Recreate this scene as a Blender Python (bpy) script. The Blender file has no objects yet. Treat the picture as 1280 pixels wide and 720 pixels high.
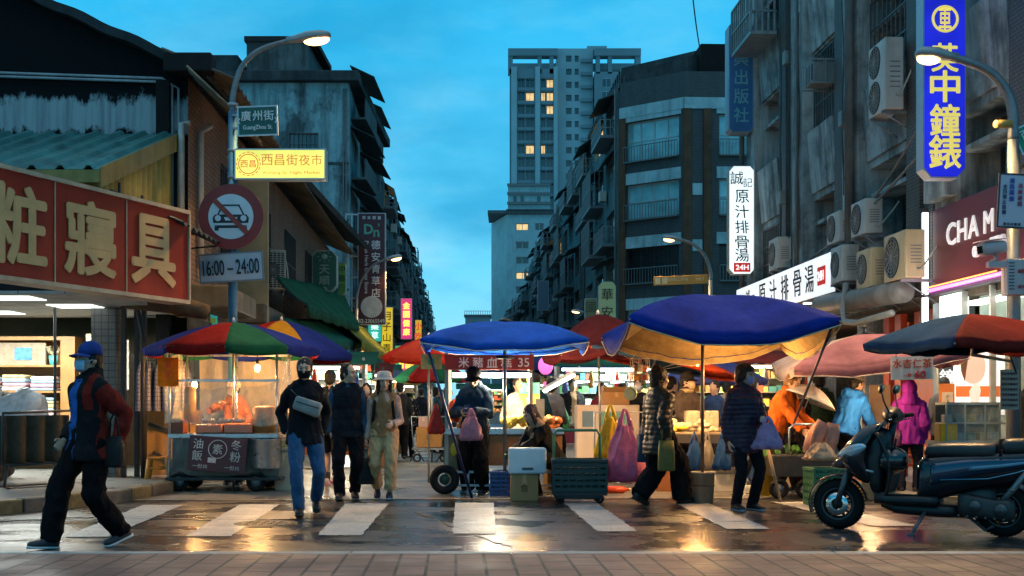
import bpy, math, random
import numpy as np
from mathutils import Vector, Matrix, noise as mnoise
random.seed(7)
PI=math.pi; R=math.radians
scene=bpy.context.scene
COL=scene.collection
F=1500.; HY=506.; CH=1.2
TH=math.atan(70/1500.)
cT,sT=math.cos(TH),math.sin(TH)
def W(px,py,d): return Vector(((px-640)/F*d,d,CH+(HY-py)/F*d))
def D(py,z=0.): return (CH-z)*F/(py-HY)
def G(px,py,z=0.):
    d=D(py,z); return Vector(((px-640)/F*d,d,z))
def S(a,s,z=0.): return Vector((a*cT-s*sT,a*sT+s*cT,z))
# ---------------------------------------------------------------- objects
def tag(o,label,cat,group=None,kind=None):
    if label: o['label']=label
    if cat: o['category']=cat
    if group: o['group']=group
    if kind: o['kind']=kind
    return o
def thing(name,label,cat,loc=(0,0,0),rz=0.,group=None,scale=1.):
    o=bpy.data.objects.new(name,None); COL.objects.link(o)
    o.empty_display_size=.1
    o.location=loc; o.rotation_euler=(0,0,rz); o.scale=(scale,)*3
    return tag(o,label,cat,group)
KIDS={}
def adopt(c,p):
    c.parent=p; KIDS.setdefault(p.name,[]).append(c)
def copy_tree(o,parent=None):
    c=o.copy(); COL.objects.link(c)
    if parent is not None: adopt(c,parent)
    for k in list(KIDS.get(o.name,[])): copy_tree(k,c)
    return c
def rotm(rx=0,ry=0,rz=0): return (Matrix.Rotation(rz,4,'Z')@Matrix.Rotation(ry,4,'Y')@Matrix.Rotation(rx,4,'X'))
class MB:
    def __init__(s): s.v=[];s.f=[];s.m=[];s.sm=[]
    def add(s,vs,fs,mi=0,smooth=False,T=None):
        n=len(s.v)
        if T is not None: vs=[T@Vector(q) for q in vs]
        s.v+= [tuple(q) for q in vs]
        for f in fs: s.f.append(tuple(i+n for i in f)); s.m.append(mi); s.sm.append(smooth)
        return s
    def box(s,c,d,mi=0,T=None,rz=0,rx=0,ry=0):
        x,y,z=d[0]/2,d[1]/2,d[2]/2
        M=Matrix.Translation(c)@rotm(rx,ry,rz)
        if T is not None: M=T@M
        vs=[(-x,-y,-z),(x,-y,-z),(x,y,-z),(-x,y,-z),(-x,-y,z),(x,-y,z),(x,y,z),(-x,y,z)]
        return s.add(vs,[(3,2,1,0),(4,5,6,7),(0,1,5,4),(1,2,6,5),(2,3,7,6),(3,0,4,7)],mi,False,M)
    def b2(s,a,b,mi=0,T=None):
        a,b=[min(p,q) for p,q in zip(a,b)],[max(p,q) for p,q in zip(a,b)]
        return s.box([(p+q)/2 for p,q in zip(a,b)],[q-p for p,q in zip(a,b)],mi,T)
    def tube(s,pts,r,n=8,mi=0,T=None,caps=True,flat=1.):
        pts=[Vector(p) for p in pts]
        k=len(pts); rs=r if isinstance(r,(list,tuple)) else [r]*k
        vs=[];fs=[]; up=None
        for i,p in enumerate(pts):
            t=(pts[min(i+1,k-1)]-pts[max(i-1,0)])
            if t.length<1e-9: t=Vector((0,0,1))
            t.normalize()
            if up is None:
                up=Vector((0,0,1)) if abs(t.z)<.9 else Vector((0,1,0))
            a=t.cross(up)
            if a.length<1e-6: a=t.orthogonal()
            a.normalize(); b=a.cross(t).normalized(); up=b
            for j in range(n):
                w=2*PI*j/n; vs.append(p+(a*math.cos(w)+b*math.sin(w)*flat)*rs[i])
        for i in range(k-1):
            for j in range(n):
                q=(j+1)%n; fs.append((i*n+j,i*n+q,(i+1)*n+q,(i+1)*n+j))
        if caps: fs.append(tuple(range(n))[::-1]); fs.append(tuple((k-1)*n+j for j in range(n)))
        return s.add(vs,fs,mi,n>4,T)
    def lathe(s,prof,n=16,mi=0,T=None,smooth=True,c=(0,0,0),arc=2*PI):
        vs=[];fs=[];k=len(prof); full=abs(arc-2*PI)<1e-6; m=n if full else n+1
        for j in range(m):
            w=arc*j/n
            for r,z in prof: vs.append((c[0]+r*math.cos(w),c[1]+r*math.sin(w),c[2]+z))
        for j in range(n):
            q=(j+1)%m
            for i in range(k-1): fs.append((j*k+i,q*k+i,q*k+i+1,j*k+i+1))
        return s.add(vs,fs,mi,smooth,T)
    def ell(s,c,r,n=14,m=8,mi=0,T=None,rot=None,p=1.):
        vs=[];fs=[]
        M=Matrix.Translation(c)
        if rot is not None: M=M@rot
        if T is not None: M=T@M
        def sp(x): return math.copysign(abs(x)**p,x)
        for i in range(1,m):
            t=PI*i/m
            for j in range(n):
                w=2*PI*j/n; vs.append((r[0]*sp(math.sin(t))*sp(math.cos(w)),r[1]*sp(math.sin(t))*sp(math.sin(w)),r[2]*sp(math.cos(t))))
        vs+= [(0,0,r[2]),(0,0,-r[2])]; a=len(vs)-2;b=a+1
        for i in range(m-2):
            for j in range(n):
                q=(j+1)%n; fs.append((i*n+j,(i+1)*n+j,(i+1)*n+q,i*n+q))
        for j in range(n):
            q=(j+1)%n; fs.append((a,j,q)); fs.append((b,(m-2)*n+q,(m-2)*n+j))
        return s.add(vs,fs,mi,True,M)
    def prism(s,poly,y0,y1,mi=0,T=None,smooth=False):
        # polygon in XZ extruded along Y
        n=len(poly); vs=[(x,y0,z) for x,z in poly]+[(x,y1,z) for x,z in poly]
        fs=[tuple(range(n)),tuple(range(n,2*n))[::-1]]
        for i in range(n):
            q=(i+1)%n; fs.append((i,i+n,q+n,q))
        return s.add(vs,fs,mi,smooth,T)
    def grid(s,fn,nu,nv,mi=0,T=None,smooth=True,wrap=False):
        vs=[fn(i/nu,j/nv) for i in range(nu+(0 if wrap else 1)) for j in range(nv+1)]
        fs=[]; k=nu if wrap else nu+1
        for i in range(nu):
            for j in range(nv):
                a=i*(nv+1)+j; b=((i+1)%k)*(nv+1)+j; fs.append((a,b,b+1,a+1))
        return s.add(vs,fs,mi,smooth,T)
    def quad(s,a,b,c,d,mi=0,T=None): return s.add([a,b,c,d],[(0,1,2,3)],mi,False,T)
    def torus(s,c,R_,r,n=28,m=10,mi=0,T=None,rot=None,flat=1.):
        M=Matrix.Translation(c)
        if rot is not None: M=M@rot
        if T is not None: M=T@M
        def fn(u,v):
            a=2*PI*u;b=2*PI*v
            return ((R_+r*math.cos(b))*math.cos(a),(R_+r*math.cos(b))*math.sin(a),r*flat*math.sin(b))
        return s.grid(fn,n,m,mi,M,True,wrap=True)
    def loft(s,secs,n=16,mi=0,T=None,axis='x',p=.75):
        # secs: (t, c1, c2, r1, r2): rings across axis t; c1,r1 lateral, c2,r2 vertical
        vs=[];fs=[]
        def sp(x): return math.copysign(abs(x)**p,x)
        for (t,c1,c2,r1,r2) in secs:
            for j in range(n):
                w=2*PI*j/n; a=c1+r1*sp(math.cos(w)); b=c2+r2*sp(math.sin(w))
                vs.append((t,a,b) if axis=='x' else ((a,t,b) if axis=='y' else (a,b,t)))
        k=len(secs)
        for i in range(k-1):
            for j in range(n):
                q=(j+1)%n; fs.append((i*n+j,i*n+q,(i+1)*n+q,(i+1)*n+j))
        fs.append(tuple(range(n))[::-1]); fs.append(tuple((k-1)*n+j for j in range(n)))
        return s.add(vs,fs,mi,True,T)
    def build(s,name,mats,parent=None,bevel=0,sub=0,label=None,T=None,solid=0,loc=None,rot=None):
        me=bpy.data.meshes.new(name)
        vs=s.v if T is None else [tuple(T@Vector(q)) for q in s.v]
        me.from_pydata(vs,[],s.f)
        if not isinstance(mats,(list,tuple)): mats=[mats]
        for m in mats: me.materials.append(m)
        me.polygons.foreach_set('material_index',s.m)
        me.polygons.foreach_set('use_smooth',s.sm)
        me.update()
        return link(name,me,parent,bevel,sub,label,solid,loc,rot)
def link(name,me,parent=None,bevel=0,sub=0,label=None,solid=0,loc=None,rot=None):
    o=bpy.data.objects.new(name,me); COL.objects.link(o)
    if loc is not None: o.location=loc
    if rot is not None: o.rotation_euler=rot
    if parent is not None: adopt(o,parent)
    if solid:
        q=o.modifiers.new('s','SOLIDIFY'); q.thickness=solid; q.offset=0
    if bevel:
        q=o.modifiers.new('b','BEVEL'); q.width=bevel; q.segments=2; q.limit_method='ANGLE'; q.angle_limit=R(40)
    if sub:
        q=o.modifiers.new('u','SUBSURF'); q.levels=sub; q.render_levels=sub
    if label: o['label']=label
    return o
# ---------------------------------------------------------------- text
TC={}
def text_geo(t,off=0.):
    key=(t,off)
    if key in TC: return TC[key]
    cu=bpy.data.curves.new('t','FONT'); cu.body=t; cu.size=1; cu.extrude=.02
    cu.resolution_u=3
    o=bpy.data.objects.new('t',cu); me=o.to_mesh()
    vs=[tuple(v.co) for v in me.vertices]; fs=[tuple(p.vertices) for p in me.polygons]
    o.to_mesh_clear(); bpy.data.objects.remove(o); bpy.data.curves.remove(cu)
    TC[key]=(vs,fs); return TC[key]
def put_text(mb,t,cx,cz,h,w=None,y=-.01,dep=.008,mi=0,off=0.,T=None,rot=0,shear=0.):
    # text in the XZ plane facing -Y, centred at cx,cz
    vs,fs=text_geo(t)
    if not vs: return
    a=np.array(vs); lo=a.min(0); hi=a.max(0); ce=(lo+hi)/2
    sc=h/max(hi[1]-lo[1]+2*off,1e-6); sx=sc if w is None else w/max(hi[0]-lo[0]+2*off,1e-6)
    cr,sr=math.cos(rot),math.sin(rot)
    sh=[(0,0)] if off<.003 else ([(-.7,-.7),(.7,.7),(-.7,.7),(.7,-.7)] if off<.014 else [(-.7,-.7),(.7,.7),(-.7,.7),(.7,-.7),(1,0),(-1,0),(0,1),(0,-1)])
    for q,(ox,oz) in enumerate(sh):
        out=[]
        for x,yy,z in vs:
            X=(x-ce[0]+ox*off)*sx; Z=(yy-ce[1]+oz*off)*sc; X+=shear*Z; X,Z=X*cr-Z*sr,X*sr+Z*cr
            out.append((cx+X,y-(z/.02)*dep/2-q*.0007,cz+Z))
        mb.add(out,fs,mi,False,T)
def col_text(mb,t,cx,ztop,h,step,**k):
    for i,c in enumerate(t):
        if c!=' ': put_text(mb,c,cx,ztop-h/2-i*step,h,**k)
def row_text(mb,t,cx,cz,h,step,**k):
    n=len(t)
    for i,c in enumerate(t):
        if c!=' ': put_text(mb,c,cx+(i-(n-1)/2)*step,cz,h,**k)
# ---------------------------------------------------------------- materials
MC={}
def nt(name):
    m=bpy.data.materials.new(name); m.use_nodes=True
    t=m.node_tree; b=t.nodes['Principled BSDF']; return m,t,b
def N(t,ty,**k):
    n=t.nodes.new(ty)
    for a,v in k.items():
        if a in n.inputs: n.inputs[a].default_value=v
        else: setattr(n,a,v)
    return n
def mixc(t,fac,a,b,bt='MIX'):
    n=t.nodes.new('ShaderNodeMix'); n.data_type='RGBA'; n.blend_type=bt
    def s(i,v):
        if hasattr(v,'node'): t.links.new(v,n.inputs[i])
        elif isinstance(v,(int,float)): n.inputs[i].default_value=v
        else: n.inputs[i].default_value=(*v[:3],1)
    s(0,fac); s(6,a); s(7,b); return n.outputs[2]
def ramp(t,src,*stops):
    n=t.nodes.new('ShaderNodeValToRGB'); e=n.color_ramp.elements
    while len(e)<len(stops): e.new(.5)
    for q,(p,c) in zip(e,stops):
        q.position=p; q.color=(c,c,c,1) if isinstance(c,(int,float)) else (*c[:3],1)
    t.links.new(src,n.inputs[0]); return n.outputs[0]
def coords(t,scale=(1,1,1),kind='Object'):
    c=t.nodes.new('ShaderNodeTexCoord'); mp=t.nodes.new('ShaderNodeMapping')
    mp.inputs['Scale'].default_value=scale; t.links.new(c.outputs[kind],mp.inputs[0]); return mp.outputs[0]
def noise_(t,vec,scale,detail=5,rough=.6):
    n=N(t,'ShaderNodeTexNoise'); n.inputs['Scale'].default_value=scale; n.inputs['Detail'].default_value=detail
    n.inputs['Roughness'].default_value=rough; t.links.new(vec,n.inputs['Vector']); return n.outputs[0]
def bump_(t,b,h,st=.3,dist=.02):
    n=t.nodes.new('ShaderNodeBump'); n.inputs['Strength'].default_value=st; n.inputs['Distance'].default_value=dist
    t.links.new(h,n.inputs['Height']); t.links.new(n.outputs[0],b.inputs['Normal'])
def mat(col,rough=.6,metal=0.,var=.18,scale=6.,bump=.0,emit=0.,ecol=None,trans=0.,alpha=1.,coat=0.,streak=0.,spec=.5,bsc=None,stretch=(1,1,1),dirt=None,name='m',ev=.0):
    key=(tuple(col),rough,metal,var,scale,bump,emit,ecol,trans,alpha,coat,streak,spec,bsc,stretch,dirt,ev)
    if key in MC: return MC[key]
    m,t,b=nt(name)
    v=coords(t,stretch); n1=noise_(t,v,scale)
    lo=[c*(1-var) for c in col]; hi=[min(1,c*(1+var)) for c in col]
    c=mixc(t,ramp(t,n1,(.3,0.),(.7,1.)),lo,hi)
    if streak:
        v2=coords(t,(1.5,1.5,.12)); n2=noise_(t,v2,2.2,6,.65)
        c=mixc(t,ramp(t,n2,(.45,0.),(.68,streak)),c,dirt or [q*.25 for q in col])
        n3=noise_(t,coords(t),.55,6,.7)
        c=mixc(t,ramp(t,n3,(.48,0.),(.62,streak*.8)),c,dirt or [q*.3 for q in col])
    t.links.new(c,b.inputs['Base Color'])
    r=ramp(t,n1,(.2,max(0.,rough-.1)),(.8,min(1.,rough+.1))); t.links.new(r,b.inputs['Roughness'])
    b.inputs['Metallic'].default_value=metal; b.inputs['Specular IOR Level'].default_value=spec if rough<.7 or spec!=.5 else .18
    if trans: b.inputs['Transmission Weight'].default_value=trans
    if alpha<1: b.inputs['Alpha'].default_value=alpha
    if coat: b.inputs['Coat Weight'].default_value=coat; b.inputs['Coat Roughness'].default_value=.08
    if emit:
        b.inputs['Emission Strength'].default_value=emit
        if ev:
            e=mixc(t,ramp(t,noise_(t,coords(t),1.3,3),(.3,0.),(.7,1.)),[q*(1-ev) for q in (ecol or col)],ecol or col)
            t.links.new(e,b.inputs['Emission Color'])
        else: b.inputs['Emission Color'].default_value=(*(ecol or col)[:3],1)
    if bump: bump_(t,b,noise_(t,v,bsc or scale*4,6,.6),bump,.02)
    MC[key]=m; return m
def tiles(c1,c2,mortar,w=.2,h=.1,gap=.006,rough=.6,off=.5,bump=.4,plane='xz',streak=0.,grime=None,rot=0.,nz=.25,rlo=None,name='tile'):
    key=('tiles',tuple(c1),tuple(c2),w,h,gap,plane,streak,rough,off,rot)
    if key in MC: return MC[key]
    m,t,b=nt(name)
    tc=t.nodes.new('ShaderNodeTexCoord')
    sep=t.nodes.new('ShaderNodeSeparateXYZ'); t.links.new(tc.outputs['Object'],sep.inputs[0])
    cmb=t.nodes.new('ShaderNodeCombineXYZ')
    if plane=='any':
        ad=t.nodes.new('ShaderNodeMath'); ad.operation='ADD'
        t.links.new(sep.outputs[0],ad.inputs[0]); t.links.new(sep.outputs[1],ad.inputs[1]); t.links.new(ad.outputs[0],cmb.inputs[0]); t.links.new(sep.outputs[2],cmb.inputs[1])
    else:
        ix={'x':0,'y':1,'z':2}
        t.links.new(sep.outputs[ix[plane[0]]],cmb.inputs[0]); t.links.new(sep.outputs[ix[plane[1]]],cmb.inputs[1])
    mp=t.nodes.new('ShaderNodeMapping'); mp.inputs['Rotation'].default_value=(0,0,rot); t.links.new(cmb.outputs[0],mp.inputs[0])
    br=t.nodes.new('ShaderNodeTexBrick'); t.links.new(mp.outputs[0],br.inputs['Vector'])
    br.offset=off
    br.inputs['Color1'].default_value=(*c1,1);br.inputs['Color2'].default_value=(*c2,1);br.inputs['Mortar'].default_value=(*mortar,1)
    br.inputs['Scale'].default_value=1; br.inputs['Brick Width'].default_value=w; br.inputs['Row Height'].default_value=h
    br.inputs['Mortar Size'].default_value=gap; br.inputs['Mortar Smooth'].default_value=.2
    n1=noise_(t,coords(t),3.,8,.65)
    c=mixc(t,ramp(t,n1,(.35,0.),(.7,nz*2)),br.outputs['Color'],[q*.35 for q in c1])
    if streak:
        n2=noise_(t,coords(t,(1.5,1.5,.12)),2.2,6,.65)
        c=mixc(t,ramp(t,n2,(.42,0.),(.68,streak)),c,grime or [q*.2 for q in c1])
    t.links.new(c,b.inputs['Base Color'])
    if rlo is not None:
        t.links.new(ramp(t,noise_(t,coords(t),1.2,5,.6),(.35,rlo),(.65,rough)),b.inputs['Roughness'])
    else: b.inputs['Roughness'].default_value=rough
    inv=N(t,'ShaderNodeMath',operation='SUBTRACT'); inv.inputs[0].default_value=1; t.links.new(br.outputs['Fac'],inv.inputs[1])
    bump_(t,b,inv.outputs[0],bump,.01)
    MC[key]=m; return m
def glassm(col,rough=.06,name='glass'):
    return mat(col,rough,0,.12,2.,spec=.9,coat=.6,name=name)
def sheet(col,alpha,rough=.25,name='plastic sheet'):
    key=('sheet',tuple(col),alpha,rough)
    if key in MC: return MC[key]
    m,t,b=nt(name)
    n1=noise_(t,coords(t,(1,1,.5)),7.,6,.65)
    t.links.new(ramp(t,n1,(.35,max(0,alpha-.15)),(.75,min(1,alpha+.3))),b.inputs['Alpha'])
    b.inputs['Base Color'].default_value=(*col,1); b.inputs['Roughness'].default_value=rough
    bump_(t,b,n1,.8,.05)
    MC[key]=m; return m
def cloth(col,rough=.85,fold=.0,bump=.25,trans=0.,name='fabric',sc=60.,bk=None):
    key=('cloth',tuple(col),rough,bump,trans,bk)
    if key in MC: return MC[key]
    m,t,b=nt(name)
    n1=noise_(t,coords(t),9.,6,.65); c=mixc(t,ramp(t,n1,(.3,0.),(.7,1.)),[q*.72 for q in col],[min(1,q*1.2) for q in col])
    t.links.new(c,b.inputs['Base Color']); b.inputs['Roughness'].default_value=rough
    b.inputs['Specular IOR Level'].default_value=.3 if rough<.7 else .12
    n2=noise_(t,coords(t,(1,1,.55)),11.,5,.55); n3=noise_(t,coords(t),sc,3,.6); bump_(t,b,mixc(t,.25,n2,n3),min(1.,bump*2.2),.035)
    if trans:
        tr=t.nodes.new('ShaderNodeBsdfTranslucent'); mx=t.nodes.new('ShaderNodeMixShader'); mx.inputs[0].default_value=trans
        if bk: tr.inputs[0].default_value=(*bk,1)
        else: t.links.new(c,tr.inputs[0])
        out=t.nodes['Material Output']; t.links.new(b.outputs[0],mx.inputs[1]); t.links.new(tr.outputs[0],mx.inputs[2]); t.links.new(mx.outputs[0],out.inputs[0])
    MC[key]=m; return m
BLK=lambda v=.012,r=.5: mat((v,v,v*1.05),r,0,.3,8.,name='black')
STEEL=lambda: mat((.55,.56,.57),.3,.9,.15,8.,name='steel')
GALV=lambda: mat((.32,.34,.36),.45,.7,.25,9.,bump=.05,streak=.3,name='galvanised')
WHITE=lambda: mat((.78,.78,.75),.5,0,.06,5.,streak=.15,name='white')
def emis(col,st,name='lit'):
    return mat(col,.5,0,.0,3.,emit=st,ecol=tuple(col),name=name)
# ---------------------------------------------------------------- people
def remesh(mb,vox,smooth=3):
    me=bpy.data.meshes.new('tmp'); me.from_pydata(mb.v,[],mb.f)
    o=bpy.data.objects.new('tmp',me); COL.objects.link(o)
    q=o.modifiers.new('r','REMESH'); q.mode='VOXEL'; q.voxel_size=vox
    if smooth:
        q=o.modifiers.new('s','SMOOTH'); q.factor=.5; q.iterations=smooth
    dg=bpy.context.evaluated_depsgraph_get(); dg.update()
    out=bpy.data.meshes.new_from_object(o.evaluated_get(dg))
    bpy.data.objects.remove(o); bpy.data.meshes.remove(me)
    out.polygons.foreach_set('use_smooth',[True]*len(out.polygons))
    return out
def fold(me,amp,freq=9.,stretch=(1,1,.45),quilt=None,paint=None,inset=None,seed=0.):
    me.update(); amp*=1.4
    n=len(me.vertices); co=np.zeros(n*3); me.vertices.foreach_get('co',co); co=co.reshape(-1,3)
    no=np.array([v.normal[:] for v in me.vertices]); d=np.zeros(n)
    for i in range(n):
        p=co[i]; v=Vector((p[0]*freq*stretch[0]+seed,p[1]*freq*stretch[1],p[2]*freq*stretch[2]+p[0]*freq*.35))
        a=mnoise.noise(v); b=mnoise.noise(v*2.3)
        d[i]=amp*((1-abs(a)*2.6)*.75+b*.5)
    if quilt:
        q,ph=quilt; z=(co[:,2]+.08*co[:,1])/q
        d+=.011*(np.abs(np.sin(z*PI))**.6-.6)
    if inset is not None:
        d+=np.array([inset(p) for p in co])
    co=co+no*d[:,None]; me.vertices.foreach_set('co',co.reshape(-1))
    if paint is not None:
        for p in me.polygons: p.material_index=paint(p.center)
    me.update()
def ik(a,b,l1,l2,pole):
    a=Vector(a);b=Vector(b); d=b-a; L=d.length; m=(l1+l2)*.999
    if L>m: b=a+d*(m/L); d=b-a; L=m
    c=max(-1,min(1,(l1*l1+L*L-l2*l2)/(2*l1*L))); dn=d.normalized()
    pl=Vector(pole)-dn*Vector(pole).dot(dn)
    if pl.length<1e-5: pl=dn.orthogonal()
    pl.normalize()
    return a+dn*(l1*c)+pl*(l1*math.sqrt(max(0,1-c*c))),b
HX=.86
def person(label,loc,yaw,h=1.7,group=None,vox=.012,pel=(0,0,.905),lean=0,side=0,twist=0,head=(0,0,0),feet=(((.09,0,0),0,0),((-.09,0,0),0,0)),
           hands=((.24,-.03,.80),(-.24,-.03,.80)),curl=(.7,.7),palm=None,skin=(.50,.31,.21),hair=(.012,.011,.010),hairstyle='short',top=None,bottom=None,shoes=(.02,.02,.02),sole=(.5,.5,.48),
           hat=None,mask=None,apron=None,pole=((.5,1,-.3),(-.5,1,-.3)),kpole=(0,-1,0),strap=None,glasses=False,far=False,scarf=None,backpack=None,gloves=None,sock=None):
    rt=thing('person',label,'person',loc,yaw,group,h/1.7)
    skm=mat(skin,.5,0,.08,14.,bump=.08,name='skin')
    hands=[(x*HX if abs(x)>.19 else x,y,z) for x,y,z in hands]
    P=Vector(pel); Tm=Matrix.Translation(P)@Matrix.Rotation(side,4,'Y')@Matrix.Rotation(lean,4,'X')@Matrix.Rotation(twist*.6,4,'Z')
    Ts=Matrix.Translation(P)@Matrix.Rotation(side,4,'Y')@Matrix.Rotation(lean,4,'X')@Matrix.Rotation(twist,4,'Z')
    TL=.50
    nb=Ts@Vector((0,.01,TL)); sh=[Ts@Vector((s*.16,.0,TL-.085)) for s in (1,-1)]
    hp=[P+Matrix.Rotation(twist*.2,3,'Z')@Vector((s*.088,0,-.03)) for s in (1,-1)]
    # head frame
    hy,hpit,hrol=head
    Hm=Matrix.Translation(nb+(Ts.to_3x3()@Vector((0,0,.055))))@Matrix.Rotation(lean*.35,4,'X')@Matrix.Rotation(hy+twist*.5,4,'Z')@Matrix.Rotation(hrol,4,'Y')@Matrix.Rotation(hpit,4,'X')@Matrix.Translation((0,-.018,.108))
    ank=[];kn=[];fm=[]
    for i in (0,1):
        (fx,fy,fz),fyaw,fp=feet[i]
        M=Matrix.Translation((fx,fy,fz))@Matrix.Rotation(fyaw,4,'Z')@Matrix.Translation((0,-.14*(1 if fp>0 else 0),0))@Matrix.Rotation(fp,4,'X')@Matrix.Translation((0,.14*(1 if fp>0 else 0),0))
        a=M@Vector((0,.0,.085)); k,a2=ik(hp[i],a,.43,.415,Vector(kpole)+Vector((.15*(1-2*i),0,0)))
        kn.append(k);ank.append(a2);fm.append(M)
    el=[];wr=[]
    for i in (0,1):
        e,w=ik(sh[i],hands[i],.285,.25,pole[i]); el.append(e);wr.append(w)
    RG=[(-.14,.15,.105),(-.04,.168,.118),(.08,.155,.11),(.2,.14,.10),(.3,.145,.108),(.38,.158,.112),(.425,.145,.098),(.465,.10,.078),(.50,.058,.056)]
    if far==False or True:
        b=MB()
        b.loft([(t,0,0,rx*.93,ry*.93) for t,rx,ry in RG],14,0,Tm,'z',.85)
        for i,s in enumerate((1,-1)):
            b.tube([sh[i],(sh[i]+el[i])/2,el[i],(el[i]+wr[i])/2,wr[i]],[.05,.046,.038,.036,.026],9)
            b.tube([nb+Vector((0,.01,.015)),nb+(sh[i]-nb)*.55+Vector((0,0,.022)),sh[i]+Vector((0,0,.01))],[.05,.055,.05],9); b.ell(sh[i],(.056,.056,.056),10,6); b.ell(el[i],(.038,.038,.038),8,6)
            b.tube([hp[i]+Vector((0,0,.04)),(hp[i]+kn[i])/2,kn[i],kn[i]*.6+ank[i]*.4,ank[i]],[.085,.076,.054,.053,.036],9)
            b.ell(kn[i],(.054,.054,.054),8,6)
            b.loft([(-.15,0,.03,.03,.02),(-.08,0,.035,.04,.03),(.0,0,.05,.035,.045),(.05,0,.04,.03,.03)],8,0,fm[i],'y')
            # hand
            f=(wr[i]-el[i]).normalized()
            pn=Vector(palm[i]) if palm else Vector((-s*.9,-.3,0)); pn=(pn-f*pn.dot(f))
            if pn.length<1e-3: pn=f.orthogonal()
            pn.normalize(); sd=f.cross(pn).normalized()
            if sd.dot(Vector((0,-1,0)))<0: sd=-sd      # thumb side points forward
            w0=wr[i]
            M3=Matrix((sd,pn,f)).transposed().to_4x4()
            b.ell(w0+f*.045,(.042,.017,.05),10,6,0,None,M3)
            c=curl[i]
            if vox<.02:
                for q,(o,l) in enumerate(((.031,.070),(.011,.078),(-.010,.072),(-.030,.058))):
                    r0=w0+f*.082+sd*o; d1=(f*math.cos(c*.6)+pn*math.sin(c*.6)); d2=(f*math.cos(c*1.5)+pn*math.sin(c*1.5)); d3=(f*math.cos(c*2.3)+pn*math.sin(c*2.3))
                    p1=r0+d1*l*.45; p2=p1+d2*l*.33; p3=p2+d3*l*.27
                    b.tube([r0-f*.02,r0,p1,p2,p3],[.0095,.0095,.009,.0085,.007],7)
                t0=w0+f*.02+sd*.03; t1=t0+(sd*.75+f*.65+pn*.25)*.035; t2=t1+(f*.85+sd*.2+pn*.5)*.032; t3=t2+(f*.8+pn*.6)*.022
                b.tube([w0+f*.015+sd*.012,t0,t1,t2,t3],[.014,.014,.0115,.010,.008],7)
        b.tube([nb-Vector((0,0,.03)),nb+(Hm@Vector((0,.015,-.06))-nb)*.5,Hm@Vector((0,.02,-.05))],[.06,.053,.053],12)
        b.ell((0,.012,.02),(.076,.096,.105),18,12,0,Hm); b.ell((0,-.022,-.05),(.056,.066,.066),16,10,0,Hm)
        b.ell((0,-.05,-.02),(.062,.045,.06),14,8,0,Hm)
        b.ell((0,-.07,-.092),(.026,.024,.02),10,6,0,Hm)
        b.tube([(0,-.093,.018),(0,-.108,-.018)],[.010,.017],8,0,Hm); b.ell((0,-.108,-.026),(.020,.016,.013),8,6,0,Hm)
        for s in (1,-1): b.ell((s*.042,-.066,-.022),(.024,.022,.022),10,6,0,Hm)
        b.ell((0,-.092,-.056),(.025,.011,.007),8,6,0,Hm); b.ell((0,-.09,-.068),(.022,.011,.008),8,6,0,Hm)
        b.ell((0,-.083,.035),(.05,.016,.012),10,6,0,Hm)
        for s in (1,-1): b.ell((s*.077,.015,-.008),(.010,.02,.032),8,6,0,Hm,rotm(0,0,s*.25))
        me=remesh(b,vox*.8 if vox<.02 else vox,2 if vox<.02 else 1)
        ml=[skm]
        me.materials.append(skm)
        if gloves: 
            me.materials.append(cloth(gloves,.6)); wl=[w.copy() for w in wr]; ff=[(wr[i]-el[i]).normalized() for i in (0,1)]
            for p in me.polygons:
                for i in (0,1):
                    if (p.center-wl[i]).length<.22 and (p.center-wl[i]).dot(ff[i])>-.02: p.material_index=1
        link('body',me,rt)
    if vox<.02:
        for s in (1,-1):
            e=MB()
            e.ell((s*.031,-.0835,.008),(.0165,.009,.0075),10,6,0,Hm); e.ell((s*.031,-.0905,.008),(.0072,.004,.0066),8,6,1,Hm)
            e.tube([(s*.012,-.0985,.032),(s*.032,-.099,.037),(s*.05,-.088,.031)],[.0035,.0045,.003],6,1,Hm)
            e.tube([(s*.014,-.092,.015),(s*.031,-.0945,.0175),(s*.048,-.086,.013)],[.002,.003,.002],5,1,Hm)
            e.build('eye',[mat((.6,.57,.53),.3,0,.02,name='eye'),mat((.012,.01,.009),.5,0,.1,name='iris')],rt)
        if not mask:
            e=MB(); e.ell((0,-.0995,-.056),(.021,.006,.0045),8,6,0,Hm); e.ell((0,-.098,-.0665),(.018,.006,.0055),8,6,0,Hm)
            e.build('lips',mat((.36,.13,.11),.45,0,.1,name='lip'),rt)
    # hair
    hm=cloth(hair,.5,name='hair',bump=.5)
    hb=MB()
    if hairstyle!='none':
        hb.ell((0,.024,.032),(.086,.1,.106),18,12,0,Hm)
        cutz=.02
        if hairstyle in('short','bald'):
            hb.ell((0,.06,-.02),(.073,.062,.08),14,8,0,Hm)
        if hairstyle=='mop':
            hb.ell((0,.02,.05),(.098,.11,.105),16,10,0,Hm); hb.ell((0,.055,-.03),(.09,.072,.09),14,8,0,Hm); hb.ell((0,-.06,.075),(.075,.04,.04),12,8,0,Hm)
            for s in (1,-1): hb.ell((s*.075,-.005,-.0),(.02,.05,.06),10,6,0,Hm)
        if hairstyle=='bun':
            hb.ell((0,.03,.045),(.105,.118,.115),16,10,0,Hm); hb.ell((0,.07,-.03),(.09,.07,.09),14,8,0,Hm); hb.ell((0,.05,.13),(.065,.065,.05),12,8,0,Hm)
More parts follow.
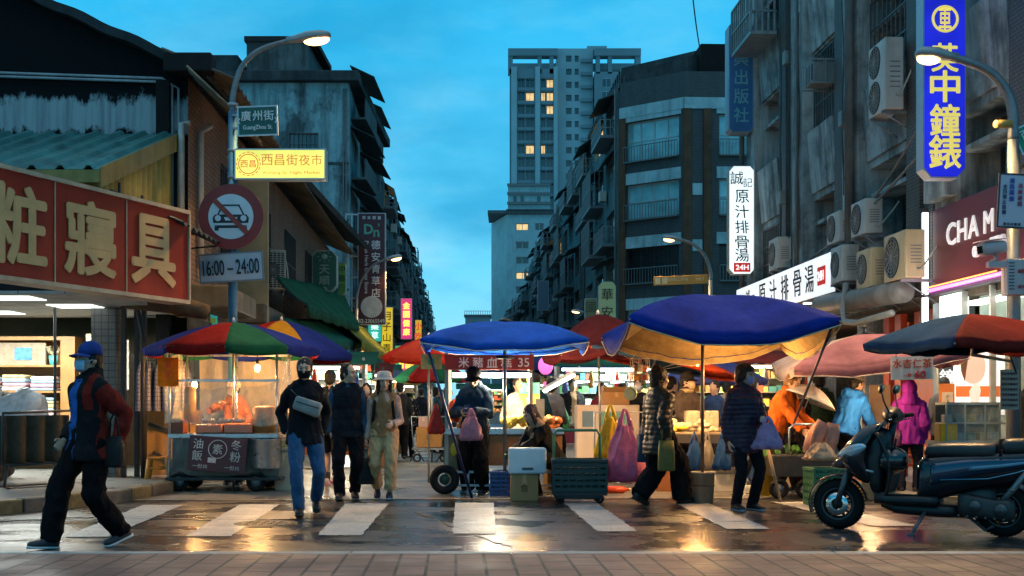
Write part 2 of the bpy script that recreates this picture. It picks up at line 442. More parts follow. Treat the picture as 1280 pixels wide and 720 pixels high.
        if hairstyle=='long':
            hb.ell((0,.06,-.06),(.083,.06,.13),14,8,0,Hm); hb.ell((0,.075,-.17),(.085,.045,.13),14,8,0,Hm)
            for s in (1,-1):
                hb.tube([(s*.072,-.02,.06),(s*.083,-.025,-.03),(s*.083,-.03,-.12),(s*.075,-.04,-.21)],[.03,.03,.03,.018],8,0,Hm)
        me=remesh(hb,max(vox*.8,.009),2)
        fold(me,.005,26.,(1,1,.5))
        # keep hair off the face
        n=len(me.vertices); Hi=Hm.inverted()
        for v in me.vertices:
            q=Hi@v.co
            lim=.062 if hairstyle=='bald' else .05
            if q.y<-.035 and q.z<lim and abs(q.x)<.068: 
                q.y=max(q.y,-.035); v.co=Hm@q
            if hairstyle=='bald' and q.y<-.02 and q.z>.05:
                q=q*.9; v.co=Hm@q
        me.materials.append(hm); link('hair',me,rt)
    if mask:
        mb=MB()
        def fn(u,v):
            a=(u-.5)*2.3; z=-.008-.082*v
            rr=(.076-.016*v)*(1+.08*math.sin(v*PI)); 
            return (rr*math.sin(a),-.035-.078*math.cos(a)*(1-.1*v)-.006*math.sin(v*PI),z)
        mb.grid(fn,12,6,0,Hm)
        for s in (1,-1): mb.tube([(s*.074,-.055,-.02),(s*.082,.02,.01)],.0025,5,0,Hm)
        mb.build('face_mask',cloth(mask,.7,trans=.0),rt,solid=.004)
    if glasses:
        mb=MB()
        for s in (1,-1):
            mb.torus((s*.034,-.1,.005),.024,.0028,16,6,0,Hm,rotm(PI/2)); mb.tube([(s*.058,-.096,.008),(s*.08,.0,.008)],.0022,5,0,Hm)
        mb.tube([(.012,-.103,.008),(-.012,-.103,.008)],.0022,5,0,Hm); mb.build('glasses',BLK(),rt)
    if hat:
        kind,hc=hat[0],hat[1]; mb=MB()
        if kind=='cap':
            mb.lathe([(.0,.142),(.03,.14),(.06,.127),(.085,.10),(.098,.065),(.1,.032),(.094,.03)],20,0,Hm@Matrix.Translation((0,.018,.015)))
            def fn(u,v):
                a=(u-.5)*2.3; r=.092+.075*v*math.cos(a*.62)
                return (r*math.sin(a)*.98,.01-r*math.cos(a),.055-.02*v-.035*(math.sin(a)**2)*.6)
            mb.grid(fn,12,4,0,Hm); mb.ell((0,.018,.157),(.008,.008,.005),8,6,0,Hm)
            mb.build('cap',cloth(hc,.8),rt,solid=.005)
        elif kind=='bucket':
            mb.lathe([(0,.132),(.06,.13),(.09,.115),(.102,.06),(.106,.045),(.15,.012),(.153,.006)],28,0,Hm@Matrix.Translation((0,.015,.012))@rotm(-.1))
            o=mb.build('bucket_hat',cloth(hc,.9),rt,solid=.008)
        elif kind=='beanie':
            mb.lathe([(0,.15),(.05,.14),(.085,.11),(.103,.06),(.107,.02),(.103,.0)],20,0,Hm@Matrix.Translation((0,.02,.01))); mb.build('knit_hat',cloth(hc,.95),rt,solid=.008)
        elif kind=='hood':
            hb=MB(); hb.ell((0,.035,.02),(.112,.128,.135),18,12,0,Hm); hb.ell((0,.07,-.09),(.115,.095,.10),14,8,0,Hm); hb.tube([nb+Vector((0,.03,-.06)),Hm@Vector((0,.05,-.06))],[.14,.105],14)
            me=remesh(hb,.012,3); fold(me,.005,12.); Hi=Hm.inverted()
            for v in me.vertices:
                q=Hi@v.co
                if q.y<-.03: q.y=-.03-(q.y+.03)*-.15; v.co=Hm@q
            me.materials.append(cloth(hc,.9)); link('hood',me,rt)
    # trousers / skirt
    vg=max(vox,.011)
    if bottom:
        bc=bottom['col']; inf=bottom.get('inf',.012); ln=bottom.get('len',1.); b=MB()
        b.loft([(-.15,0,0,.135+inf,.10+inf),(-.05,0,0,.158+inf,.114+inf),(.06,0,0,.15+inf,.108+inf),(.13,0,0,.14+inf,.10+inf)],14,0,Tm,'z',.85)
        for i in (0,1):
            A=hp[i]+Vector((0,0,.03)); K=kn[i]; Z=ank[i]+Vector((0,0,-.02))
            if ln>=.6:
                end=K+(Z-K)*((ln-.5)*2); w=bottom.get('w',1.)
                b.tube([A,(A+K)/2,K,(K+end)/2,end],[.095+inf,.083+inf,(.062+inf)*w,(.06+inf)*w,(.052+inf)*w],12); b.ell(K,((.062+inf)*w,)*3,10,8)
            else:
                end=A+(K-A)*(ln*2); b.tube([A,(A+end)/2,end],[.1+inf,.098+inf,.1+inf],12)
        if bottom.get('skirt'):
            b.loft([(-.55,0,0,.23,.2),(-.3,0,0,.21,.17),(0,0,0,.18,.13)],16,0,Matrix.Translation(P),'z',.9)
        me=remesh(b,vg,3); fold(me,bottom.get('amp',.007),11.,(1,1,.6),seed=hash(label)%97)
        me.materials.append(cloth(bc,bottom.get('rough',.85))); link(bottom.get('name','trousers'),me,rt)
    for i in (0,1):
        b=MB(); b.loft([(-.185,0,.03,.02,.018),(-.165,0,.034,.04,.026),(-.1,0,.04,.047,.034),(-.03,0,.055,.042,.048),(.04,0,.06,.036,.052),(.07,0,.05,.028,.04)],14,0,fm[i],'y',.8)
        o=b.build('shoe',mat(shoes,.5,0,.15,12.,name='shoe') ,rt)
        b=MB(); b.loft([(-.19,0,.012,.02,.012),(-.17,0,.012,.044,.012),(-.1,0,.012,.051,.012),(-.02,0,.012,.043,.012),(.05,0,.012,.04,.012),(.08,0,.012,.028,.012)],14,0,fm[i],'y',.7); b.build('sole',mat(sole,.6,0,.1,name='sole'),o)
        if sock:
            b=MB(); b.tube([ank[i]+Vector((0,0,-.03)),ank[i]+(kn[i]-ank[i])*.25],[.046,.05],10); b.build('sock',cloth(sock),rt)
    if top:
        tc=top['col']; inf=top.get('inf',.024)*.72; sf_=max(0.,inf-.007); hem=top.get('hem',-.10); b=MB()
        rg=[(t,rx+inf*(1.0 if t<.4 else .8),ry+inf*(1.05 if t<.4 else .8)) for t,rx,ry in RG if t>=-.05]
        bw=top.get('flare',1.)
        ex=[(hem,(.184+inf)*bw,(.142+inf)*bw)]
        if hem<-.15: ex.append((hem*.5,(.182+inf)*(1+bw)/2,(.14+inf)*(1+bw)/2))
        b.loft([(t,0,0,rx,ry) for t,rx,ry in ex+rg],16,0,Tm,'z',.85)
        for i in (0,1): b.tube([nb+Vector((0,.01,.0)),nb+(sh[i]-nb)*.55+Vector((0,0,.018)),sh[i]+(nb-sh[i])*.12],[.05+inf,.052+inf,.05+inf],10)
        if top.get('sleeve',1)>0:
            sv=top.get('sleeve',1); k=top.get('sw',1.)
            for i in (0,1):
                E=el[i]; Z=wr[i]*.97+el[i]*.03
                if sv<1: Z=E+(Z-E)*max(0,(sv-.5)*2)
                b.tube([sh[i],(sh[i]+E)/2,E,(E+Z)/2,Z],[(.054+sf_)*k,(.049+sf_)*k,(.043+sf_)*k,(.040+sf_)*k,(.034+sf_*.8)*k],12)
                b.ell(sh[i],((.055+sf_)*k,)*3,12,8); b.ell(E,((.043+sf_)*k,)*3,10,8)
        else:
            for i in (0,1): b.ell(sh[i]+(nb-sh[i])*.15,((.056+inf*.7),)*3,12,8)
        if top.get('collar',0):
            b.tube([nb+Vector((0,.005,-.05)),Hm@Vector((0,.03,-.055-.03*(1-top['collar'])))],[.095,.078],14)
        if top.get('hoodback'):
            b.ell(nb+(Ts.to_3x3()@Vector((0,.09,-.02))),(.12,.065,.08),14,8); b.tube([nb+Vector((0,0,-.05)),nb+Vector((0,.01,.05))],[.1,.088],14)
        me=remesh(b,vg,3)
        Ti=Tm.inverted()
        pf=top.get('paint'); ins=top.get('inset')
        fold(me,top.get('amp',.008),top.get('freq',9.),(1,1,.5),top.get('quilt'),
             None if pf is None else (lambda c:pf(Ti@c,c,el,wr,sh)),None if ins is None else (lambda p:ins(Ti@Vector(p))),seed=hash(label)%53)
        cols=tc if isinstance(tc[0],(tuple,list)) else [tc]
        for c in cols: me.materials.append(cloth(c,top.get('rough',.8)))
        link(top.get('name','jacket'),me,rt)
        if top.get('shirt'):
            sc,si,ssl=top['shirt'][0],.012,1
            b=MB()
            b.loft([(t,0,0,rx+si,ry+si) for t,rx,ry in RG if t>-.1],14,0,Tm,'z',.85)
            for i in (0,1):
                b.tube([sh[i],(sh[i]+el[i])/2,el[i],(el[i]+wr[i])/2,wr[i]],[.066,.06,.053,.05,.042],12); b.ell(sh[i],(.068,)*3,10,8); b.ell(el[i],(.053,)*3,10,8)
            b.tube([nb+Vector((0,0,-.04)),nb+Vector((0,-.0,.035))],[.075,.064],12)
            me=remesh(b,vg,3); fold(me,.007,10.); me.materials.append(cloth(sc)); link('shirt',me,rt)
    if apron:
        b=MB()
        def fn(u,v):
            a=(u-.5)*2.4; z=.40-.85*v; rx,ry=.19+.03*v,.15+.03*v
            return (rx*math.sin(a)*(.55 if v<.25 else 1),-ry*math.cos(a),z)
        b.grid(fn,12,12,0,Tm); b.build('apron',cloth(apron),rt,solid=.006)
    if backpack:
        b=MB(); b.ell((0,.20,.24),(.15,.09,.21),16,10,0,Ts,None,.7)
        for s in (1,-1): b.tube([Ts@Vector((s*.1,.14,.40)),Ts@Vector((s*.115,.02,.5)),Ts@Vector((s*.12,-.125,.38)),Ts@Vector((s*.135,-.13,.2)),Ts@Vector((s*.16,-.03,.08))],.02,8,0,None,True,.45)
        b.build('backpack',cloth(backpack),rt)
    if strap:
        a,bq,c=strap; b=MB()
        def pt(u):
            x=a[0]+(bq[0]-a[0])*u; z=a[1]+(bq[1]-a[1])*u; rx=.205;ry=.155
            return (x,-ry*math.sqrt(max(.05,1-(x/rx)**2)),z)
        b.tube([pt(k/8) for k in range(9)],.013,6,0,Ts,True,.4); b.build('bag_strap',cloth(c),rt)
    if scarf:
        b=MB(); b.torus(tuple(nb+Vector((0,-.005,.03))),.078,.032,18,8,0,None,None,1.1); b.build('scarf',cloth(scarf),rt)
    Mw=Matrix.Translation(loc)@Matrix.Rotation(yaw,4,'Z')@Matrix.Scale(h/1.7,4)
    return dict(root=rt,hand=[Mw@(wr[i]+(wr[i]-el[i]).normalized()*.08) for i in (0,1)],head=Mw@Hm,T=Mw@Ts,wr=wr)
# ---------------------------------------------------------------- the people
def at(px,py): 
    q=G(px,py); return (q.x,q.y,0)
NAVY=(.012,.022,.05); COAL=(.010,.010,.012); DKB=(.02,.035,.06)
def sleeves(q,c,el,wr,sh):
    return 1 if abs(q.x)>.185 and q.z<.45 else 0
# 1 masked man striding at the left (faces left of camera)
def p1paint(q,c,el,wr,sh):
    if q.y<-.06 and abs(q.x+.03)<.06 and q.z<.5: return 2
    d=min((c-el[0]).length,(c-wr[0]).length,(c-(el[0]+wr[0])/2).length,(c-(el[0]+sh[0])/2).length)
    if d<.17 and q.x>.17: return 1
    if .09<q.x<.15 and q.y<0 and q.z>.25: return 1
    return 0
P1=person('masked man in a blue cap and black-red jacket striding across the road at left',at(112,683),R(-38),1.73,vox=.011,pel=(0,.0,.89),feet=(((.10,.27,.0),0,.30),((-.09,-.31,0),-.05,-.10)),
  hands=((.27,.10,.86),(-.22,-.12,.88)),hat=('cap',(.02,.05,.22)),mask=(.35,.62,.85),hairstyle='short',
  top=dict(col=[COAL,(.17,.014,.009),(.03,.13,.42)],hem=-.17,inf=.034,paint=p1paint,inset=lambda q:-.02 if (q.y<-.06 and abs(q.x+.03)<.055 and q.z<.5) else 0,sw=1.12,amp=.012,collar=.5,flare=1.04),bottom=dict(col=(.005,.005,.006),w=1.2,inf=.014,amp=.012),sole=(.6,.6,.6),shoes=(.03,.03,.035),head=(-.1,0,0),gloves=None)
# 2 jeans man
P2=person('young man in black mask, black jacket and blue jeans with a grey chest bag',at(381,643),R(12),1.74,vox=.011,pel=(0,0,.885),feet=(((.13,.22,.03),0,.45),((-.07,-.25,0),0,-.1)),hands=((.185,.05,.85),(-.185,.05,.87)),head=(-.12,.05,0),
  mask=(.006,.006,.007),hairstyle='short',top=dict(col=(.008,.009,.012),hem=-.13,inf=.03,hoodback=True,amp=.011),bottom=dict(col=(.03,.085,.18),name='jeans',inf=.004,amp=.009),shoes=(.008,.008,.009),sole=(.02,.02,.02),strap=((-.15,.45),(.17,.12),(.05,.05,.05)))
# 3 man in shorts from behind
P3=person('man seen from behind in dark jacket and shorts walking into the lane',at(413,607),R(172),1.72,vox=.012,feet=(((.08,-.12,0),0,-.1),((-.09,.14,0),0,.3)),hands=((.23,0,.82),(-.23,-.05,.84)),head=(0,.05,0),
  top=dict(col=[(.012,.018,.028),(.34,.36,.38)],hem=-.16,inf=.03,paint=lambda q,c,el,wr,sh:1 if (abs(q.x)>.255) else 0),bottom=dict(col=(.012,.013,.016),len=.46,inf=.02,name='shorts'),shoes=(.5,.45,.45),sole=(.7,.2,.3),sock=(.05,.05,.05))
# 4 vest man
P4=person('balding man in a black quilted vest and blue sleeves looking to the right',at(434,624),R(8),1.73,vox=.011,feet=(((.09,.12,0),.1,.2),((-.09,-.14,0),-.1,-.08)),hands=((.22,.02,.82),(-.23,-.02,.83)),head=(.95,.05,0),hairstyle='bald',
  top=dict(col=(.010,.012,.016),sleeve=0,hem=-.13,inf=.036,shirt=((.03,.075,.13),),name='vest',quilt=(.14,0),amp=.006),bottom=dict(col=(.006,.006,.008),amp=.01),shoes=(.04,.02,.015),sole=(.05,.04,.03))
# 5 woman in bucket hat
P5=person('woman in a pale bucket hat, brown knit vest and khaki trousers walking toward us',at(480,623),R(4),1.62,vox=.011,feet=(((.08,-.17,0),0,-.05),((-.09,.16,.0),0,.35)),hands=((.12,-.24,1.00),(-.27,-.06,.80)),head=(.12,.05,.0),hairstyle='long',hair=(.01,.009,.008),hat=('bucket',(.58,.47,.40)),
  top=dict(col=(.30,.15,.07),sleeve=0,hem=-.07,inf=.03,shirt=((.46,.30,.24),),name='knit_vest',amp=.008),bottom=dict(col=(.56,.34,.17),len=.93,inf=.016,amp=.011),shoes=(.012,.015,.03),sole=(.35,.38,.45),backpack=(.012,.012,.014),skin=(.55,.34,.24),curl=(.5,1.2))
# 6 floral woman by the trolley
P6=person('woman in a dark floral blouse and beige cap beside the fruit carton trolley',at(511,573),R(-150),1.58,vox=.016,hat=('bucket',(.50,.36,.22)),hands=((.25,-.25,.95),(-.25,-.25,.95)),top=dict(col=[(.02,.02,.025),(.5,.42,.35)],hem=-.22,inf=.035,paint=lambda q,c,el,wr,sh:1 if mnoise.noise(c*17)>.28 else 0),bottom=dict(col=(.012,.012,.014)),hairstyle='short')
# 7 phone man with bag
P7=person('man in a black cap and dark blue jacket looking down at his phone',at(594,617),R(-14),1.72,vox=.011,hands=((.06,-.30,1.10),(-.10,-.30,1.10)),head=(0,.55,0),curl=(.9,.9),feet=(((.10,0,0),.15,0),((-.10,.02,0),-.15,0)),pole=((.8,.5,-.6),(-.8,.5,-.6)),hat=('cap',(.012,.012,.015)),
  top=dict(col=(.018,.040,.065),hem=-.12,inf=.036,sw=1.1,amp=.012,collar=.4,name='jacket'),bottom=dict(col=(.006,.006,.007),w=1.2,inf=.022),shoes=(.008,.008,.008),sole=(.03,.03,.03))
# 8 crouching woman with gloves
P8=person('crouching woman in a black tan-collared coat and green gloves behind the foam box',(W(677,500,15.7).x,15.7,0),R(-60),1.60,vox=.012,pel=(0,.14,.57),lean=.50,head=(.1,.35,0),feet=(((.13,-.14,0),0,0),((-.13,-.05,0),0,0)),hands=((.10,-.48,.62),(-.12,-.44,.60)),hairstyle='long',hair=(.018,.012,.03),gloves=(.01,.11,.06),
  top=dict(col=[(.008,.008,.009),(.36,.22,.12)],hem=-.12,inf=.045,amp=.012,collar=.3,paint=lambda q,c,el,wr,sh:1 if q.z>.49 else 0),bottom=dict(col=(.008,.008,.01)))
# 9 puffer walker
P9=person('woman in a black quilted puffer coat walking to the right past the bags',at(824,631),R(125),1.66,vox=.011,pel=(0,0,.88),feet=(((.10,.28,0),0,.4),((-.09,-.30,0),0,-.1)),hands=((.25,-.14,.80),(-.23,.05,.84)),hairstyle='bun',hair=(.008,.007,.007),head=(-.2,.05,0),
  top=dict(col=(.022,.022,.018),hem=-.26,inf=.042,quilt=(.062,0),collar=.9,sw=1.1,amp=.006,rough=.45,flare=.98,name='puffer_coat'),bottom=dict(col=(.006,.006,.007),w=1.45,inf=.024,amp=.012),shoes=(.01,.01,.01),sole=(.02,.02,.02))
# 10 masked woman in purple coat
P10=person('woman in a lilac mask and dark purple puffer coat holding a lilac bag',at(930,638),R(22),1.66,vox=.011,feet=(((.10,-.02,0),.25,0),((-.10,.02,0),-.1,0)),hands=((.09,-.26,1.06),(-.25,-.02,.80)),head=(.5,.05,0),hairstyle='mop',mask=(.42,.34,.62),curl=(1.2,.7),
  top=dict(col=(.026,.012,.030),hem=-.24,inf=.042,quilt=(.055,0),collar=.6,sw=1.08,amp=.006,rough=.45,name='puffer_coat'),bottom=dict(col=(.008,.008,.011),inf=.004),shoes=(.008,.008,.01),sole=(.2,.25,.3),skin=(.55,.34,.24))
# 11 dumpling vendor
P11=person('vendor in a dark cap and yellow-lit mask behind the table of buns',(W(858,500,17.3).x,17.3,0),R(28),1.66,vox=.012,hands=((.15,-.35,.98),(-.15,-.35,.98)),head=(.5,.1,0),hat=('cap',(.02,.018,.016)),mask=(.72,.55,.30),top=dict(col=(.06,.045,.035),hem=-.12,inf=.036,collar=.4),bottom=dict(col=COAL),scarf=(.4,.3,.15))
# 12 orange jacket leaning
P12=person('person in a bright orange jacket bending over the vegetable cart',(W(968,500,16.3).x,16.3,0),R(50),1.68,vox=.012,lean=.42,head=(.0,.25,0),hands=((.12,-.55,.86),(-.18,-.52,.86)),hairstyle='short',hair=(.18,.09,.03),top=dict(col=(.58,.12,.015),hem=-.12,inf=.045,amp=.013,collar=.4),bottom=dict(col=(.02,.02,.03)))
# 13 woman in plaid under the white umbrella
P13=person('dark-haired woman in a red plaid jacket under the white rain umbrella',(W(1000,500,16.6).x,16.6,0),R(-62),1.50,vox=.012,head=(-.1,.15,0),hairstyle='mop',hands=((.05,-.25,1.1),(-.2,-.3,.9)),top=dict(col=[(.05,.018,.014),(.012,.012,.014)],hem=-.14,inf=.035,paint=lambda q,c,el,wr,sh:1 if (math.sin(c.z*75)>.2) or (math.sin(c.x*70)>.45) else 0),bottom=dict(col=COAL))
# 14, 15
P14=person('person in a white cap standing behind the white rain umbrella',(W(997,500,17.9).x,17.9,0),R(-70),1.74,vox=.016,hat=('cap',(.62,.65,.70)),top=dict(col=(.03,.03,.035),hem=-.12,inf=.035),bottom=dict(col=COAL))
P15=person('black-haired person in dark green jacket behind the white umbrella at right',(W(1024,500,17.6).x,17.6,0),R(180),1.70,vox=.016,hairstyle='mop',top=dict(col=(.012,.030,.018),hem=-.16,inf=.04),bottom=dict(col=COAL))
# 16 blue jacket
P16=person('person in a bright blue jacket and grey cap bending behind the scooter front',(W(1056,500,16.5).x,16.5,0),R(120),1.66,vox=.012,lean=.36,head=(0,.2,0),hat=('cap',(.10,.09,.08)),hands=((.15,-.45,.82),(-.15,-.45,.82)),top=dict(col=(.02,.16,.55),hem=-.12,inf=.05,hoodback=True,amp=.013),bottom=dict(col=(.01,.01,.014)))
# 17 purple hoodie
P17=person('woman from behind in a purple hooded jacket waiting at the almond tea stall',(W(1137,500,16.2).x,16.2,0),R(160),1.52,vox=.011,hands=((.24,-.04,.82),(-.22,-.06,.84)),hat=('hood',(.16,.014,.22)),hairstyle='none',head=(.15,.05,0),top=dict(col=(.16,.014,.22),hem=-.15,inf=.045,amp=.013,sw=1.1),bottom=dict(col=(.012,.016,.028),name='jeans'),shoes=(.02,.02,.02),sole=(.5,.45,.42),strap=((-.17,.46),(.19,.05),(.05,.02,.05)),feet=(((.12,.03,0),.3,0),((-.10,-.03,0),-.5,0)))
# 18 right edge
P18=person('person in dark jacket cut off by the right edge of the picture',(W(1292,500,15.6).x,15.6,0),R(-70),1.68,vox=.014,hands=((.24,-.02,.82),(-.24,-.12,.86)),top=dict(col=(.012,.012,.014),hem=-.14,inf=.04),bottom=dict(col=COAL))
# 19 rice vendor
P19=person('rice vendor with white cap, face mask and orange apron inside the plastic cart',(W(293,500,17.75).x,17.75,0),R(-10),1.56,vox=.012,hands=((.22,-.22,1.0),(-.20,-.20,1.32)),head=(-.1,.15,0),hat=('beanie',(.62,.55,.48)),mask=(.6,.55,.55),top=dict(col=(.42,.13,.04),hem=-.12,inf=.03),bottom=dict(col=(.03,.03,.03)),apron=(.50,.16,.04))
# stall keepers and the crowd
CROWD=[('stall keeper in white behind the food of the middle stall',648,17.7,R(20),1.62,dict(col=(.5,.48,.44),hem=-.1),'short',None),
('keeper in a dark teal jacket standing right of the middle stall',668,19.5,R(200),1.7,dict(col=(.02,.07,.08),hem=-.12),'mop',None),
('shopper in a crimson jacket in front of the bright stalls',698,27.,R(190),1.6,dict(col=(.28,.015,.03),hem=-.12),'short',None),
('man in a dark coat over a tan shirt walking out of the bright lane',716,25.5,R(10),1.74,dict(col=[(.012,.013,.016),(.42,.27,.16)],hem=-.2,inf=.04,paint=lambda q,c,el,wr,sh:1 if (abs(q.x)<.06 and q.y<0) else 0),'short',None),
('shopper in a blue jacket behind the bun table',893,19.5,R(-40),1.6,dict(col=(.02,.05,.16),hem=-.1),'short',None),
('shopper in grey with white pattern behind the puffer coat',840,19.3,R(120),1.66,dict(col=[(.02,.02,.02),(.5,.48,.45)],hem=-.12,paint=lambda q,c,el,wr,sh:1 if mnoise.noise(c*14)>.2 else 0),'short',None),
('walker in black with face mask between vest man and hat woman',458,22.,R(5),1.6,dict(col=(.015,.014,.018),hem=-.12),'long',(.5,.4,.35)),
('distant walker in a brown coat left of the trolley woman',497,31.,R(190),1.66,dict(col=(.08,.05,.03),hem=-.25),'short',None),
('distant shopper in teal near the left stalls',545,29.,R(100),1.62,dict(col=(.02,.08,.1),hem=-.12),'mop',None),
('distant walker in dark grey in the middle of the lane',527,36.,R(170),1.7,dict(col=(.03,.03,.035),hem=-.12),'short',None),
('distant walker in ochre jacket beside the dark grey one',538,41.,R(10),1.65,dict(col=(.25,.14,.03),hem=-.12),'mop',None),
('distant pedestrian in black far down the lane',560,48.,R(0),1.7,dict(col=(.012,.012,.014),hem=-.2),'short',None),
('distant pedestrian in red far down the lane',572,52.,R(180),1.62,dict(col=(.3,.03,.03),hem=-.12),'long',None),
('distant pedestrian in white far down the lane',549,57.,R(0),1.66,dict(col=(.45,.45,.45),hem=-.12),'short',None),
('bent shopper in black at the fruit carton trolley',560,26.5,R(110),1.6,dict(col=(.012,.012,.015),hem=-.12),'short',None),
('shopper in dark purple left of the bright stalls',742,28.,R(150),1.62,dict(col=(.05,.02,.06),hem=-.15),'mop',None),
('shopper in olive in front of the white cabinet lights',778,24.,R(170),1.66,dict(col=(.08,.08,.03),hem=-.12),'short',None),
('shopper in grey hood right of the red bag in the middle stall',690,20.5,R(150),1.64,dict(col=(.12,.12,.13),hem=-.14),'mop',None),
('shopper in wine red coat behind the big bags',752,21.5,R(30),1.6,dict(col=(.16,.02,.03),hem=-.2),'long',None),
('shopper in black with white mask left of the puffer coat walker',798,20.5,R(-20),1.66,dict(col=(.012,.012,.014),hem=-.14),'short',(.6,.6,.6)),
('shopper in pale beige beyond the bun table',908,21.,R(170),1.62,dict(col=(.36,.28,.2),hem=-.14),'short',None),
('shopper in dark blue between the masked woman and orange jacket',940,19.,R(100),1.64,dict(col=(.02,.03,.08),hem=-.14),'mop',None),
('walker in dark jacket seen over the bucket hat woman\'s shoulder',500,26.,R(185),1.7,dict(col=(.03,.03,.03),hem=-.14),'short',None),
('walker with orange scarf coat far in the lane centre',552,33.,R(5),1.62,dict(col=(.3,.1,.03),hem=-.16),'long',None),
('customer in grey behind the scooter seat near the display case',1180,18.2,R(170),1.62,dict(col=(.10,.11,.12),hem=-.14),'short',None),
('tall distant man in navy beside the pink lantern',706,33.,R(0),1.76,dict(col=(.015,.025,.06),hem=-.15),'short',None)]
for lb_,px,d,yw,hh,tp,hs_,mk in CROWD:
    person(lb_,(W(px,500,d).x,d,0),yw,hh,'market crowd',vox=.02 if d<30 else .028,feet=(((.09,.10,0),0,.2),((-.09,-.12,0),0,0)),hands=((.24,-.1,.86),(-.22,-.16,.92)),hairstyle=hs_,mask=mk,top=tp,bottom=dict(col=(.014,.014,.018)))
SKY_ST=1.15; LK=1.35; EXPO=0.0
def lamp(name,loc,power,col=(1,.62,.28),r=.06,ty='POINT',rot=None,size=None):
    l=bpy.data.lights.new(name,ty); l.energy=power*LK; l.color=col
    if ty=='POINT': l.shadow_soft_size=r
    if ty=='SPOT': l.shadow_soft_size=r; l.spot_size=R(132); l.spot_blend=.4
    if ty=='AREA': l.shape='RECTANGLE'; l.size,l.size_y=size
    o=bpy.data.objects.new(name,l); COL.objects.link(o); o.location=loc
    if rot is not None: o.rotation_euler=rot
    return o
# ---------------------------------------------------------------- ground
def struct(o): o['kind']='structure'; return o
def asphalt():
    m,t,b=nt('wet asphalt'); v=coords(t)
    n1=noise_(t,v,90.,3,.6); n2=noise_(t,v,.55,6,.6); n3=noise_(t,v,3.,6,.7)
    c=mixc(t,ramp(t,n1,(.35,0.),(.75,1.)),(.012,.013,.014),(.045,.045,.046)); c=mixc(t,ramp(t,n3,(.45,0.),(.7,.5)),c,(.03,.028,.026))
    t.links.new(c,b.inputs['Base Color'])
    n4=noise_(t,coords(t,(1,1.5,1)),.9,6,.6)
    r=mixc(t,ramp(t,n4,(.36,0.),(.64,1.)),(.15,)*3,(.42,)*3); t.links.new(r,b.inputs['Roughness'])
    b.inputs['Specular IOR Level'].default_value=.6
    hh=mixc(t,ramp(t,n4,(.38,.25),(.6,1.)),(.5,)*3,n1); bump_(t,b,hh,.35,.004)
    return m
def concrete_lane():
    m,t,b=nt('wet concrete lane'); v=coords(t)
    n1=noise_(t,v,60.,3,.6); n3=noise_(t,v,1.1,7,.65)
    c=mixc(t,ramp(t,n3,(.35,0.),(.68,1.)),(.10,.093,.08),(.24,.22,.185)); c=mixc(t,ramp(t,n1,(.45,0.),(.8,.35)),c,(.06,.055,.05))
    t.links.new(c,b.inputs['Base Color'])
    r=mixc(t,ramp(t,noise_(t,coords(t,(1,.6,1)),.9,6,.6),(.38,0.),(.64,1.)),(.22,)*3,(.55,)*3); t.links.new(r,b.inputs['Roughness'])
    bump_(t,b,n1,.25,.005); return m
def paint_():
    m,t,b=nt('worn road paint'); v=coords(t)
    n=noise_(t,v,2.2,6,.6); n1=noise_(t,v,55.,6,.75); n5=noise_(t,v,140.,2,.5)
    th=N(t,'ShaderNodeMath',operation='MULTIPLY_ADD'); th.inputs[1].default_value=.22; t.links.new(n,th.inputs[0]); t.links.new(n1,th.inputs[2])
    c=mixc(t,ramp(t,th.outputs[0],(.60,0.),(.76,.9)),(.50,.50,.48),(.05,.05,.05)); c=mixc(t,ramp(t,n5,(.4,0.),(.7,.35)),c,(.16,.16,.155))
    t.links.new(c,b.inputs['Base Color']); t.links.new(ramp(t,n,(.35,.28),(.65,.55)),b.inputs['Roughness']); bump_(t,b,n1,.35,.004); return m
ASPH=asphalt(); LANE=concrete_lane(); PAINT=paint_()
g=MB(); g.quad((-60,-20,0),(60,-20,0),(60,420,0),(-60,420,0)); struct(g.build('road',ASPH))
g=MB(); p=[S(-6.5,15.25),S(12,15.25),S(12,400),S(-6.5,400)]; g.quad(*[(q.x,q.y,.004) for q in p]); struct(g.build('market_street',LANE))
# gutter line across the lane mouth
g=MB(); p=[S(-5,15.2),S(9,15.2),S(9,15.3),S(-5,15.3)]; g.quad(*[(q.x,q.y,.008) for q in p]); struct(g.build('street_seam',mat((.30,.27,.22),.4,0,.3,14.)))
def interp0(P):
    o=[]; rr_=random.Random(4)
    for a,b in zip(P,P[1:]):
        for i in range(10): o.append(a+(b-a)*i/10+Vector((rr_.uniform(-.03,.03),rr_.uniform(-.06,.06),0)))
    return o+[P[-1]]
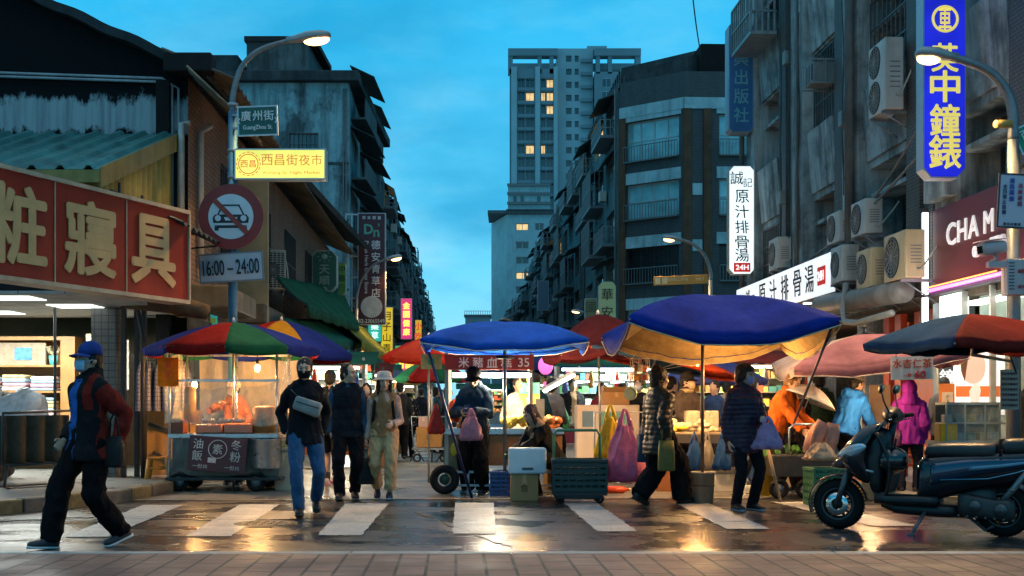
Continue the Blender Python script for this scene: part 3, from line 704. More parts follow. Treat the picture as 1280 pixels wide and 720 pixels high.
# zebra
for i,(x0,x1,xa,xb,yb,yt) in enumerate([(80,135,178,228,672,632),(232,288,300,350,671,631),(397,452,432,486,670,630),(566,620,569,617,668,629),(746,797,704,744,665,628),(908,963,845,886,662,630),(1090,1146,965,1010,658,628),(1250,1310,1090,1130,655,628)]):
    pts=[G(x0,yb),G(x1,yb),G(xb,yt),G(xa,yt)]
    ed=[]; rj=random.Random(i)
    for a,b in zip(pts,pts[1:]+pts[:1]):
        k=max(6,int((b-a).length/.05)); nn=Vector((-(b-a).y,(b-a).x,0)).normalized()
        for q in range(k): ed.append(a+(b-a)*q/k+nn*(rj.uniform(-.008,.008)+.012*mnoise.noise(Vector((q*.35,i*3.1,a.x)))))
    g=MB(); g.add([(q.x,q.y,.0075) for q in ed],[tuple(range(len(ed)))]); struct(g.build('crosswalk_stripe',PAINT))
for k,(px,py,r_) in enumerate(((330,655,.30),(840,650,.27))):
    mh=thing('manhole_cover',['round iron manhole cover in the wet road left of the middle','round iron manhole cover in the road near the puffer coat walker'][k],'manhole cover',G(px,py)); g=MB(); g.lathe([(0,.010),(r_,.010),(r_,.0)],36,0,None,False); g.build('lid',mat((.03,.03,.03),.4,.6,.3,20.,bump=.3),mh); g=MB(); g.lathe([(r_+.005,.006),(r_+.05,.006)],36,0,None,False)
    for q in range(-3,4):
        for w in range(-3,4):
            if q*q+w*w<10: g.box((q*r_*.25,w*r_*.25,.012),(.045,.012,.006),0,None,(q+w)%2*PI/2)
    g.build('lid_pattern',mat((.06,.06,.055),.4,.5,.2),mh)
g=MB(); p_=[G(300,651),G(420,648),G(424,640),G(304,642)]; g.quad(*[(q.x,q.y,.006) for q in p_]); struct(g.build('road_patch',mat((.016,.016,.017),.35,0,.4,40.,bump=.3)))
for pts in ([(0,652),(120,647),(250,651),(320,650),(470,655)],[(700,640),(760,652),(850,655),(960,651),(1010,655)],[(520,640),(600,672),(640,686)]):
    g=MB(); P_=interp0([G(*q) for q in pts]); g.tube([(q.x,q.y,.001) for q in P_],.008,4); struct(g.build('road_crack',mat((.006,.006,.006),.5)))
# near pavement of brown tiles
TILE=tiles((.28,.150,.108),(.20,.105,.075),(.03,.018,.015),.42,.20,.012,.8,.5,.7,'xy',0,None,PI/2-TH,.35,.45,name='brown paving tiles')
g=MB(); g.b2((-40,-12,-.2),(40,8.86,.10)); struct(g.build('front_pavement',TILE))
g=MB()
for k in range(-16,17): g.b2((k*1.2+.006,8.865,-.2),(k*1.2+1.194,9.0,.104))
struct(g.build('front_kerb',mat((.34,.33,.31),.5,0,.25,9.,bump=.2,streak=.4),bevel=.012))
# left raised pavement with rounded kerb
kp=[(-14,9.6),(-8.2,11.2),(-5.75,12.9),(-5.15,13.9),(-4.75,15.0),(-4.6,16.2),(-4.9,18.0),(-5.3,24),(-6.9,60)]
def ribbon(pts,w):
    out=[]
    for i,p in enumerate(pts):
        a=Vector(pts[max(i-1,0)]);b=Vector(pts[min(i+1,len(pts)-1)]); d=(b-a).normalized(); out.append((p[0]-d.y*w,p[1]+d.x*w))
    return out
inn=ribbon(kp,.16); g=MB(); n=len(kp)
g.add([(x,y,.145) for x,y in inn]+[(-14,60,.145)],[tuple(range(n+1))]); struct(g.build('left_pavement',mat((.20,.20,.19),.32,0,.25,3.,bump=.15,streak=.0)))
kb=MB()
def interp(pts,step):
    o=[]
    for a,b in zip(pts,pts[1:]):
        a=Vector(a);b=Vector(b); k=max(1,int((b-a).length/step))
        o+= [a+(b-a)*i/k for i in range(k)]
    return o+[Vector(pts[-1])]
ks=interp(kp[:7],.55); 
for i,(a,b) in enumerate(zip(ks,ks[1:])):
    d=(b-a).normalized(); nn=Vector((-d.y,d.x)); a2=a+d*.008; b2_=b-d*.008; zz=.15+.008*((i*7)%3)
    q=[a2,b2_,b2_+nn*.17,a2+nn*.17]
    kb.add([(p.x,p.y,-.05) for p in q]+[(p.x,p.y,zz) for p in q],[(0,1,5,4),(1,2,6,5),(2,3,7,6),(3,0,4,7),(4,5,6,7)],i%2)
struct(kb.build('left_kerb',[mat((.10,.095,.085),.5,0,.4,7.,bump=.4,streak=.5),mat((.16,.13,.06),.5,0,.5,7.,bump=.4,streak=.6)],bevel=.02))
# right raised pavement
g=MB(); p=[S(6.4,15.5),S(14,15.5),S(14,62),S(6.4,62)]; g.add([(q.x,q.y,0) for q in p]+[(q.x,q.y,.12) for q in p],[(0,1,5,4),(3,0,4,7),(4,5,6,7)]); struct(g.build('right_pavement',mat((.22,.2,.18),.45,0,.25,4.,bump=.15)))
# ---------------------------------------------------------------- building helpers
def facade(mb,u0,u1,z0,z1,ops,dep=.14,y=0,mi=0,ri=None,T=None):
    us=sorted(set([u0,u1]+[o[0] for o in ops]+[o[1] for o in ops])); zs=sorted(set([z0,z1]+[o[2] for o in ops]+[o[3] for o in ops]))
    for a,b in zip(us,us[1:]):
        for c,d in zip(zs,zs[1:]):
            mu,mz=(a+b)/2,(c+d)/2
            if mu<u0 or mu>u1 or mz<z0 or mz>z1: continue
            if any(o[0]<mu<o[1] and o[2]<mz<o[3] for o in ops): continue
            mb.quad((a,y,c),(b,y,c),(b,y,d),(a,y,d),mi,T)
    for a,b,c,d in ops:
        r=mi if ri is None else ri; Y=y+dep
        mb.quad((a,y,c),(b,y,c),(b,Y,c),(a,Y,c),r,T); mb.quad((a,Y,d),(b,Y,d),(b,y,d),(a,y,d),r,T)
        mb.quad((a,y,d),(a,y,c),(a,Y,c),(a,Y,d),r,T); mb.quad((b,y,c),(b,y,d),(b,Y,d),(b,Y,c),r,T)
def window(root,u0,u1,z0,z1,nx=2,ny=1,fm=None,pm=None,y=.12,fw=.05,grille=None,T=None,sill=None):
    f=MB(); t=.05
    f.b2((u0,y-t,z0),(u0+fw,y,z1),0,T); f.b2((u1-fw,y-t,z0),(u1,y,z1),0,T); f.b2((u0+fw,y-t,z0),(u1-fw,y,z0+fw),0,T); f.b2((u0+fw,y-t,z1-fw),(u1-fw,y,z1),0,T)
    for i in range(1,nx):
        x=u0+(u1-u0)*i/nx; f.b2((x-fw*.4,y-t*.8,z0+fw),(x+fw*.4,y-.002,z1-fw),0,T)
    for i in range(1,ny):
        z=z0+(z1-z0)*i/ny; f.b2((u0+fw,y-t*.7,z-fw*.35),(u1-fw,y-.004,z+fw*.35),0,T)
    if grille:
        k=int((u1-u0)/grille)
        for i in range(k+1):
            x=u0+(u1-u0)*i/max(k,1); f.b2((x-.012,y-.16,z0),(x+.012,y-.14,z1),0,T)
        for q in (0,.5,1): f.b2((u0,y-.165,z0+(z1-z0)*q-.012),(u1,y-.145,z0+(z1-z0)*q+.012),0,T)
    if sill: f.b2((u0-.06,-sill,z0-.08),(u1+.06,y-t-.004,z0-.004),0,T)
    o=f.build('window',fm or mat((.10,.11,.12),.45,.3,.2,name='window frame'),root)
    p=MB(); p.b2((u0+.01,y+.004,z0+.01),(u1-.01,y+.02,z1-.01),0,T); p.build('pane',pm or DARKGLASS,o)
    return o
DARKGLASS=glassm((.012,.02,.025),.08,name='dark window glass')
BLUEGLASS=mat((.22,.52,.58),.12,0,.35,.9,spec=.9,coat=.5,name='curtain and sky-reflection glass')
LITGLASS=mat((.8,.5,.2),.3,0,.3,1.5,emit=1.2,ecol=(1.,.62,.25),ev=.5,name='lit window')
TEAL=mat((.11,.22,.24),.85,0,.22,1.2,bump=.2,streak=.55,dirt=(.02,.03,.032),name='weathered sky-tinted render')  # base colour includes the teal cast of the sky light
GREYC=mat((.36,.41,.41),.85,0,.22,1.5,bump=.3,streak=.85,dirt=(.04,.043,.04),name='stained concrete')
def corrug(mb,fn,n,m,mi=0,amp=.03,T=None): mb.grid(fn,n,m,mi,T,True)
# ---------------------------------------------------------------- left corner shop with black gable
KX=-5.12; KD=19.0
shop=thing('corner_shop','black tar-stained gabled corner shop with a green corrugated lean-to roof','shop',(-5.12,19,0))
o=Vector((-5.12,19,0))
def L(x,y,z): return (x-o.x,y-o.y,z)
BLACKW=None
def blackwall():
    m,t,b=nt('tar black wall with bare plaster band'); b.inputs['Specular IOR Level'].default_value=.1
    v=coords(t); sep=t.nodes.new('ShaderNodeSeparateXYZ'); t.links.new(v,sep.inputs[0])
    n=noise_(t,coords(t,(1.3,1.3,.55)),2.2,8,.72); n2=noise_(t,v,1.1,6,.6)
    # band of bare plaster about z=4.9..5.7 (real peeled paint)
    def band(z0,z1,amp):
        ad=N(t,'ShaderNodeMath',operation='MULTIPLY_ADD'); ad.inputs[1].default_value=amp; ad.inputs[2].default_value=-amp/2; t.links.new(n,ad.inputs[0])
        zz=N(t,'ShaderNodeMath',operation='ADD'); t.links.new(sep.outputs[2],zz.inputs[0]); t.links.new(ad.outputs[0],zz.inputs[1])
        mr=N(t,'ShaderNodeMapRange'); t.links.new(zz.outputs[0],mr.inputs[0]); mr.inputs[1].default_value=z0-.25; mr.inputs[2].default_value=z1+.25
        return ramp(t,mr.outputs[0],(.18,0.),(.26,1.),(.74,1.),(.84,0.))
    f=band(5.55,6.0,1.0)
    c=mixc(t,f,(.008,.009,.010),mixc(t,ramp(t,noise_(t,coords(t,(3,3,.2)),3,6,.6),(.45,0.),(.75,.6)),(.32,.38,.40),(.06,.075,.08)))
    f2=band(4.2,5.45,.4); c=mixc(t,ramp(t,n2,(.42,0.),(.6,.55)),c,mixc(t,f2,c,(.06,.075,.08)))
    t.links.new(c,b.inputs['Base Color']); b.inputs['Roughness'].default_value=.85; bump_(t,b,n,.4,.03); return m
g=MB()
# gable wall: from z 2.75 up; ridge to the left, verge falls to the right
def zr(x): return 6.55+(-5.12-x)*.445
xs=[-13,-9,-7,-5.12]
g.add([L(-13,19,2.75),L(-5.12,19,2.75),L(-5.12,19,zr(-5.12)-.1),L(-13,19,zr(-13)-.1)],[(0,1,2,3)])
e=S(-4.24,40); g.add([L(-5.12,19,2.75),L(-6.1,40,2.75),L(-6.1,40,6.4),L(-5.12,19,6.4)],[(0,1,2,3)])
g.add([L(-13,19,0),L(-13,40,0),L(-13,40,10),L(-13,19,10)],[(3,2,1,0)])
g.build('wall',blackwall(),shop)
g=MB()
def verge(u,v):
    x=-13.2+8.45*u; return L(x,18.75+21*v,zr(x)+.06*math.sin(u*60)*.3)
g.grid(verge,60,2,0,None,False); g.build('roof',mat((.035,.045,.05),.8,0,.4,2.5,bump=.4,streak=.5),shop,solid=.14)
g=MB(); g.box(L(-5.02,18.7,6.5),(.75,.35,.3)); g.build('gutter_box',BLK(.015,.8),shop,bevel=.03)
PIPE=mat((.34,.37,.39),.5,0,.2,5.,streak=.4,name='grey pipe')
for dx,dz in ((0,0),(.1,-.06)):
    g=MB(); g.tube([L(-13,18.93,6.48+dz+.13),L(-5.4+dx*.8-.12,18.93,6.35+dz),L(-5.30+dx-.06,18.93,6.25+dz),L(-5.30+dx-.06,18.93,2.9)],.022,8); g.build('pipe',PIPE,shop)
g=MB(); g.tube([L(-5.06,18.85,5.62),L(-5.19,18.85,5.62),L(-5.19,18.85,3.4)],.05,10); g.build('drain_pipe',mat((.5,.5,.48),.5,0,.15,5.,streak=.4),shop)
# lean-to
GREENR=mat((.035,.20,.19),.42,.2,.3,1.6,bump=.1,streak=.5,dirt=(.01,.05,.055),name='green corrugated iron')
g=MB()
def lean(u,v):
    x=-13+7.72*u; y=15.4+3.5*v; rib=abs(((u*7.72/.36)%1)-.5); rib=.055 if rib>.36 else 0
    return L(x,y,4.22+1.24*v+rib)
g.grid(lean,170,3,0,None,False); g.build('corrugated_roof',GREENR,shop,solid=.012)
g=MB(); g.add([L(-5.27,15.36,3.98),L(-5.27,18.9,5.2),L(-5.27,18.9,5.47),L(-5.27,15.36,4.24)],[(0,1,2,3)]); g.b2(L(-13,15.34,4.05),L(-5.28,15.4,4.2)); g.build('fascia',mat((.28,.20,.05),.6,0,.3,3.,streak=.5),shop,solid=.02)
YEL=mat((.42,.30,.06),.55,0,.25,3.,streak=.45,name='yellow corrugated siding')
g=MB()
def ysid(u,v):
    y=15.5+3.4*u; z0=3.2; z1=4.0+1.2*u; return L(-5.36+.035*math.sin(u*2*PI*14),y,z0+(z1-z0)*v)
g.grid(ysid,110,2,0); 
def ysid2(u,v):
    x=-9+3.65*u; return L(x,15.6+.035*math.sin(u*2*PI*14),3.2+.9*v)
g.grid(ysid2,110,2,0); g.build('siding',YEL,shop)
for (y,z) in ((16.2,3.9),(17.2,4.1)):
    g=MB(); g.box(L(-5.30,y,3.75),(.03,.05,.9)); g.build('siding_post',BLK(.03),shop)
# small dark corrugated canopy
g=MB()
def can(u,v): return L(-5.3+.95*v, 15.8+2.6*u,4.02-.42*v+.025*math.sin(u*60))
g.grid(can,80,2,0); g.build('small_canopy',mat((.03,.045,.05),.5,.3,.3,4.,streak=.4),shop,solid=.015)
for y in (15.9,17.,18.3):
    g=MB(); g.tube([L(-5.3,y,3.55),L(-4.5,y,3.62)],.015,6); g.build('bracket',BLK(.02),shop)
# beam and soffit over the opening, ceiling, back wall, side wall, tiled column
g=MB(); g.b2(L(-13,15.35,2.62),L(-5.2,19.6,2.66)); g.build('ceiling',tiles((.5,.5,.47),(.52,.52,.49),(.2,.2,.19),.6,.6,.01,.8,0,.1,'xy',name='ceiling panels'),shop)
EM_W=emis((.92,1.,.95),1.6,'fluorescent panel')
for (x,y) in ((-6.25,17.2),(-6.6,15.9),(-7.9,18.4),(-9.,16.5)):
    g=MB(); g.b2(L(x-.32,y-.3,2.605),L(x+.32,y+.3,2.617)); g.build('ceiling_light',EM_W,shop)
g=MB(); g.b2(L(-13,22.6,.14),L(-4.6,22.7,5.5)); g.b2(L(-5.6,19.6,.14),L(-5.5,22.6,2.62)); g.build('back_wall',mat((.32,.27,.16),.8,0,.2,2.,bump=.1),shop)
g=MB(); g.b2(L(-5.9,19.0,2.62),L(-5.12,19.25,3.0)); g.b2(L(-13,15.35,2.67),L(-5.35,15.6,3.2)); g.build('lintel',BLK(.02,.8),shop)
g=MB(); g.b2(L(-6.12,17.45,.145),L(-5.76,17.8,2.615)); g.build('column',tiles((.16,.17,.17),(.14,.15,.15),(.05,.05,.05),.1,.1,.008,.4,0,.3,'any',.4,name='grey column tiles'),shop)
for x,y in ((-5.66,17.5),(-5.5,17.6),(-5.38,17.55)):
    g=MB(); g.box(L(x,y,1.6),(.07,.07,2.9)); g.build('shutter_rail',BLK(.012,.4),shop,bevel=.01)
g=MB(); g.tube([L(-5.32,17.3,.15),L(-5.32,17.3,2.2),L(-5.4,17.3,2.6),L(-5.4,17.3,3.3)],.035,8); g.build('cable_pipe',BLK(.02),shop)
# rough timber roll under the right end of the sign
g=MB(); g.tube([L(-5.6,17.3,2.72),L(-4.9,17.2,2.66),L(-4.35,17.1,2.52)],[.13,.15,.11],12); g.build('rolled_awning',mat((.14,.09,.05),.9,0,.4,5.,bump=.4,streak=.4),shop)
# -- sign board of the shop
a=Vector((-5.72,12.6,0)); b=Vector((-4.38,16.2,0)); dv=(b-a); ln=dv.length; ang=math.atan2(dv.y,dv.x)
sg=thing('shop_signboard','long rust-red shop signboard with big cream brush characters ending 粧寢具','signboard',a,ang)
RED=mat((.33,.026,.010),.5,0,.25,.9,streak=.3,dirt=(.15,.012,.006),bump=.05,spec=.25,name='red sign panel'); CREAM=mat((.64,.37,.15),.6,0,.12,4.,name='cream lettering')
x0=-5.
g=MB(); g.b2((x0,0,2.6),(ln,.28,3.79)); g.build('panel',RED,sg)
g=MB(); g.b2((x0,-.03,3.77),(ln+.03,.30,3.82)); g.b2((x0,-.03,2.56),(ln+.03,.30,2.61)); g.b2((ln,-.03,2.612),(ln+.035,.30,3.768))
for k in (1,2,3,4,5,6): g.b2((ln-1.27*k-.008,-.008,2.612),(ln-1.27*k+.008,-.001,3.768))
g.build('frame',mat((.55,.42,.28),.5,.2,.2,5.,streak=.3),sg)
g=MB()
for i,c in enumerate('具寢粧'): put_text(g,c,ln-.74-1.20*i,3.19,.90,.92,y=-.012,dep=.014,off=.026)
g.build('lettering',CREAM,sg)
# ---------------------------------------------------------------- left row house with brick front (s 19..40)
row=thing('brick_row_house','low brick row house with stained wall and barred windows left of the lane','house',S(-4.2,19.05),PI/2+TH)
BRICK=tiles((.26,.15,.085),(.19,.105,.06),(.07,.05,.04),.22,.08,.012,.8,.5,.5,'xz',.5,name='old brown brick')
ops=[(2.6,4.4,3.9,5.5),(6.4,8.2,3.9,5.5),(10.6,12.4,3.9,5.5),(14.6,16.4,3.9,5.5)]
g=MB(); facade(g,0,21.5,2.6,6.35,ops); g.build('wall',BRICK,row)
g=MB(); g.b2((0,.3,0),(21.5,.5,6.3)); g.build('inner_wall',BLK(.012,.9),row)
for q in ops: window(row,*q,nx=3,ny=2,grille=.14,fm=mat((.05,.05,.05),.5,.4,.2))
g=MB()
def vg(u,v): return (-.3+22*u,-.75+1.1*v,6.25+.45*v+.04*math.sin(u*22/.18*2*PI/2))
g.grid(vg,240,1,0); g.build('corrugated_eave',mat((.16,.13,.10),.7,.1,.35,3.,streak=.6,bump=.3),row,solid=.02)
g=MB()
def vg2(u,v): return (-.6+1.6*u,-1.0+.9*v,5.5+.85*v+.03*math.sin(u*30))
g.grid(vg2,40,1,0); g.build('tilted_sheet',mat((.26,.19,.12),.7,.1,.35,3.,streak=.5),row,solid=.02)
g=MB(); g.tube([(.55,-.08,3.4),(.55,-.08,5.6),(.75,-.2,5.75)],.05,8); g.build('drain_pipe',mat((.42,.40,.36),.5,0,.15,5.,streak=.4),row)
g=MB(); g.b2((0,-.02,.15),(21.5,.02,2.6)); g.build('shop_front',mat((.05,.05,.045),.7,0,.5,1.2,streak=.5),row)
for k in range(6):
    g=MB(); g.box((1.2+3.5*k,-.35,2.9),(2.6,.6,.35)); g.build('shutter_box',mat((.12,.11,.09),.7,0,.4,2.,streak=.6),row,bevel=.02)
# ---------------------------------------------------------------- left tall teal block
blk=thing('teal_block','tall weathered concrete apartment block tinted sky-teal behind the low brick row','building',(-7.75,57,0),0)
PEEL=None
def peel():
    m,t,b=nt('peeling sky-tinted render'); v=coords(t,(1,1,.6)); n=noise_(t,v,.5,9,.68); n2=noise_(t,coords(t,(1,1,.12)),1.6,6,.65); n3=noise_(t,coords(t),3.,8,.7)
    c=mixc(t,ramp(t,n3,(.35,0.),(.65,1.)),(.17,.33,.37),(.26,.45,.49))  # teal cast of the dusk sky put into the render colour
    c=mixc(t,ramp(t,n2,(.42,0.),(.66,.9)),c,(.035,.05,.055)); c=mixc(t,ramp(t,n,(.52,0.),(.60,.85)),c,(.03,.042,.046)); c=mixc(t,ramp(t,n3,(.62,0.),(.66,.6)),c,(.34,.38,.38))
    t.links.new(c,b.inputs['Base Color']); b.inputs['Roughness'].default_value=.9; bump_(t,b,n3,.4,.05); return m
PEEL=peel()
ops=[(-2.85,-1.45,13.1,14.1)]
g=MB(); facade(g,-7.2,0,0,17.0,ops)
g.quad((0,0,0),(-.7,14,0),(-.7,14,16.5),(0,0,16.5)); g.quad((-7.2,14,0),(-7.2,0,0),(-7.2,0,17),(-7.2,14,17)); g.quad((-7.2,0,17),(0,0,17),(-.7,14,17),(-7.2,14,17))
g.build('wall',PEEL,blk); window(blk,-2.85,-1.45,13.1,14.1,3,1,pm=DARKGLASS,grille=.2)
for z in (3.2,6.6,9.9,12.6):
    g=MB(); g.b2((-7.2,-.05,z),(0,-.003,z+.12)); g.build('floor_band',mat((.06,.08,.085),.85,0,.4,2.,streak=.4),blk)
g=MB(); g.b2((-7.6,-.4,16.5),(.5,14.4,17.0)); g.build('roof_slab',mat((.05,.065,.07),.85,0,.4,1.,streak=.5,bump=.3),blk,bevel=.05)
g=MB(); g.b2((-4.9,.2,17.0),(-2.0,5,18.6)); g.build('roof_house',mat((.10,.125,.13),.85,0,.3,1.,streak=.8,bump=.3),blk)
g=MB(); g.b2((-5.0,0.1,18.5),(-1.6,5.2,18.75)); g.build('roof_house_slab',BLK(.03,.9),blk)
g=MB(); g.b2((-8,-.4,17.0),(-5.2,3,17.7)); g.build('parapet',mat((.04,.06,.065),.85,0,.4,1.,streak=.5),blk)
# street side balconies of the teal block
for k in range(5):
    z=3.4+2.9*k
    g=MB(); 
    for j in range(2):
        y=1.+6*j; x=-.05*y
        g.b2((x,y,z),(x+.75,y+4.6,z+.1)); g.b2((x+.68,y,z+.1),(x+.75,y+4.6,z+1.0))
    g.build('balcony',mat((.09,.125,.13),.85,0,.3,2.,streak=.6),blk)
    g=MB()
    for j in range(2):
        y=.8+6*j; g.add([(-.02-.05*y,y,z+2.55),(-.02-.05*y,y+5,z+2.55),(1.15-.05*y,y+5,z+2.0),(1.15-.05*y,y,z+2.0)],[(0,1,2,3)])
    g.build('awning',mat((.04,.06,.065),.7,0,.4,2.,streak=.5),blk,solid=.04)
# pipework on the corner
for dx in (-.25,-.12):
    g=MB(); g.tube([(dx,-.06,2),(dx,-.06,16.2)],.04,6); g.build('pipe',mat((.10,.12,.12),.6,0,.3,name='old pipe'),blk)
# ---------------------------------------------------------------- generic street terrace building with balconies
def terrace(name,label,a,s0,s1,h,side,col,seed,floors,roofh=0,depth=10.):
    rnd=random.Random(seed); w=s1-s0
    if side<0: rt=thing(name,label,'building',S(a,s0),PI/2+TH)
    else: rt=thing(name,label,'building',S(a,s1),-PI/2+TH)
    M=mat(col,.88,0,.25,1.1,bump=.25,streak=.7,dirt=tuple(c*.22 for c in col),name='grimy facade')  # facade colours hold the sky's teal cast besides the grime
    fh=(h-3.6)/floors; ops=[]
    nb_=max(2,int(w/4.2)); bw=w/nb_
    for k in range(floors):
        for j in range(nb_):
            ops.append((j*bw+bw*.15,j*bw+bw*.85,3.6+fh*k+fh*.32,3.6+fh*k+fh*.86))
    g=MB(); facade(g,0,w,0,h,ops,.25)
    g.quad((0,depth,0),(0,0,0),(0,0,h),(0,depth,h)); g.quad((w,0,0),(w,depth,0),(w,depth,h),(w,0,h)); g.quad((0,0,h),(w,0,h),(w,depth,h),(0,depth,h))
    g.build('wall',M,rt)
    for q in ops:
        window(rt,*q,nx=3,ny=2,y=.22,fw=.07,pm=LITGLASS if rnd.random()<.04 else (BLUEGLASS if rnd.random()<.4 else DARKGLASS),fm=mat((.14,.17,.17),.5,.2,.2))
    DK=mat((.06,.095,.10),.75,0,.4,2.,streak=.5,name='dark awning'); RAIL=mat((.16,.20,.21),.5,.4,.3,name='cage rail')
    for q in ops:
        r=rnd.random(); u0,u1,z0,z1=q
        if r<.62:
            g=MB(); dp=rnd.uniform(.6,1.1); g.b2((u0-.3,-dp,z0-.55),(u1+.3,0,z0-.43)); hh=rnd.choice([.9,1.0,z1-z0+.5])
            n=int((u1-u0+.6)/.16)
            for i in range(n+1):
                x=u0-.3+(u1-u0+.6)*i/n; g.b2((x-.02,-dp,z0-.43),(x+.02,-dp+.04,z0-.43+hh))
            for y in (-dp*.66,-dp*.33):
                for x in (u0-.3,u1+.3): g.b2((x-.02,y-.02,z0-.43),(x+.02,y+.02,z0-.43+hh))
            for zz in (0,hh*.5,hh):
                g.b2((u0-.3,-dp-.01,z0-.43+zz-.025),(u1+.3,-dp+.05,z0-.43+zz+.025))
                for x in (u0-.3,u1+.3): g.b2((x-.025,-dp,z0-.43+zz-.025),(x+.025,0,z0-.43+zz+.025))
            g.build('balcony_cage',RAIL,rt)
        if r>.25:
            g=MB(); dp=rnd.uniform(.45,1.0); dz=rnd.uniform(.0,.35); g.add([(u0-.3,0,z1+.3),(u1+.3,0,z1+.3),(u1+.3,-dp,z1-dz),(u0-.3,-dp,z1-dz)],[(0,1,2,3)]); g.build('window_awning',DK,rt,solid=.05)
        if rnd.random()<.3:
            g=MB(); g.box((u0+.5,-.3,z0-.2),(.85,.4,.6)); g.build('air_conditioner',mat((.42,.42,.38),.5,0,.15),rt,bevel=.02)
    if roofh:
        g=MB(); g.add([(0,.2,h),(w,.2,h),(w,.2,h+roofh*.4),(0,.2,h+roofh*.4),(0,depth*.7,h),(w,depth*.7,h),(w,depth*.7,h+roofh),(0,depth*.7,h+roofh)],[(3,2,6,7),(0,3,7,4),(1,5,6,2)]); g.build('roof_shed',mat((.05,.07,.075),.7,0,.4,1.5,streak=.5),rt,solid=.05)
        g=MB(); n=int(w/.8)
        for i in range(n+1): g.b2((w*i/n-.02,.18,h),(w*i/n+.02,.24,h+roofh*.4))
        g.build('roof_rail',RAIL,rt)
    for dx in (.1,w-.2):
        g=MB(); g.tube([(dx,-.08,1),(dx,-.08,h)],.06,6); g.build('drain_pipe',mat((.12,.14,.14),.6),rt)
    return rt
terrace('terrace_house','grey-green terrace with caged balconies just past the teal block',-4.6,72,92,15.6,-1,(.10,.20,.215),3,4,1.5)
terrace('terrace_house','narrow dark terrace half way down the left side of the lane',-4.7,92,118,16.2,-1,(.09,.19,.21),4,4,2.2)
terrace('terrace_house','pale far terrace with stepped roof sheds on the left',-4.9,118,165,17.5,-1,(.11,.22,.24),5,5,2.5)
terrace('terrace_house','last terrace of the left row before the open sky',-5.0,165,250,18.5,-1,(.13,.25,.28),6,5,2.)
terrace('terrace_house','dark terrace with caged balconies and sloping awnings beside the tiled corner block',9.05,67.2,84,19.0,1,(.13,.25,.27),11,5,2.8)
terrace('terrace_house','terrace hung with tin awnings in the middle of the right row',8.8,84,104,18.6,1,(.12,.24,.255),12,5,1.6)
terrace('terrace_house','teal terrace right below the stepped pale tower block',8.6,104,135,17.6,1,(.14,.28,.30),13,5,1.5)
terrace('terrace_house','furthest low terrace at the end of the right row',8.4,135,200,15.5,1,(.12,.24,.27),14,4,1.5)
# ---------------------------------------------------------------- dark tiled corner block (d 64)
cb=thing('tiled_corner_block','dark tiled corner block with chamfered corner and wide blue-curtained windows','building',(9.17,64,0),TH)
DT=tiles((.065,.085,.09),(.05,.068,.072),(.02,.022,.022),.24,.08,.012,.6,.5,.3,'xz',.35,name='dark facade tiles')
LB=mat((.30,.50,.54),.8,0,.15,1.2,bump=.1,streak=.45,name='pale concrete band'); BR=mat((.10,.06,.035),.7,0,.25,2.,streak=.4,name='brown rib')
chl=4.05; cha=math.atan2(2.5,-3.19)+PI-TH   # chamfer local rotation
rows=[(14.6,16.75),(11.4,13.3),(7.9,9.8),(4.6,6.4)]
Tc=Matrix.Translation((0,0,0))@Matrix.Rotation(cha,4,'Z')@Matrix.Translation((-chl,0,0))
def banded(T,u0,u1,wins,nm):
    ops=[(a,b,z0,z1) for (a,b) in wins for (z0,z1) in rows]
    g=MB(); facade(g,u0,u1,0,19.0,ops,.35,T=T); g.build('wall',DT,cb)
    for (a,b) in wins:
        for i,(z0,z1) in enumerate(rows):
            g=MB(); g.b2((a-.15,-.06,z1),(b+.15,-.004,z1+.62),0,T); g.build('concrete_band',LB,cb)
            if i!=2 : window(cb,a,b,z0,z1,4 if b-a>2 else 2,2,y=.3,fw=.09,pm=BLUEGLASS,fm=mat((.34,.44,.46),.5,.2,.1),T=T)
            else: window(cb,a,b,z0,z1,4 if b-a>2 else 2,1,y=.33,fw=.08,pm=BLK(.006,.3),fm=BLK(.02),T=T)  # black panes paint the shade inside an open balcony row
            g=MB(); n=int((b-a)/.17)
            for k in range(n+1):
                x=a+(b-a)*k/n; g.b2((x-.014,-.22,z0-.1),(x+.014,-.19,z0+.75),0,T)
            g.b2((a,-.23,z0+.73),(b,-.18,z0+.78),0,T); g.b2((a,-.23,z0-.12),(b,-.003,z0-.06),0,T); g.build('railing',mat((.13,.17,.175),.5,.4,.2),cb)
    g=MB(); g.b2((u0,-.08,17.0),(u1,-.004,17.6),0,T); g.build('roof_band',LB,cb)
banded(Tc,0,chl,[(.35,3.75)],'c')
banded(Matrix(),0,11,[(1.9,4.3),(5.4,8.4)],'f')
for T,us in ((Tc,(.0,)),(Matrix(),(-.05,1.05,4.9,8.9))):
    for u in us:
        g=MB(); g.b2((u,-.14,0),(u+.42,-.003,17.0),0,T); g.build('rib',BR,cb)
for z in (12.4,9.4,6.4): 
    g=MB(); g.b2((.45,-.05,z),(.98,-.004,z+.62)); g.build('pale_square',LB,cb)
g=MB(); g.add([(0,0,18.9),(11,0,18.9),(11,9,18.9),(-3,9,18.9)]+[Tc@Vector((0,0,18.9))],[(0,1,2,3,4)]); g.build('roof',BLK(.05,.9),cb)
g=MB(); g.add([Tc@Vector((.0,.5,19.)),(.6,2,19.),(3,3,19),(3,9,19),(-3.2,9,19)]+[Tc@Vector((.0,.5,19.6)),(.6,2,20.4),(3,3,21.),(3,9,21),(-3.2,9,19.7)],[(0,1,6,5),(1,2,7,6),(2,3,8,7),(4,0,5,9),(5,6,7,8,9)]); g.build('roof_shed',mat((.045,.06,.065),.75,.0,.4,1.2,streak=.5),cb)
g=MB(); g.b2((1.2,1.4,19),(6,6,20.9)); g.build('roof_house',BLK(.012,.9),cb)
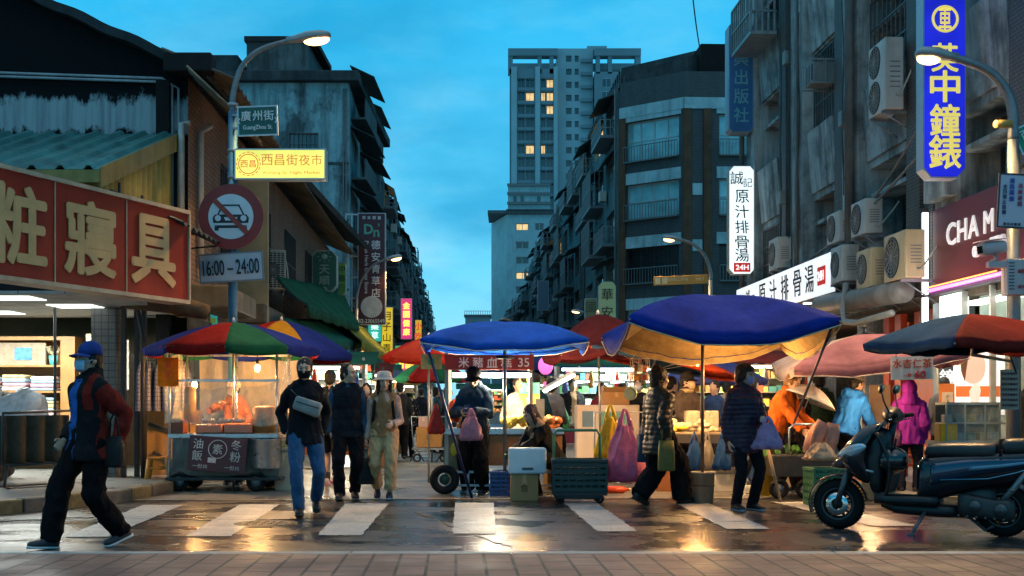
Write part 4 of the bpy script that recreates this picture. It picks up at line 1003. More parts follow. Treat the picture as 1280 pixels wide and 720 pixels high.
# ---------------------------------------------------------------- grey office building on the right (s 14.5..32)
gb=thing('grey_building','large grey concrete building with recessed dark windows on the right side of the lane','building',S(8.,32.),-PI/2+TH)
BTILE=tiles((.13,.125,.115),(.10,.097,.09),(.03,.03,.03),.11,.06,.008,.6,.5,.6,'xz',.4,name='small facade tiles')
bays=[(1.1,3.0),(5.5,7.3),(9.1,11.3),(13.3,15.2)]; rws=[(4.3,5.75),(7.25,9.0),(10.4,12.1),(13.5,15.0)]
ops=[(a,b,c,d) for a,b in bays for c,d in rws]
g=MB(); facade(g,0,18,3.0,16,ops,.75)
g.quad((0,10,0),(0,0,0),(0,0,16),(0,10,16)); g.quad((18,0,0),(18,10,0),(18,10,16),(18,0,16)); g.quad((0,0,16),(18,0,16),(18,10,16),(0,10,16))
g.build('wall',GREYC,gb)
for a,b in bays:
    for i,(c,d) in enumerate(rws):
        window(gb,a,b,c,d,2,1,y=.7,fw=.06,pm=BLUEGLASS if (a>9 and i==0) else DARKGLASS,fm=mat((.06,.065,.065),.5,.4,.2))  # blue glass colour stands in for sky reflected in the lowest windows
        g=MB(); g.b2((a+.01,.02,c+(d-c)*.62),(b-.01,.5,c+(d-c)*.62+.08)); g.build('window_ledge',GREYC,gb)
        g=MB(); zt=c; zb=c-1.35
        if i: 
            g.add([(a,-.17,zt),(b,-.17,zt),(b,0,zt),(a,0,zt),(a,-.06,zb),(b,-.06,zb),(b,0,zb),(a,0,zb)],[(3,2,1,0),(4,5,1,0)[::-1],(0,3,7,4),(1,5,6,2),(4,7,6,5)]); g.build('spandrel',GREYC,gb)
    g=MB(); zb0=3.05 if a<13 else 4.55; g.b2((b+.02,-.12,zb0),(b+.62,-.003,16)); g.build('tile_strip',BTILE,gb)
    g=MB(); g.b2((a-.95,-.22,zb0),(a-.08,-.003,16)); g.build('pilaster',GREYC,gb)
g=MB(); g.b2((15.9,-.05,4.55),(18,-.003,16)); g.b2((11.95,-.05,3.05),(12.3,-.003,16)); g.build('brick_panel',BTILE,gb)
for u,r in ((.15,.07),(9.0,.08),(8.8,.05),(5.35,.03)):
    g=MB(); g.tube([(u,-.34,3.2),(u,-.34,15.9)],r,8); g.build('down_pipe',mat((.12,.125,.12),.6,0,.25,4.,streak=.5),gb)
# cables sagging across the front
for (p,q,sag) in (((3.2,-.25,4.3),(13.5,-.35,5.6),.35),((5.0,-.3,3.2),(5.3,-.3,9.8),0.),((8.2,-.3,4.6),(12.5,-.3,5.9),.2)):
    g=MB(); pts=[]
    for i in range(13):
        t_=i/12; pts.append((p[0]+(q[0]-p[0])*t_+(.05*math.sin(i*2.1) if sag==0 else 0),p[1]+(q[1]-p[1])*t_,p[2]+(q[2]-p[2])*t_-sag*4*t_*(1-t_)))
    g.tube(pts,.025,6); g.build('cable',mat((.16,.16,.15),.6),gb)
for (a,b,c_,d_) in ((1.15,2.95,4.35,5.7),(5.55,7.25,7.3,8.9),(9.2,11.2,7.35,8.9),(5.55,7.25,10.45,12.0)):
    g=MB(); n=9
    for i in range(n+1):
        x=a+(b-a)*i/n; g.b2((x-.012,-.02,c_),(x+.012,.0,d_))
    for q in (0,.33,.66,1): z=c_+(d_-c_)*q; g.b2((a,-.03,z-.015),(b,-.005,z+.015))
    g.build('window_grille',mat((.10,.11,.11),.5,.4,.3,streak=.4),gb)
rnd=random.Random(21)
for k in range(9):
    u=rnd.choice([3.7,4.4,5.2,8.3,8.7]); z0=rnd.uniform(4.4,6); pts=[(u+.08*math.sin(i*1.7+k),-.26,z0+i*.7) for i in range(rnd.randint(5,12))]; g=MB(); g.tube(pts,.012,5); g.build('cable',BLK(.03),gb)
for (u,z) in ((3.9,6.1),(8.4,6.9),(4.3,9.3),(8.6,10.2)):
    g=MB(); g.box((u,-.29,z),(.22,.14,.3)); g.build('junction_box',mat((.25,.26,.25),.5,.2,.2,streak=.4),gb,bevel=.01)
cg=MB(); Tz=Matrix.Translation((.5,.08,.45)); cg.b2((.7,-.95,9.75),(2.7,-.30,9.83),0,Tz); n=9
for i in range(n+1):
    x=.7+2.0*i/n; cg.b2((x-.02,-.95,9.83),(x+.02,-.91,10.9),0,Tz)
for i in range(5):
    y=-.95+.15*i
    for x in (.72,2.68): cg.b2((x-.02,y-.02,9.83),(x+.02,y+.02,10.9),0,Tz)
for z in (10.3,10.9):
    cg.b2((.7,-.96,z),(2.7,-.9,z+.04),0,Tz); cg.b2((.7,-.95,z),(.75,-.3,z+.04),0,Tz); cg.b2((2.65,-.95,z),(2.7,-.3,z+.04),0,Tz)
cg.build('balcony_cage',mat((.30,.34,.34),.5,.5,.2,streak=.3),gb)
# ground floor: dark back wall, beam, columns, shutters
g=MB(); g.b2((0,3.2,0),(18,3.4,3.1)); g.b2((0,0,2.9),(18,3.3,3.04)); g.build('ground_floor_back',mat((.10,.075,.055),.8,0,.4,1.5,streak=.3),gb)
ORG=mat((.62,.13,.02),.5,0,.12,2.,streak=.2,name='orange shop panel'); REDC=mat((.5,.05,.02),.45,0,.15,2.,streak=.2,name='red painted column')
for (u0,u1,y,m) in ((1.6,3.4,-.1,ORG),(6.0,8.0,1.2,ORG),(9.3,9.6,.2,REDC),(9.9,10.2,.2,REDC),(10.6,12.0,.3,REDC),(4.4,4.7,0,REDC)):
    g=MB(); g.b2((u0,y,.12),(u1,y+.12,2.88)); g.build('shop_panel',m,gb)
for u in (0.,5.,8.4,12.2,17.4):
    g=MB(); g.b2((u,.0,.12),(u+.5,.5,2.89)); g.build('column',GREYC,gb)
# big drum-like duct above the shop awnings
g=MB(); g.tube([(7.6,-.5,3.25),(12.2,-.5,3.1)],.19,14); g.build('duct',mat((.22,.20,.18),.6,.1,.3,3.,streak=.5,bump=.15),gb)
g=MB(); g.tube([(9.6,-.62,3.5),(9.65,-.7,3.0),(9.9,-.75,2.75),(10.6,-.75,2.68),(12.2,-.7,2.74)],.06,8); g.build('hose',mat((.24,.23,.2),.6),gb)
# ---------------------------------------------------------------- tower
tw=thing('high_rise_tower','tall apartment tower with an open roof frame and a few lit windows','tower',(-.83,250,0),0)
TWM=mat((.115,.21,.25),.85,0,.12,.2,name='tower tiles'); TW2=mat((.21,.36,.41),.85,0,.1,.2,name='tower pale piers'); TWD=mat((.05,.08,.095),.8,0,.2,.3,name='tower recess')
def px(p): return (p-635)/6.0
def pz(y): return CH+(HY-y)/6.0
lit={(0,1),(1,0),(1,1),(1,2),(1,3),(5,0),(5,2),(3,4),(0,3)}
fh=2.75; ops=[]
cols=[(647,656),(657,668),(676,682),(683,692)]
zt=pz(98)
for r in range(14):
    for c in cols: ops.append((px(c[0]),px(c[1]),zt-fh*r-1.9,zt-fh*r))
g=MB(); facade(g,px(637),px(696),0,pz(86),ops,1.0); g.quad((px(637),20,0),(px(637),0,0),(px(637),0,pz(86)),(px(637),20,pz(86)))
g.build('left_wing',TWM,tw)
k=0
for r in range(14):
    for ci,c in enumerate(cols):
        pm=LITGLASS if (r,ci) in ((0,3),(1,1),(1,2),(1,3),(2,3),(5,1),(5,2)) else DARKGLASS
        window(tw,px(c[0]),px(c[1]),zt-fh*r-1.9,zt-fh*r,2,1,y=.9,fw=.12,pm=pm,fm=TW2)
for c0,c1 in ((639,646),(669,675),(692,697)):
    g=MB(); g.b2((px(c0),-.5,0),(px(c1),-.02,pz(84))); g.build('pier',TW2,tw)
for r in range(14):
    g=MB(); g.b2((px(646.2),-.25,zt-fh*r-2.6),(px(668.8),.02,zt-fh*r-1.95)); g.b2((px(675.2),-.25,zt-fh*r-2.6),(px(691.8),.02,zt-fh*r-1.95)); g.build('balcony_front',TWM,tw)
g=MB(); ops2=[(px(a),px(b),pz(66)-fh*r-1.3,pz(66)-fh*r) for r in range(17) for a,b in ((708,715),(719,724))]
facade(g,px(697),px(742),0,pz(57),ops2,.6,2.); g.quad((px(697),2,pz(57)),(px(742),2,pz(57)),(px(742),18,pz(57)),(px(697),18,pz(57))); g.quad((px(697),18,0),(px(697),2,0),(px(697),2,pz(57)),(px(697),18,pz(57))); g.quad((px(742),2,0),(px(742),18,0),(px(742),18,pz(57)),(px(742),2,pz(57)))
g.build('core',TW2,tw)
for i,q in enumerate(ops2):
    if q[2]>26: window(tw,*q,1,1,y=2.5,fw=.1,pm=DARKGLASS,fm=TWM)
for r in range(17):
    g=MB(); g.b2((px(727),1.2,pz(66)-fh*r-1.6),(px(741),2.,pz(66)-fh*r-.9)); g.build('core_ledge',TWM,tw)
g=MB(); g.b2((px(743),0,0),(px(800),16,pz(90))); g.build('right_wing',TWM,tw)
for r in range(6):
    for a,b in ((752,764),(770,782)):
        z=pz(98)-fh*r; window(tw,px(a),px(b),z-1.9,z,2,1,y=-.05,fw=.1,pm=DARKGLASS,fm=TW2)
g=MB()
for a,b in ((635,641),(672,677),(687,692),(745,750),(760,765),(794,801)): g.b2((px(a),0,pz(92)),(px(b),2,pz(70)))
g.b2((px(635),-.4,pz(70)),(px(697),2.4,pz(61))); g.b2((px(743),-.4,pz(70)),(px(801),2.4,pz(61))); g.b2((px(635),10,pz(70)),(px(801),12,pz(62)))
g.build('roof_frame',TWM,tw)
g=MB(); g.b2((px(735),3,pz(57)),(px(760),10,pz(58)+1)); g.b2((px(700),4,pz(57)),(px(735),10,pz(54.5))); g.build('roof_house',TW2,tw)
lb=thing('stepped_block','pale blue stepped apartment block with a dark cornice in front of the tower','building',(-4.2,232,0),0)
def qx(p): return (p-613)/6.466
def qz(y): return CH+(HY-y)/6.466
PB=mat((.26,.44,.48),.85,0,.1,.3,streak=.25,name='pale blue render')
ops=[]
for y in (279,302,321,340,358,377):
    for a,b in ((645,661),(669,680)): ops.append((qx(a),qx(b),qz(y+9),qz(y)))
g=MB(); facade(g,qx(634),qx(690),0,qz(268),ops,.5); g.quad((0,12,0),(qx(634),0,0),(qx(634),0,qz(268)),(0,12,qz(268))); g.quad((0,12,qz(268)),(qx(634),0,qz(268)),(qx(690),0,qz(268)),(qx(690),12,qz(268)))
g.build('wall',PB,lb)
for i,q in enumerate(ops): window(lb,*q,2,1,y=.4,fw=.15,pm=LITGLASS if i in (0,6) else DARKGLASS,fm=mat((.32,.36,.36),.6))
g=MB()
for i in range(30): g.box((qx(634)+(qx(690)-qx(634))*(i+.5)/30,-.45,qz(268)+.3),(.18,.5,.7))
g.b2((qx(633),-.8,qz(267)+.6),(qx(691),12,qz(262))); g.b2((-.5,-.3,qz(267)),(qx(634),12,qz(263))); g.build('cornice',mat((.08,.11,.12),.8,0,.2,.5,name='dark cornice'),lb)
g=MB(); g.b2((qx(635),2,qz(262)),(qx(688),12,qz(227))); g.build('upper_storey',PB,lb)
for z in (229,240,252):
    g=MB(); g.b2((qx(634),1.5,qz(z)-.25),(qx(689),1.99,qz(z)+.25)); g.build('floor_ledge',mat((.13,.17,.18),.8),lb)
for a in (642,651,672):
    g=MB(); g.b2((qx(a),1.9,qz(250)),(qx(a+4),1.995,qz(243))); g.build('upper_window',DARKGLASS,lb)
dh=thing('distant_house','small pale house at the far end of the lane under the sky','building',(-7,290,0),0)
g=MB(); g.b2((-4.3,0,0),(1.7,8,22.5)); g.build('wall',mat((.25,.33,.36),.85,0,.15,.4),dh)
g=MB(); g.b2((-4.6,-.4,22.5),(2,8.2,23.)); 
for i in range(12): g.b2((-4.5+.55*i,-.3,23),(-4.4+.55*i,-.2,23.8))
g.b2((-4.5,-.32,23.8),(2,-.18,23.9)); g.build('roof_terrace',mat((.12,.16,.18),.8),dh)
for i in range(4):
    g=MB(); g.b2((-3.8+1.4*i,-.06,19.),(-2.9+1.4*i,-.01,20.6)); g.build('window',DARKGLASS,dh)
# power line in the sky
wl=MB(); A=W(862,-40,45); B=W(875,62,62); pts=[A+(B-A)*(i/10)+Vector((0,0,-.25*math.sin(i/10*PI))) for i in range(11)]; wl.tube(pts,.03,6)
tag(wl.build('power_cable',BLK(.02)),'thin dark cable slanting down to the roof of the tiled corner block','cable')
# ---------------------------------------------------------------- street lamps
POLE=mat((.20,.22,.23),.45,.5,.2,6.,streak=.35,bump=.05,name='pole paint'); BLUEP=mat((.03,.14,.24),.45,.1,.2,6.,streak=.4,name='blue pole paint')
LAMP=emis((1.,.52,.20),6.5,'sodium lamp')
def street_lamp(label,base,pts,head_dir,hl=.55,power=300,r=.06,sleeve=None,scale=1.,group='street lamps along the lane',lcol=(1,.60,.24),lr=.10):
    rt=thing('street_lamp',label,'street lamp',base,0,group)
    b=Vector(base); P=[Vector(p)-b for p in pts]
    k=len(P)
    g=MB(); g.tube([(0,0,0)]+P[:1],[r*1.25,r],12); g.tube([(0,0,0),(0,0,.35)],[r*2.2,r*1.4],12); g.build('pole',POLE,rt)
    # smooth arc
    Q=[]
    for i in range(k-1):
        p0=P[max(i-1,0)];p1=P[i];p2=P[i+1];p3=P[min(i+2,k-1)]
        for j in range(5):
            t=j/5; Q.append(.5*((2*p1)+(p2-p0)*t+(2*p0-5*p1+4*p2-p3)*t*t+(3*p1-p0-3*p2+p3)*t**3))
    Q.append(P[-1]); g=MB(); g.tube(Q,[r*.95-(r*.3)*i/len(Q) for i in range(len(Q))],12); g.build('arm',POLE,rt)
    if sleeve:
        g=MB(); g.tube([(0,0,.36),(0,0,sleeve-b.z)],r*1.35,14); g.build('sleeve',BLUEP,rt)
        g=MB(); 
        for z in (sleeve-.06,sleeve-.75,sleeve-1.15): g.tube([(0,0,z),(0,0,z+.05)],r*1.6,14)
        g.build('clamp',GALV(),rt)
    d=Vector(head_dir).normalized(); h0=P[-1]; up=Vector((0,0,1)); sd=d.cross(up).normalized(); up=sd.cross(d)
    M=Matrix((d,sd,up)).transposed().to_4x4(); M=Matrix.Translation(h0)@M
    g=MB(); g.loft([(-.12,0,.0,.045,.045),(0,0,.0,.06,.055),(hl*.35,0,.02,.11,.075),(hl*.75,0,.02,.12,.07),(hl*.95,0,.015,.09,.045),(hl,0,.01,.03,.02)],14,0,M,'x',.85); hd=g.build('lamp_head',mat((.32,.33,.33),.4,.4,.1,name='lamp head'),rt)
    g=MB(); g.ell((hl*.60,0,-.05),(hl*.36,.088,.075),14,8,0,M); g.build('lamp_bowl',LAMP,hd)
    lp=b+M@Vector((hl*.55,0,-.16)); lamp('street_lamp_light',lp,power,lcol,lr,'SPOT',(0,-R(14)*(1 if head_dir[0]>0 else -.7),0))
    return rt
bl=W(291,612,18.); bl.z=.13
street_lamp('tall curved street lamp with a blue sleeve standing behind the rainbow umbrella food cart',bl,[W(291,140,18),W(291.5,118,18),W(302,84,18),W(326,62,18),W(368,49,18)],(1,0,.10),.55,650,.052,sleeve=5.6)
rl=W(1267,600,15.); rl.z=.0
street_lamp('curved street lamp at the right edge carrying notices and a security camera',rl,[W(1267,175,15),W(1266,140,15),W(1257,112,15),W(1233,87,15),W(1186,70,15)],(-1,0,.06),.42,900,.075)
b3=W(446,560,40.); b3.z=0
street_lamp('slim street lamp curving in front of the maroon herb shop sign',b3,[W(446,385,40),W(446,372,40),W(452,350,40),W(466,332,40),W(484,324,40)],(1,0,.2),.5,500,.06)
b4=W(888,560,38.6); b4.z=0
street_lamp('street lamp with an orange wayfinding board before the tiled corner block',b4,[W(888,350,38.6),W(888,340,38.6),W(882,322,38.6),W(868,306,38.6),W(848,299,38.6)],(-1,0,.1),.5,500,.07)
b5=W(752,560,66.); b5.z=0
street_lamp('distant small street lamp glowing beside the 華安 sign',b5,[W(752,420,66),W(752,404,66),W(748,398,66),W(740,394,66),W(728,390,66)],(-1,0,.15),.6,160,.07)
# ---------------------------------------------------------------- signs
def plate(name,label,cat,cx,cy,d,wpx,hpx,col,rz=0,thick=.02,roll=0,frame=None,bolt=True,group=None,m=None,emit=0):
    w=wpx/F*d; h=hpx/F*d
    rt=thing(name,label,cat,W(cx,cy,d),rz,group); rt.rotation_euler=(0,roll,rz)
    g=MB(); g.box((0,thick/2,0),(w,thick,h)); g.build('panel',m or mat(col,.45,0,.1,4.,streak=.15,name='sign face'),rt,bevel=.006 if thick>.03 else 0)
    if frame:
        g=MB(); t=.018 if h<1.2 else .035; t=min(t,h*.05+.004)
        g.b2((-w/2-.002,-.006,h/2-t),(w/2+.002,thick+.006,h/2+.003)); g.b2((-w/2-.002,-.006,-h/2-.003),(w/2+.002,thick+.006,-h/2+t)); g.b2((-w/2-.003,-.006,-h/2+t),(-w/2+t,thick+.006,h/2-t)); g.b2((w/2-t,-.006,-h/2+t),(w/2+.003,thick+.006,h/2-t))
        g.build('frame',frame,rt)
    return rt,w,h
INK=mat((.012,.014,.02),.5,0,.1,name='black lettering'); WINK=mat((.75,.76,.74),.5,0,.05,name='white lettering')
DG=mat((.012,.085,.07),.4,0,.12,4.,name='dark green enamel'); ALU=mat((.5,.52,.53),.4,.5,.1,name='aluminium edge')
rt,w,h=plate('street_name_sign','dark green street name plate reading 廣州街 GuangZhou St.','street sign',322,151,17.9,50,37,None,0,.02,R(-2),ALU,m=DG)
g=MB(); row_text(g,'廣州街',0,.075,.15,.17,off=.008); put_text(g,'GuangZhou St.',0,-.105,.085,.44,off=.012); put_text(g,'‹',-.275,0,.08); put_text(g,'›',.275,0,.08); g.build('lettering',WINK,rt)
g=MB(); g.box((-w/2-.03,.02,.1),(.1,.05,.03)); g.box((-w/2-.03,.02,-.1),(.1,.05,.03)); g.build('clamp',GALV(),rt)
YL=mat((.50,.55,.06),.5,0,.1,3.,emit=1.5,ecol=(.80,.78,.16),ev=.45,name='backlit yellow green sign face')
rt,w,h=plate('lightbox_sign','glowing yellow-green lightbox reading 西昌街夜市 above the no-car sign','sign',350,205,17.9,114,38,None,0,.20,0,ALU,m=YL)
PK=mat((.60,.20,.08),.5,0,.1,emit=.55,ecol=(.85,.30,.06),name='orange red backlit letters')
g=MB(); row_text(g,'西昌街夜市',.18,.06,.165,.185); put_text(g,'Xichang St. Night Market',.17,-.135,.06,.86)
for k in range(16):
    a=2*PI*k/16; g.box((-.47+.175*math.cos(a),-.008,.0+.175*math.sin(a)),(.045,.008,.014),0,None,0,0,-a+PI/2)
g.torus((-.47,-.008,0),.145,.008,24,6,0,None,rotm(PI/2)); row_text(g,'西昌',-.47,0,.11,.125,off=.01); g.build('lettering',PK,rt)
g=MB(); g.box((-w/2-.06,.1,.12),(.12,.06,.04)); g.box((-w/2-.06,.1,-.12),(.12,.06,.04)); g.build('bracket',GALV(),rt)
# no-car roundel
rr=.485
rt=thing('no_car_sign','round red and white no-car traffic sign on the blue pole','traffic sign',W(289,271,17.85))
g=MB(); g.lathe([(0,0),(rr,0),(rr,.02),(0,.02)],56,0,rotm(PI/2),False); g.build('disc',mat((.22,.018,.014),.45,0,.12,3.,name='dark red enamel'),rt)
WT=mat((.55,.66,.72),.45,0,.08,3.,streak=.1,name='pale reflective white'); g=MB(); g.lathe([(.0,0),(.335,0),(.335,.004),(0,.004)],56,0,Matrix.Translation((0,-.021,0))@rotm(PI/2),False); g.build('white_field',WT,rt)
g=MB(); T=Matrix.Translation((0,-.030,0))
body=[(-.26,-.10),(-.27,-.02),(-.235,.03),(-.18,.045),(-.13,.165),(-.11,.175),(.11,.175),(.13,.165),(.18,.045),(.235,.03),(.27,-.02),(.26,-.10)]
g.prism([(-.26,-.095),(-.27,-.02),(-.235,.03),(.235,.03),(.27,-.02),(.26,-.095)],0,.003,0,T)
def strip(p,q,t): 
    p=Vector(p);q=Vector(q);d=(q-p).normalized();n=Vector((-d.y,d.x))*t/2; g.prism([tuple(p-n),tuple(q-n),tuple(q+n),tuple(p+n)],0,.003,0,T)
strip((-.19,.03),(-.12,.17),.022);strip((.19,.03),(.12,.17),.022);strip((-.13,.168),(.13,.168),.022)
g.prism([(-.2,-.145),(-.2,-.17),(.2,-.17),(.2,-.145)],0,.003,0,T); g.prism([(-.24,-.13),(-.24,-.145),(.24,-.145),(.24,-.13)],0,.003,0,T)
for s in (-1,1): g.prism([(s*.21-.03,-.15),(s*.21-.03,-.21),(s*.21+.03,-.21),(s*.21+.03,-.15)],0,.003,0,T)
cg=g.build('car_symbol',INK,rt)
g=MB()
for s in (-1,1): g.lathe([(0,0),(.045,0),(.045,.003),(0,.003)],20,0,Matrix.Translation((s*.19,-.031,-.025))@rotm(PI/2),False)
g.prism([(-.1,-.01),(.1,-.01),(.08,-.06),(-.08,-.06)],-.034,-.031); g.build('car_headlight',WT,rt)
g=MB(); g.box((0,-.038,0),(.075,.005,.70),0,None,0,0,R(-45)); g.build('slash',mat((.26,.035,.02),.45,0,.1,3.,name='red slash'),rt)
rt,w,h=plate('hours_plate','pale grey plate reading 16:00 – 24:00 below the no-car sign','traffic sign',289,334,17.85,80,36,None,0,.015,R(-3.6),mat((.2,.22,.24),.5,.4,.1),m=mat((.42,.46,.52),.45,0,.08,3.,streak=.1,name='pale grey reflective'))
g=MB(); put_text(g,'16:00 – 24:00',0,0,.23,.84,off=.012); g.build('lettering',INK,rt)
# signs hung on the right lamp post
rt,w,h=plate('street_name_sign','bright green street name plate at the right edge of the picture','street sign',1297,167,14.95,56,34,None,0,.02,R(-24),ALU,m=mat((.01,.22,.12),.4,0,.1,name='bright green enamel'))
g=MB(); row_text(g,'西昌街',-.0,.05,.12,.14,off=.008); put_text(g,'Xichang St.',0,-.09,.07,.34,off=.01); g.build('lettering',WINK,rt)
g=MB(); g.box((-w/2-.02,.03,0),(.1,.06,.03)); g.build('clamp',GALV(),rt)
sl=thing('signal_lamp','small amber signal lamp clamped to the right lamp post','signal lamp',W(1254,155,14.9))
g=MB(); g.tube([(.1,0,0),(-.02,0,0),(-.09,0,0)],[.05,.055,.045],12); g.build('housing',mat((.40,.26,.06),.5,0,.1),sl); g=MB(); g.ell((-.09,0,0),(.03,.05,.05),10,8); g.build('lens',emis((1,.6,.15),1.2),sl)
rt,w,h=plate('notice_board','pale notice plate with columns of small blue and red characters on the right lamp post','notice',1266,251,14.85,37,68,None,0,.015,R(3),mat((.03,.03,.035),.5,.3,.1),m=mat((.46,.46,.54),.5,0,.08,3.,streak=.1,name='lilac white plate'))
g=MB(); col_text(g,'全日禁止設攤',-.105,.20,.052,.064); g.build('black_lettering',mat((.03,.04,.12),.5),rt)
g=MB(); col_text(g,'道路兩側',-.02,.28,.062,.075); g.build('blue_lettering',mat((.03,.08,.45),.5),rt)
g=MB(); col_text(g,'淡綠違規',.085,.22,.06,.075); g.build('red_lettering',mat((.35,.03,.10),.5),rt)
g=MB(); row_text(g,'臺北市警察',0,-.29,.035,.045); g.build('small_lettering',INK,rt)
cc=thing('security_camera','pinkish white security camera on an arm of the right lamp post','camera',W(1241,310,14.7))
cw=mat((.52,.42,.42),.45,0,.1,4.,streak=.2,name='camera white')
g=MB(); T=rotm(0,R(-8),R(12)); g.loft([(-.17,0,.0,.075,.075),(-.1,0,0,.085,.085),(.12,0,0,.085,.08),(.15,0,0,.07,.07)],14,0,T,'x',.6); cb_=g.build('housing',cw,cc)
g=MB(); g.box((-.178,0,-.005),(.02,.09,.09),0,T); g.build('lens',BLK(.004,.1),cb_)
g=MB(); g.box((-.02,0,.095),(.36,.21,.012),0,T); g.build('sunshield',cw,cc,bevel=.005)
g=MB(); g.tube([(.02,0,-.08),(.05,0,-.14),(-.02,.02,-.17)],.025,8); g.b2((-.06,-.03,-.235),(.24,.06,-.165)); g.build('arm',cw,cc)
bx=thing('meter_box','off-white louvred box with red characters on the right lamp post','box',W(1272,347,14.75))
g=MB(); g.box((0,0,0),(.33,.2,.44)); g.build('casing',mat((.50,.44,.44),.5,0,.12,3.,streak=.3),bx,bevel=.01)
g=MB()
for i in range(9): g.box((-.115,-.103,.17-.04*i),(.07,.006,.012))
g.build('louvre',BLK(.03),bx); g=MB(); row_text(g,'高壓危險',.06,.07,.05,.052,y=-.106); row_text(g,'請勿觸摸',.06,-.12,.045,.05,y=-.106); g.build('lettering',mat((.40,.03,.03),.5),bx)
rt,w,h=plate('parking_notice','narrow grey-beige notice full of small dark characters low on the right lamp post','notice',1262,487,14.8,23,50,None,0,.012,0,None,m=mat((.33,.30,.25),.55,0,.12,3.,streak=.2))
g=MB()
for r in range(7): row_text(g,'禁停車輛拖吊'[:6],0,.2-.065*r,.03,.034)
g.build('lettering',mat((.05,.04,.05),.5),rt)
jb=thing('junction_box','small blue-grey junction box strapped to the right lamp post','box',W(1258,415,14.85)); g=MB(); g.box((0,0,0),(.07,.1,.2)); g.build('casing',mat((.06,.12,.16),.5),jb,bevel=.008); g=MB(); g.tube([(.0,-.05,-.1),(.02,-.06,-.3),(.1,-.05,-.5)],.012,6); g.build('cable',BLK(),jb)
# ---------------------------------------------------------------- projecting vertical signs
def vsign(label,x0,x1,y0,y1,d,thick,face,text=None,tm=None,side=None,th=None,cut=0.,off=.012,step=None,y_top=None,name='projecting_sign',tw=None,cat='sign'):
    w=(x1-x0)/F*d; h=(y1-y0)/F*d; c=W((x0+x1)/2,(y0+y1)/2,d)
    rt=thing(name,label,cat,c,TH*.5)
    poly=[(-w/2+cut,-h/2),(w/2-cut,-h/2),(w/2,-h/2+cut*1.1),(w/2,h/2-cut*1.1),(w/2-cut,h/2),(-w/2+cut,h/2),(-w/2,h/2-cut*1.1),(-w/2,-h/2+cut*1.1)] if cut else [(-w/2,-h/2),(w/2,-h/2),(w/2,h/2),(-w/2,h/2)]
    g=MB(); g.prism(poly,.012,thick); g.build('casing',side or ALU,rt)
    i=.03*w; p2=[(x*(1-i/w*2),z*(1-i/h*2)) for x,z in poly]
    g=MB(); g.prism(p2,0,.0115); g.build('face',face,rt)
    if text:
        g=MB(); n=len(text); st=step or h*.86/n; t0=(h*.43 if y_top is None else y_top); col_text(g,text,0,t0-(st-(th or st*.8))/2,th or st*.8,st,off=off,w=tw); g.build('lettering',tm or WINK,rt)
    return rt,w,h
def lightface(col,st,ev=.25): return mat(col,.5,0,.08,3.,emit=st,ecol=tuple(col),ev=ev,name='backlit face')
rt,w,h=vsign('big royal-blue lit clock shop sign with a gold ring emblem and 英中鐘錶',1154,1208,-26,222,18.,.30,lightface((.012,.02,.66),1.0,.6),None,None,mat((.45,.47,.50),.4,.4,.1),cut=.12)
GOLD=mat((.72,.55,.10),.5,0,.1,5.,emit=.75,ecol=(.85,.72,.16),name='gold lettering')
def zz(y): return (98-y)/F*18.
g=MB(); g.torus((0,-.02,zz(24)),.185,.021,32,6,0,None,rotm(PI/2)); put_text(g,'車',0,zz(24),.40,.19,off=.012); g.build('emblem',GOLD,rt)
g=MB()
for c,y,s in (('英',72,36),('中',108,40),('鐘',150,40),('錶',190,43)): put_text(g,c,0,zz(y),s/F*18,s/F*18*.95,off=.018)
g.build('lettering',GOLD,rt)
rt,w,h=vsign('tall unlit blue publisher sign 大興出版社 on the corner of the grey building',911,942,28,165,31.4,.5,mat((.035,.16,.38),.5,0,.12,2.,streak=.2,name='dull blue sign face'),'大興出版社',mat((.14,.44,.52),.5,0,.1),mat((.30,.42,.50),.5,.2,.1,streak=.3),cut=.08)
rt,w,h=vsign('bright white lit rib soup sign with black brush characters and a red 24H badge',911,944,207,343,31.4,.28,lightface((.72,.86,.90),1.25,.12),None,None,mat((.40,.35,.28),.5,.2,.1),cut=.12)
g=MB()
put_text(g,'誠',-.14,1.10,.34,off=.004); put_text(g,'記',.15,.98,.24,off=.002)
for c,z in (('原',.62),('汁',.22),('排',-.18),('骨',-.58),('湯',-.92)): put_text(g,c,0,z,.34,.36,off=.006,shear=-.08)
g.build('lettering',INK,rt)
g=MB(); g.box((0,-.012,-1.24),(.44,.02,.24)); bd=g.build('badge',mat((.55,.02,.015),.5,0,.05,emit=.5,ecol=(.6,.02,.015)),rt,bevel=.05); g=MB(); put_text(g,'24H',0,-1.24,.13,.34,y=-.03,off=.02); g.build('badge_lettering',emis((.9,.9,.9),.9),bd)
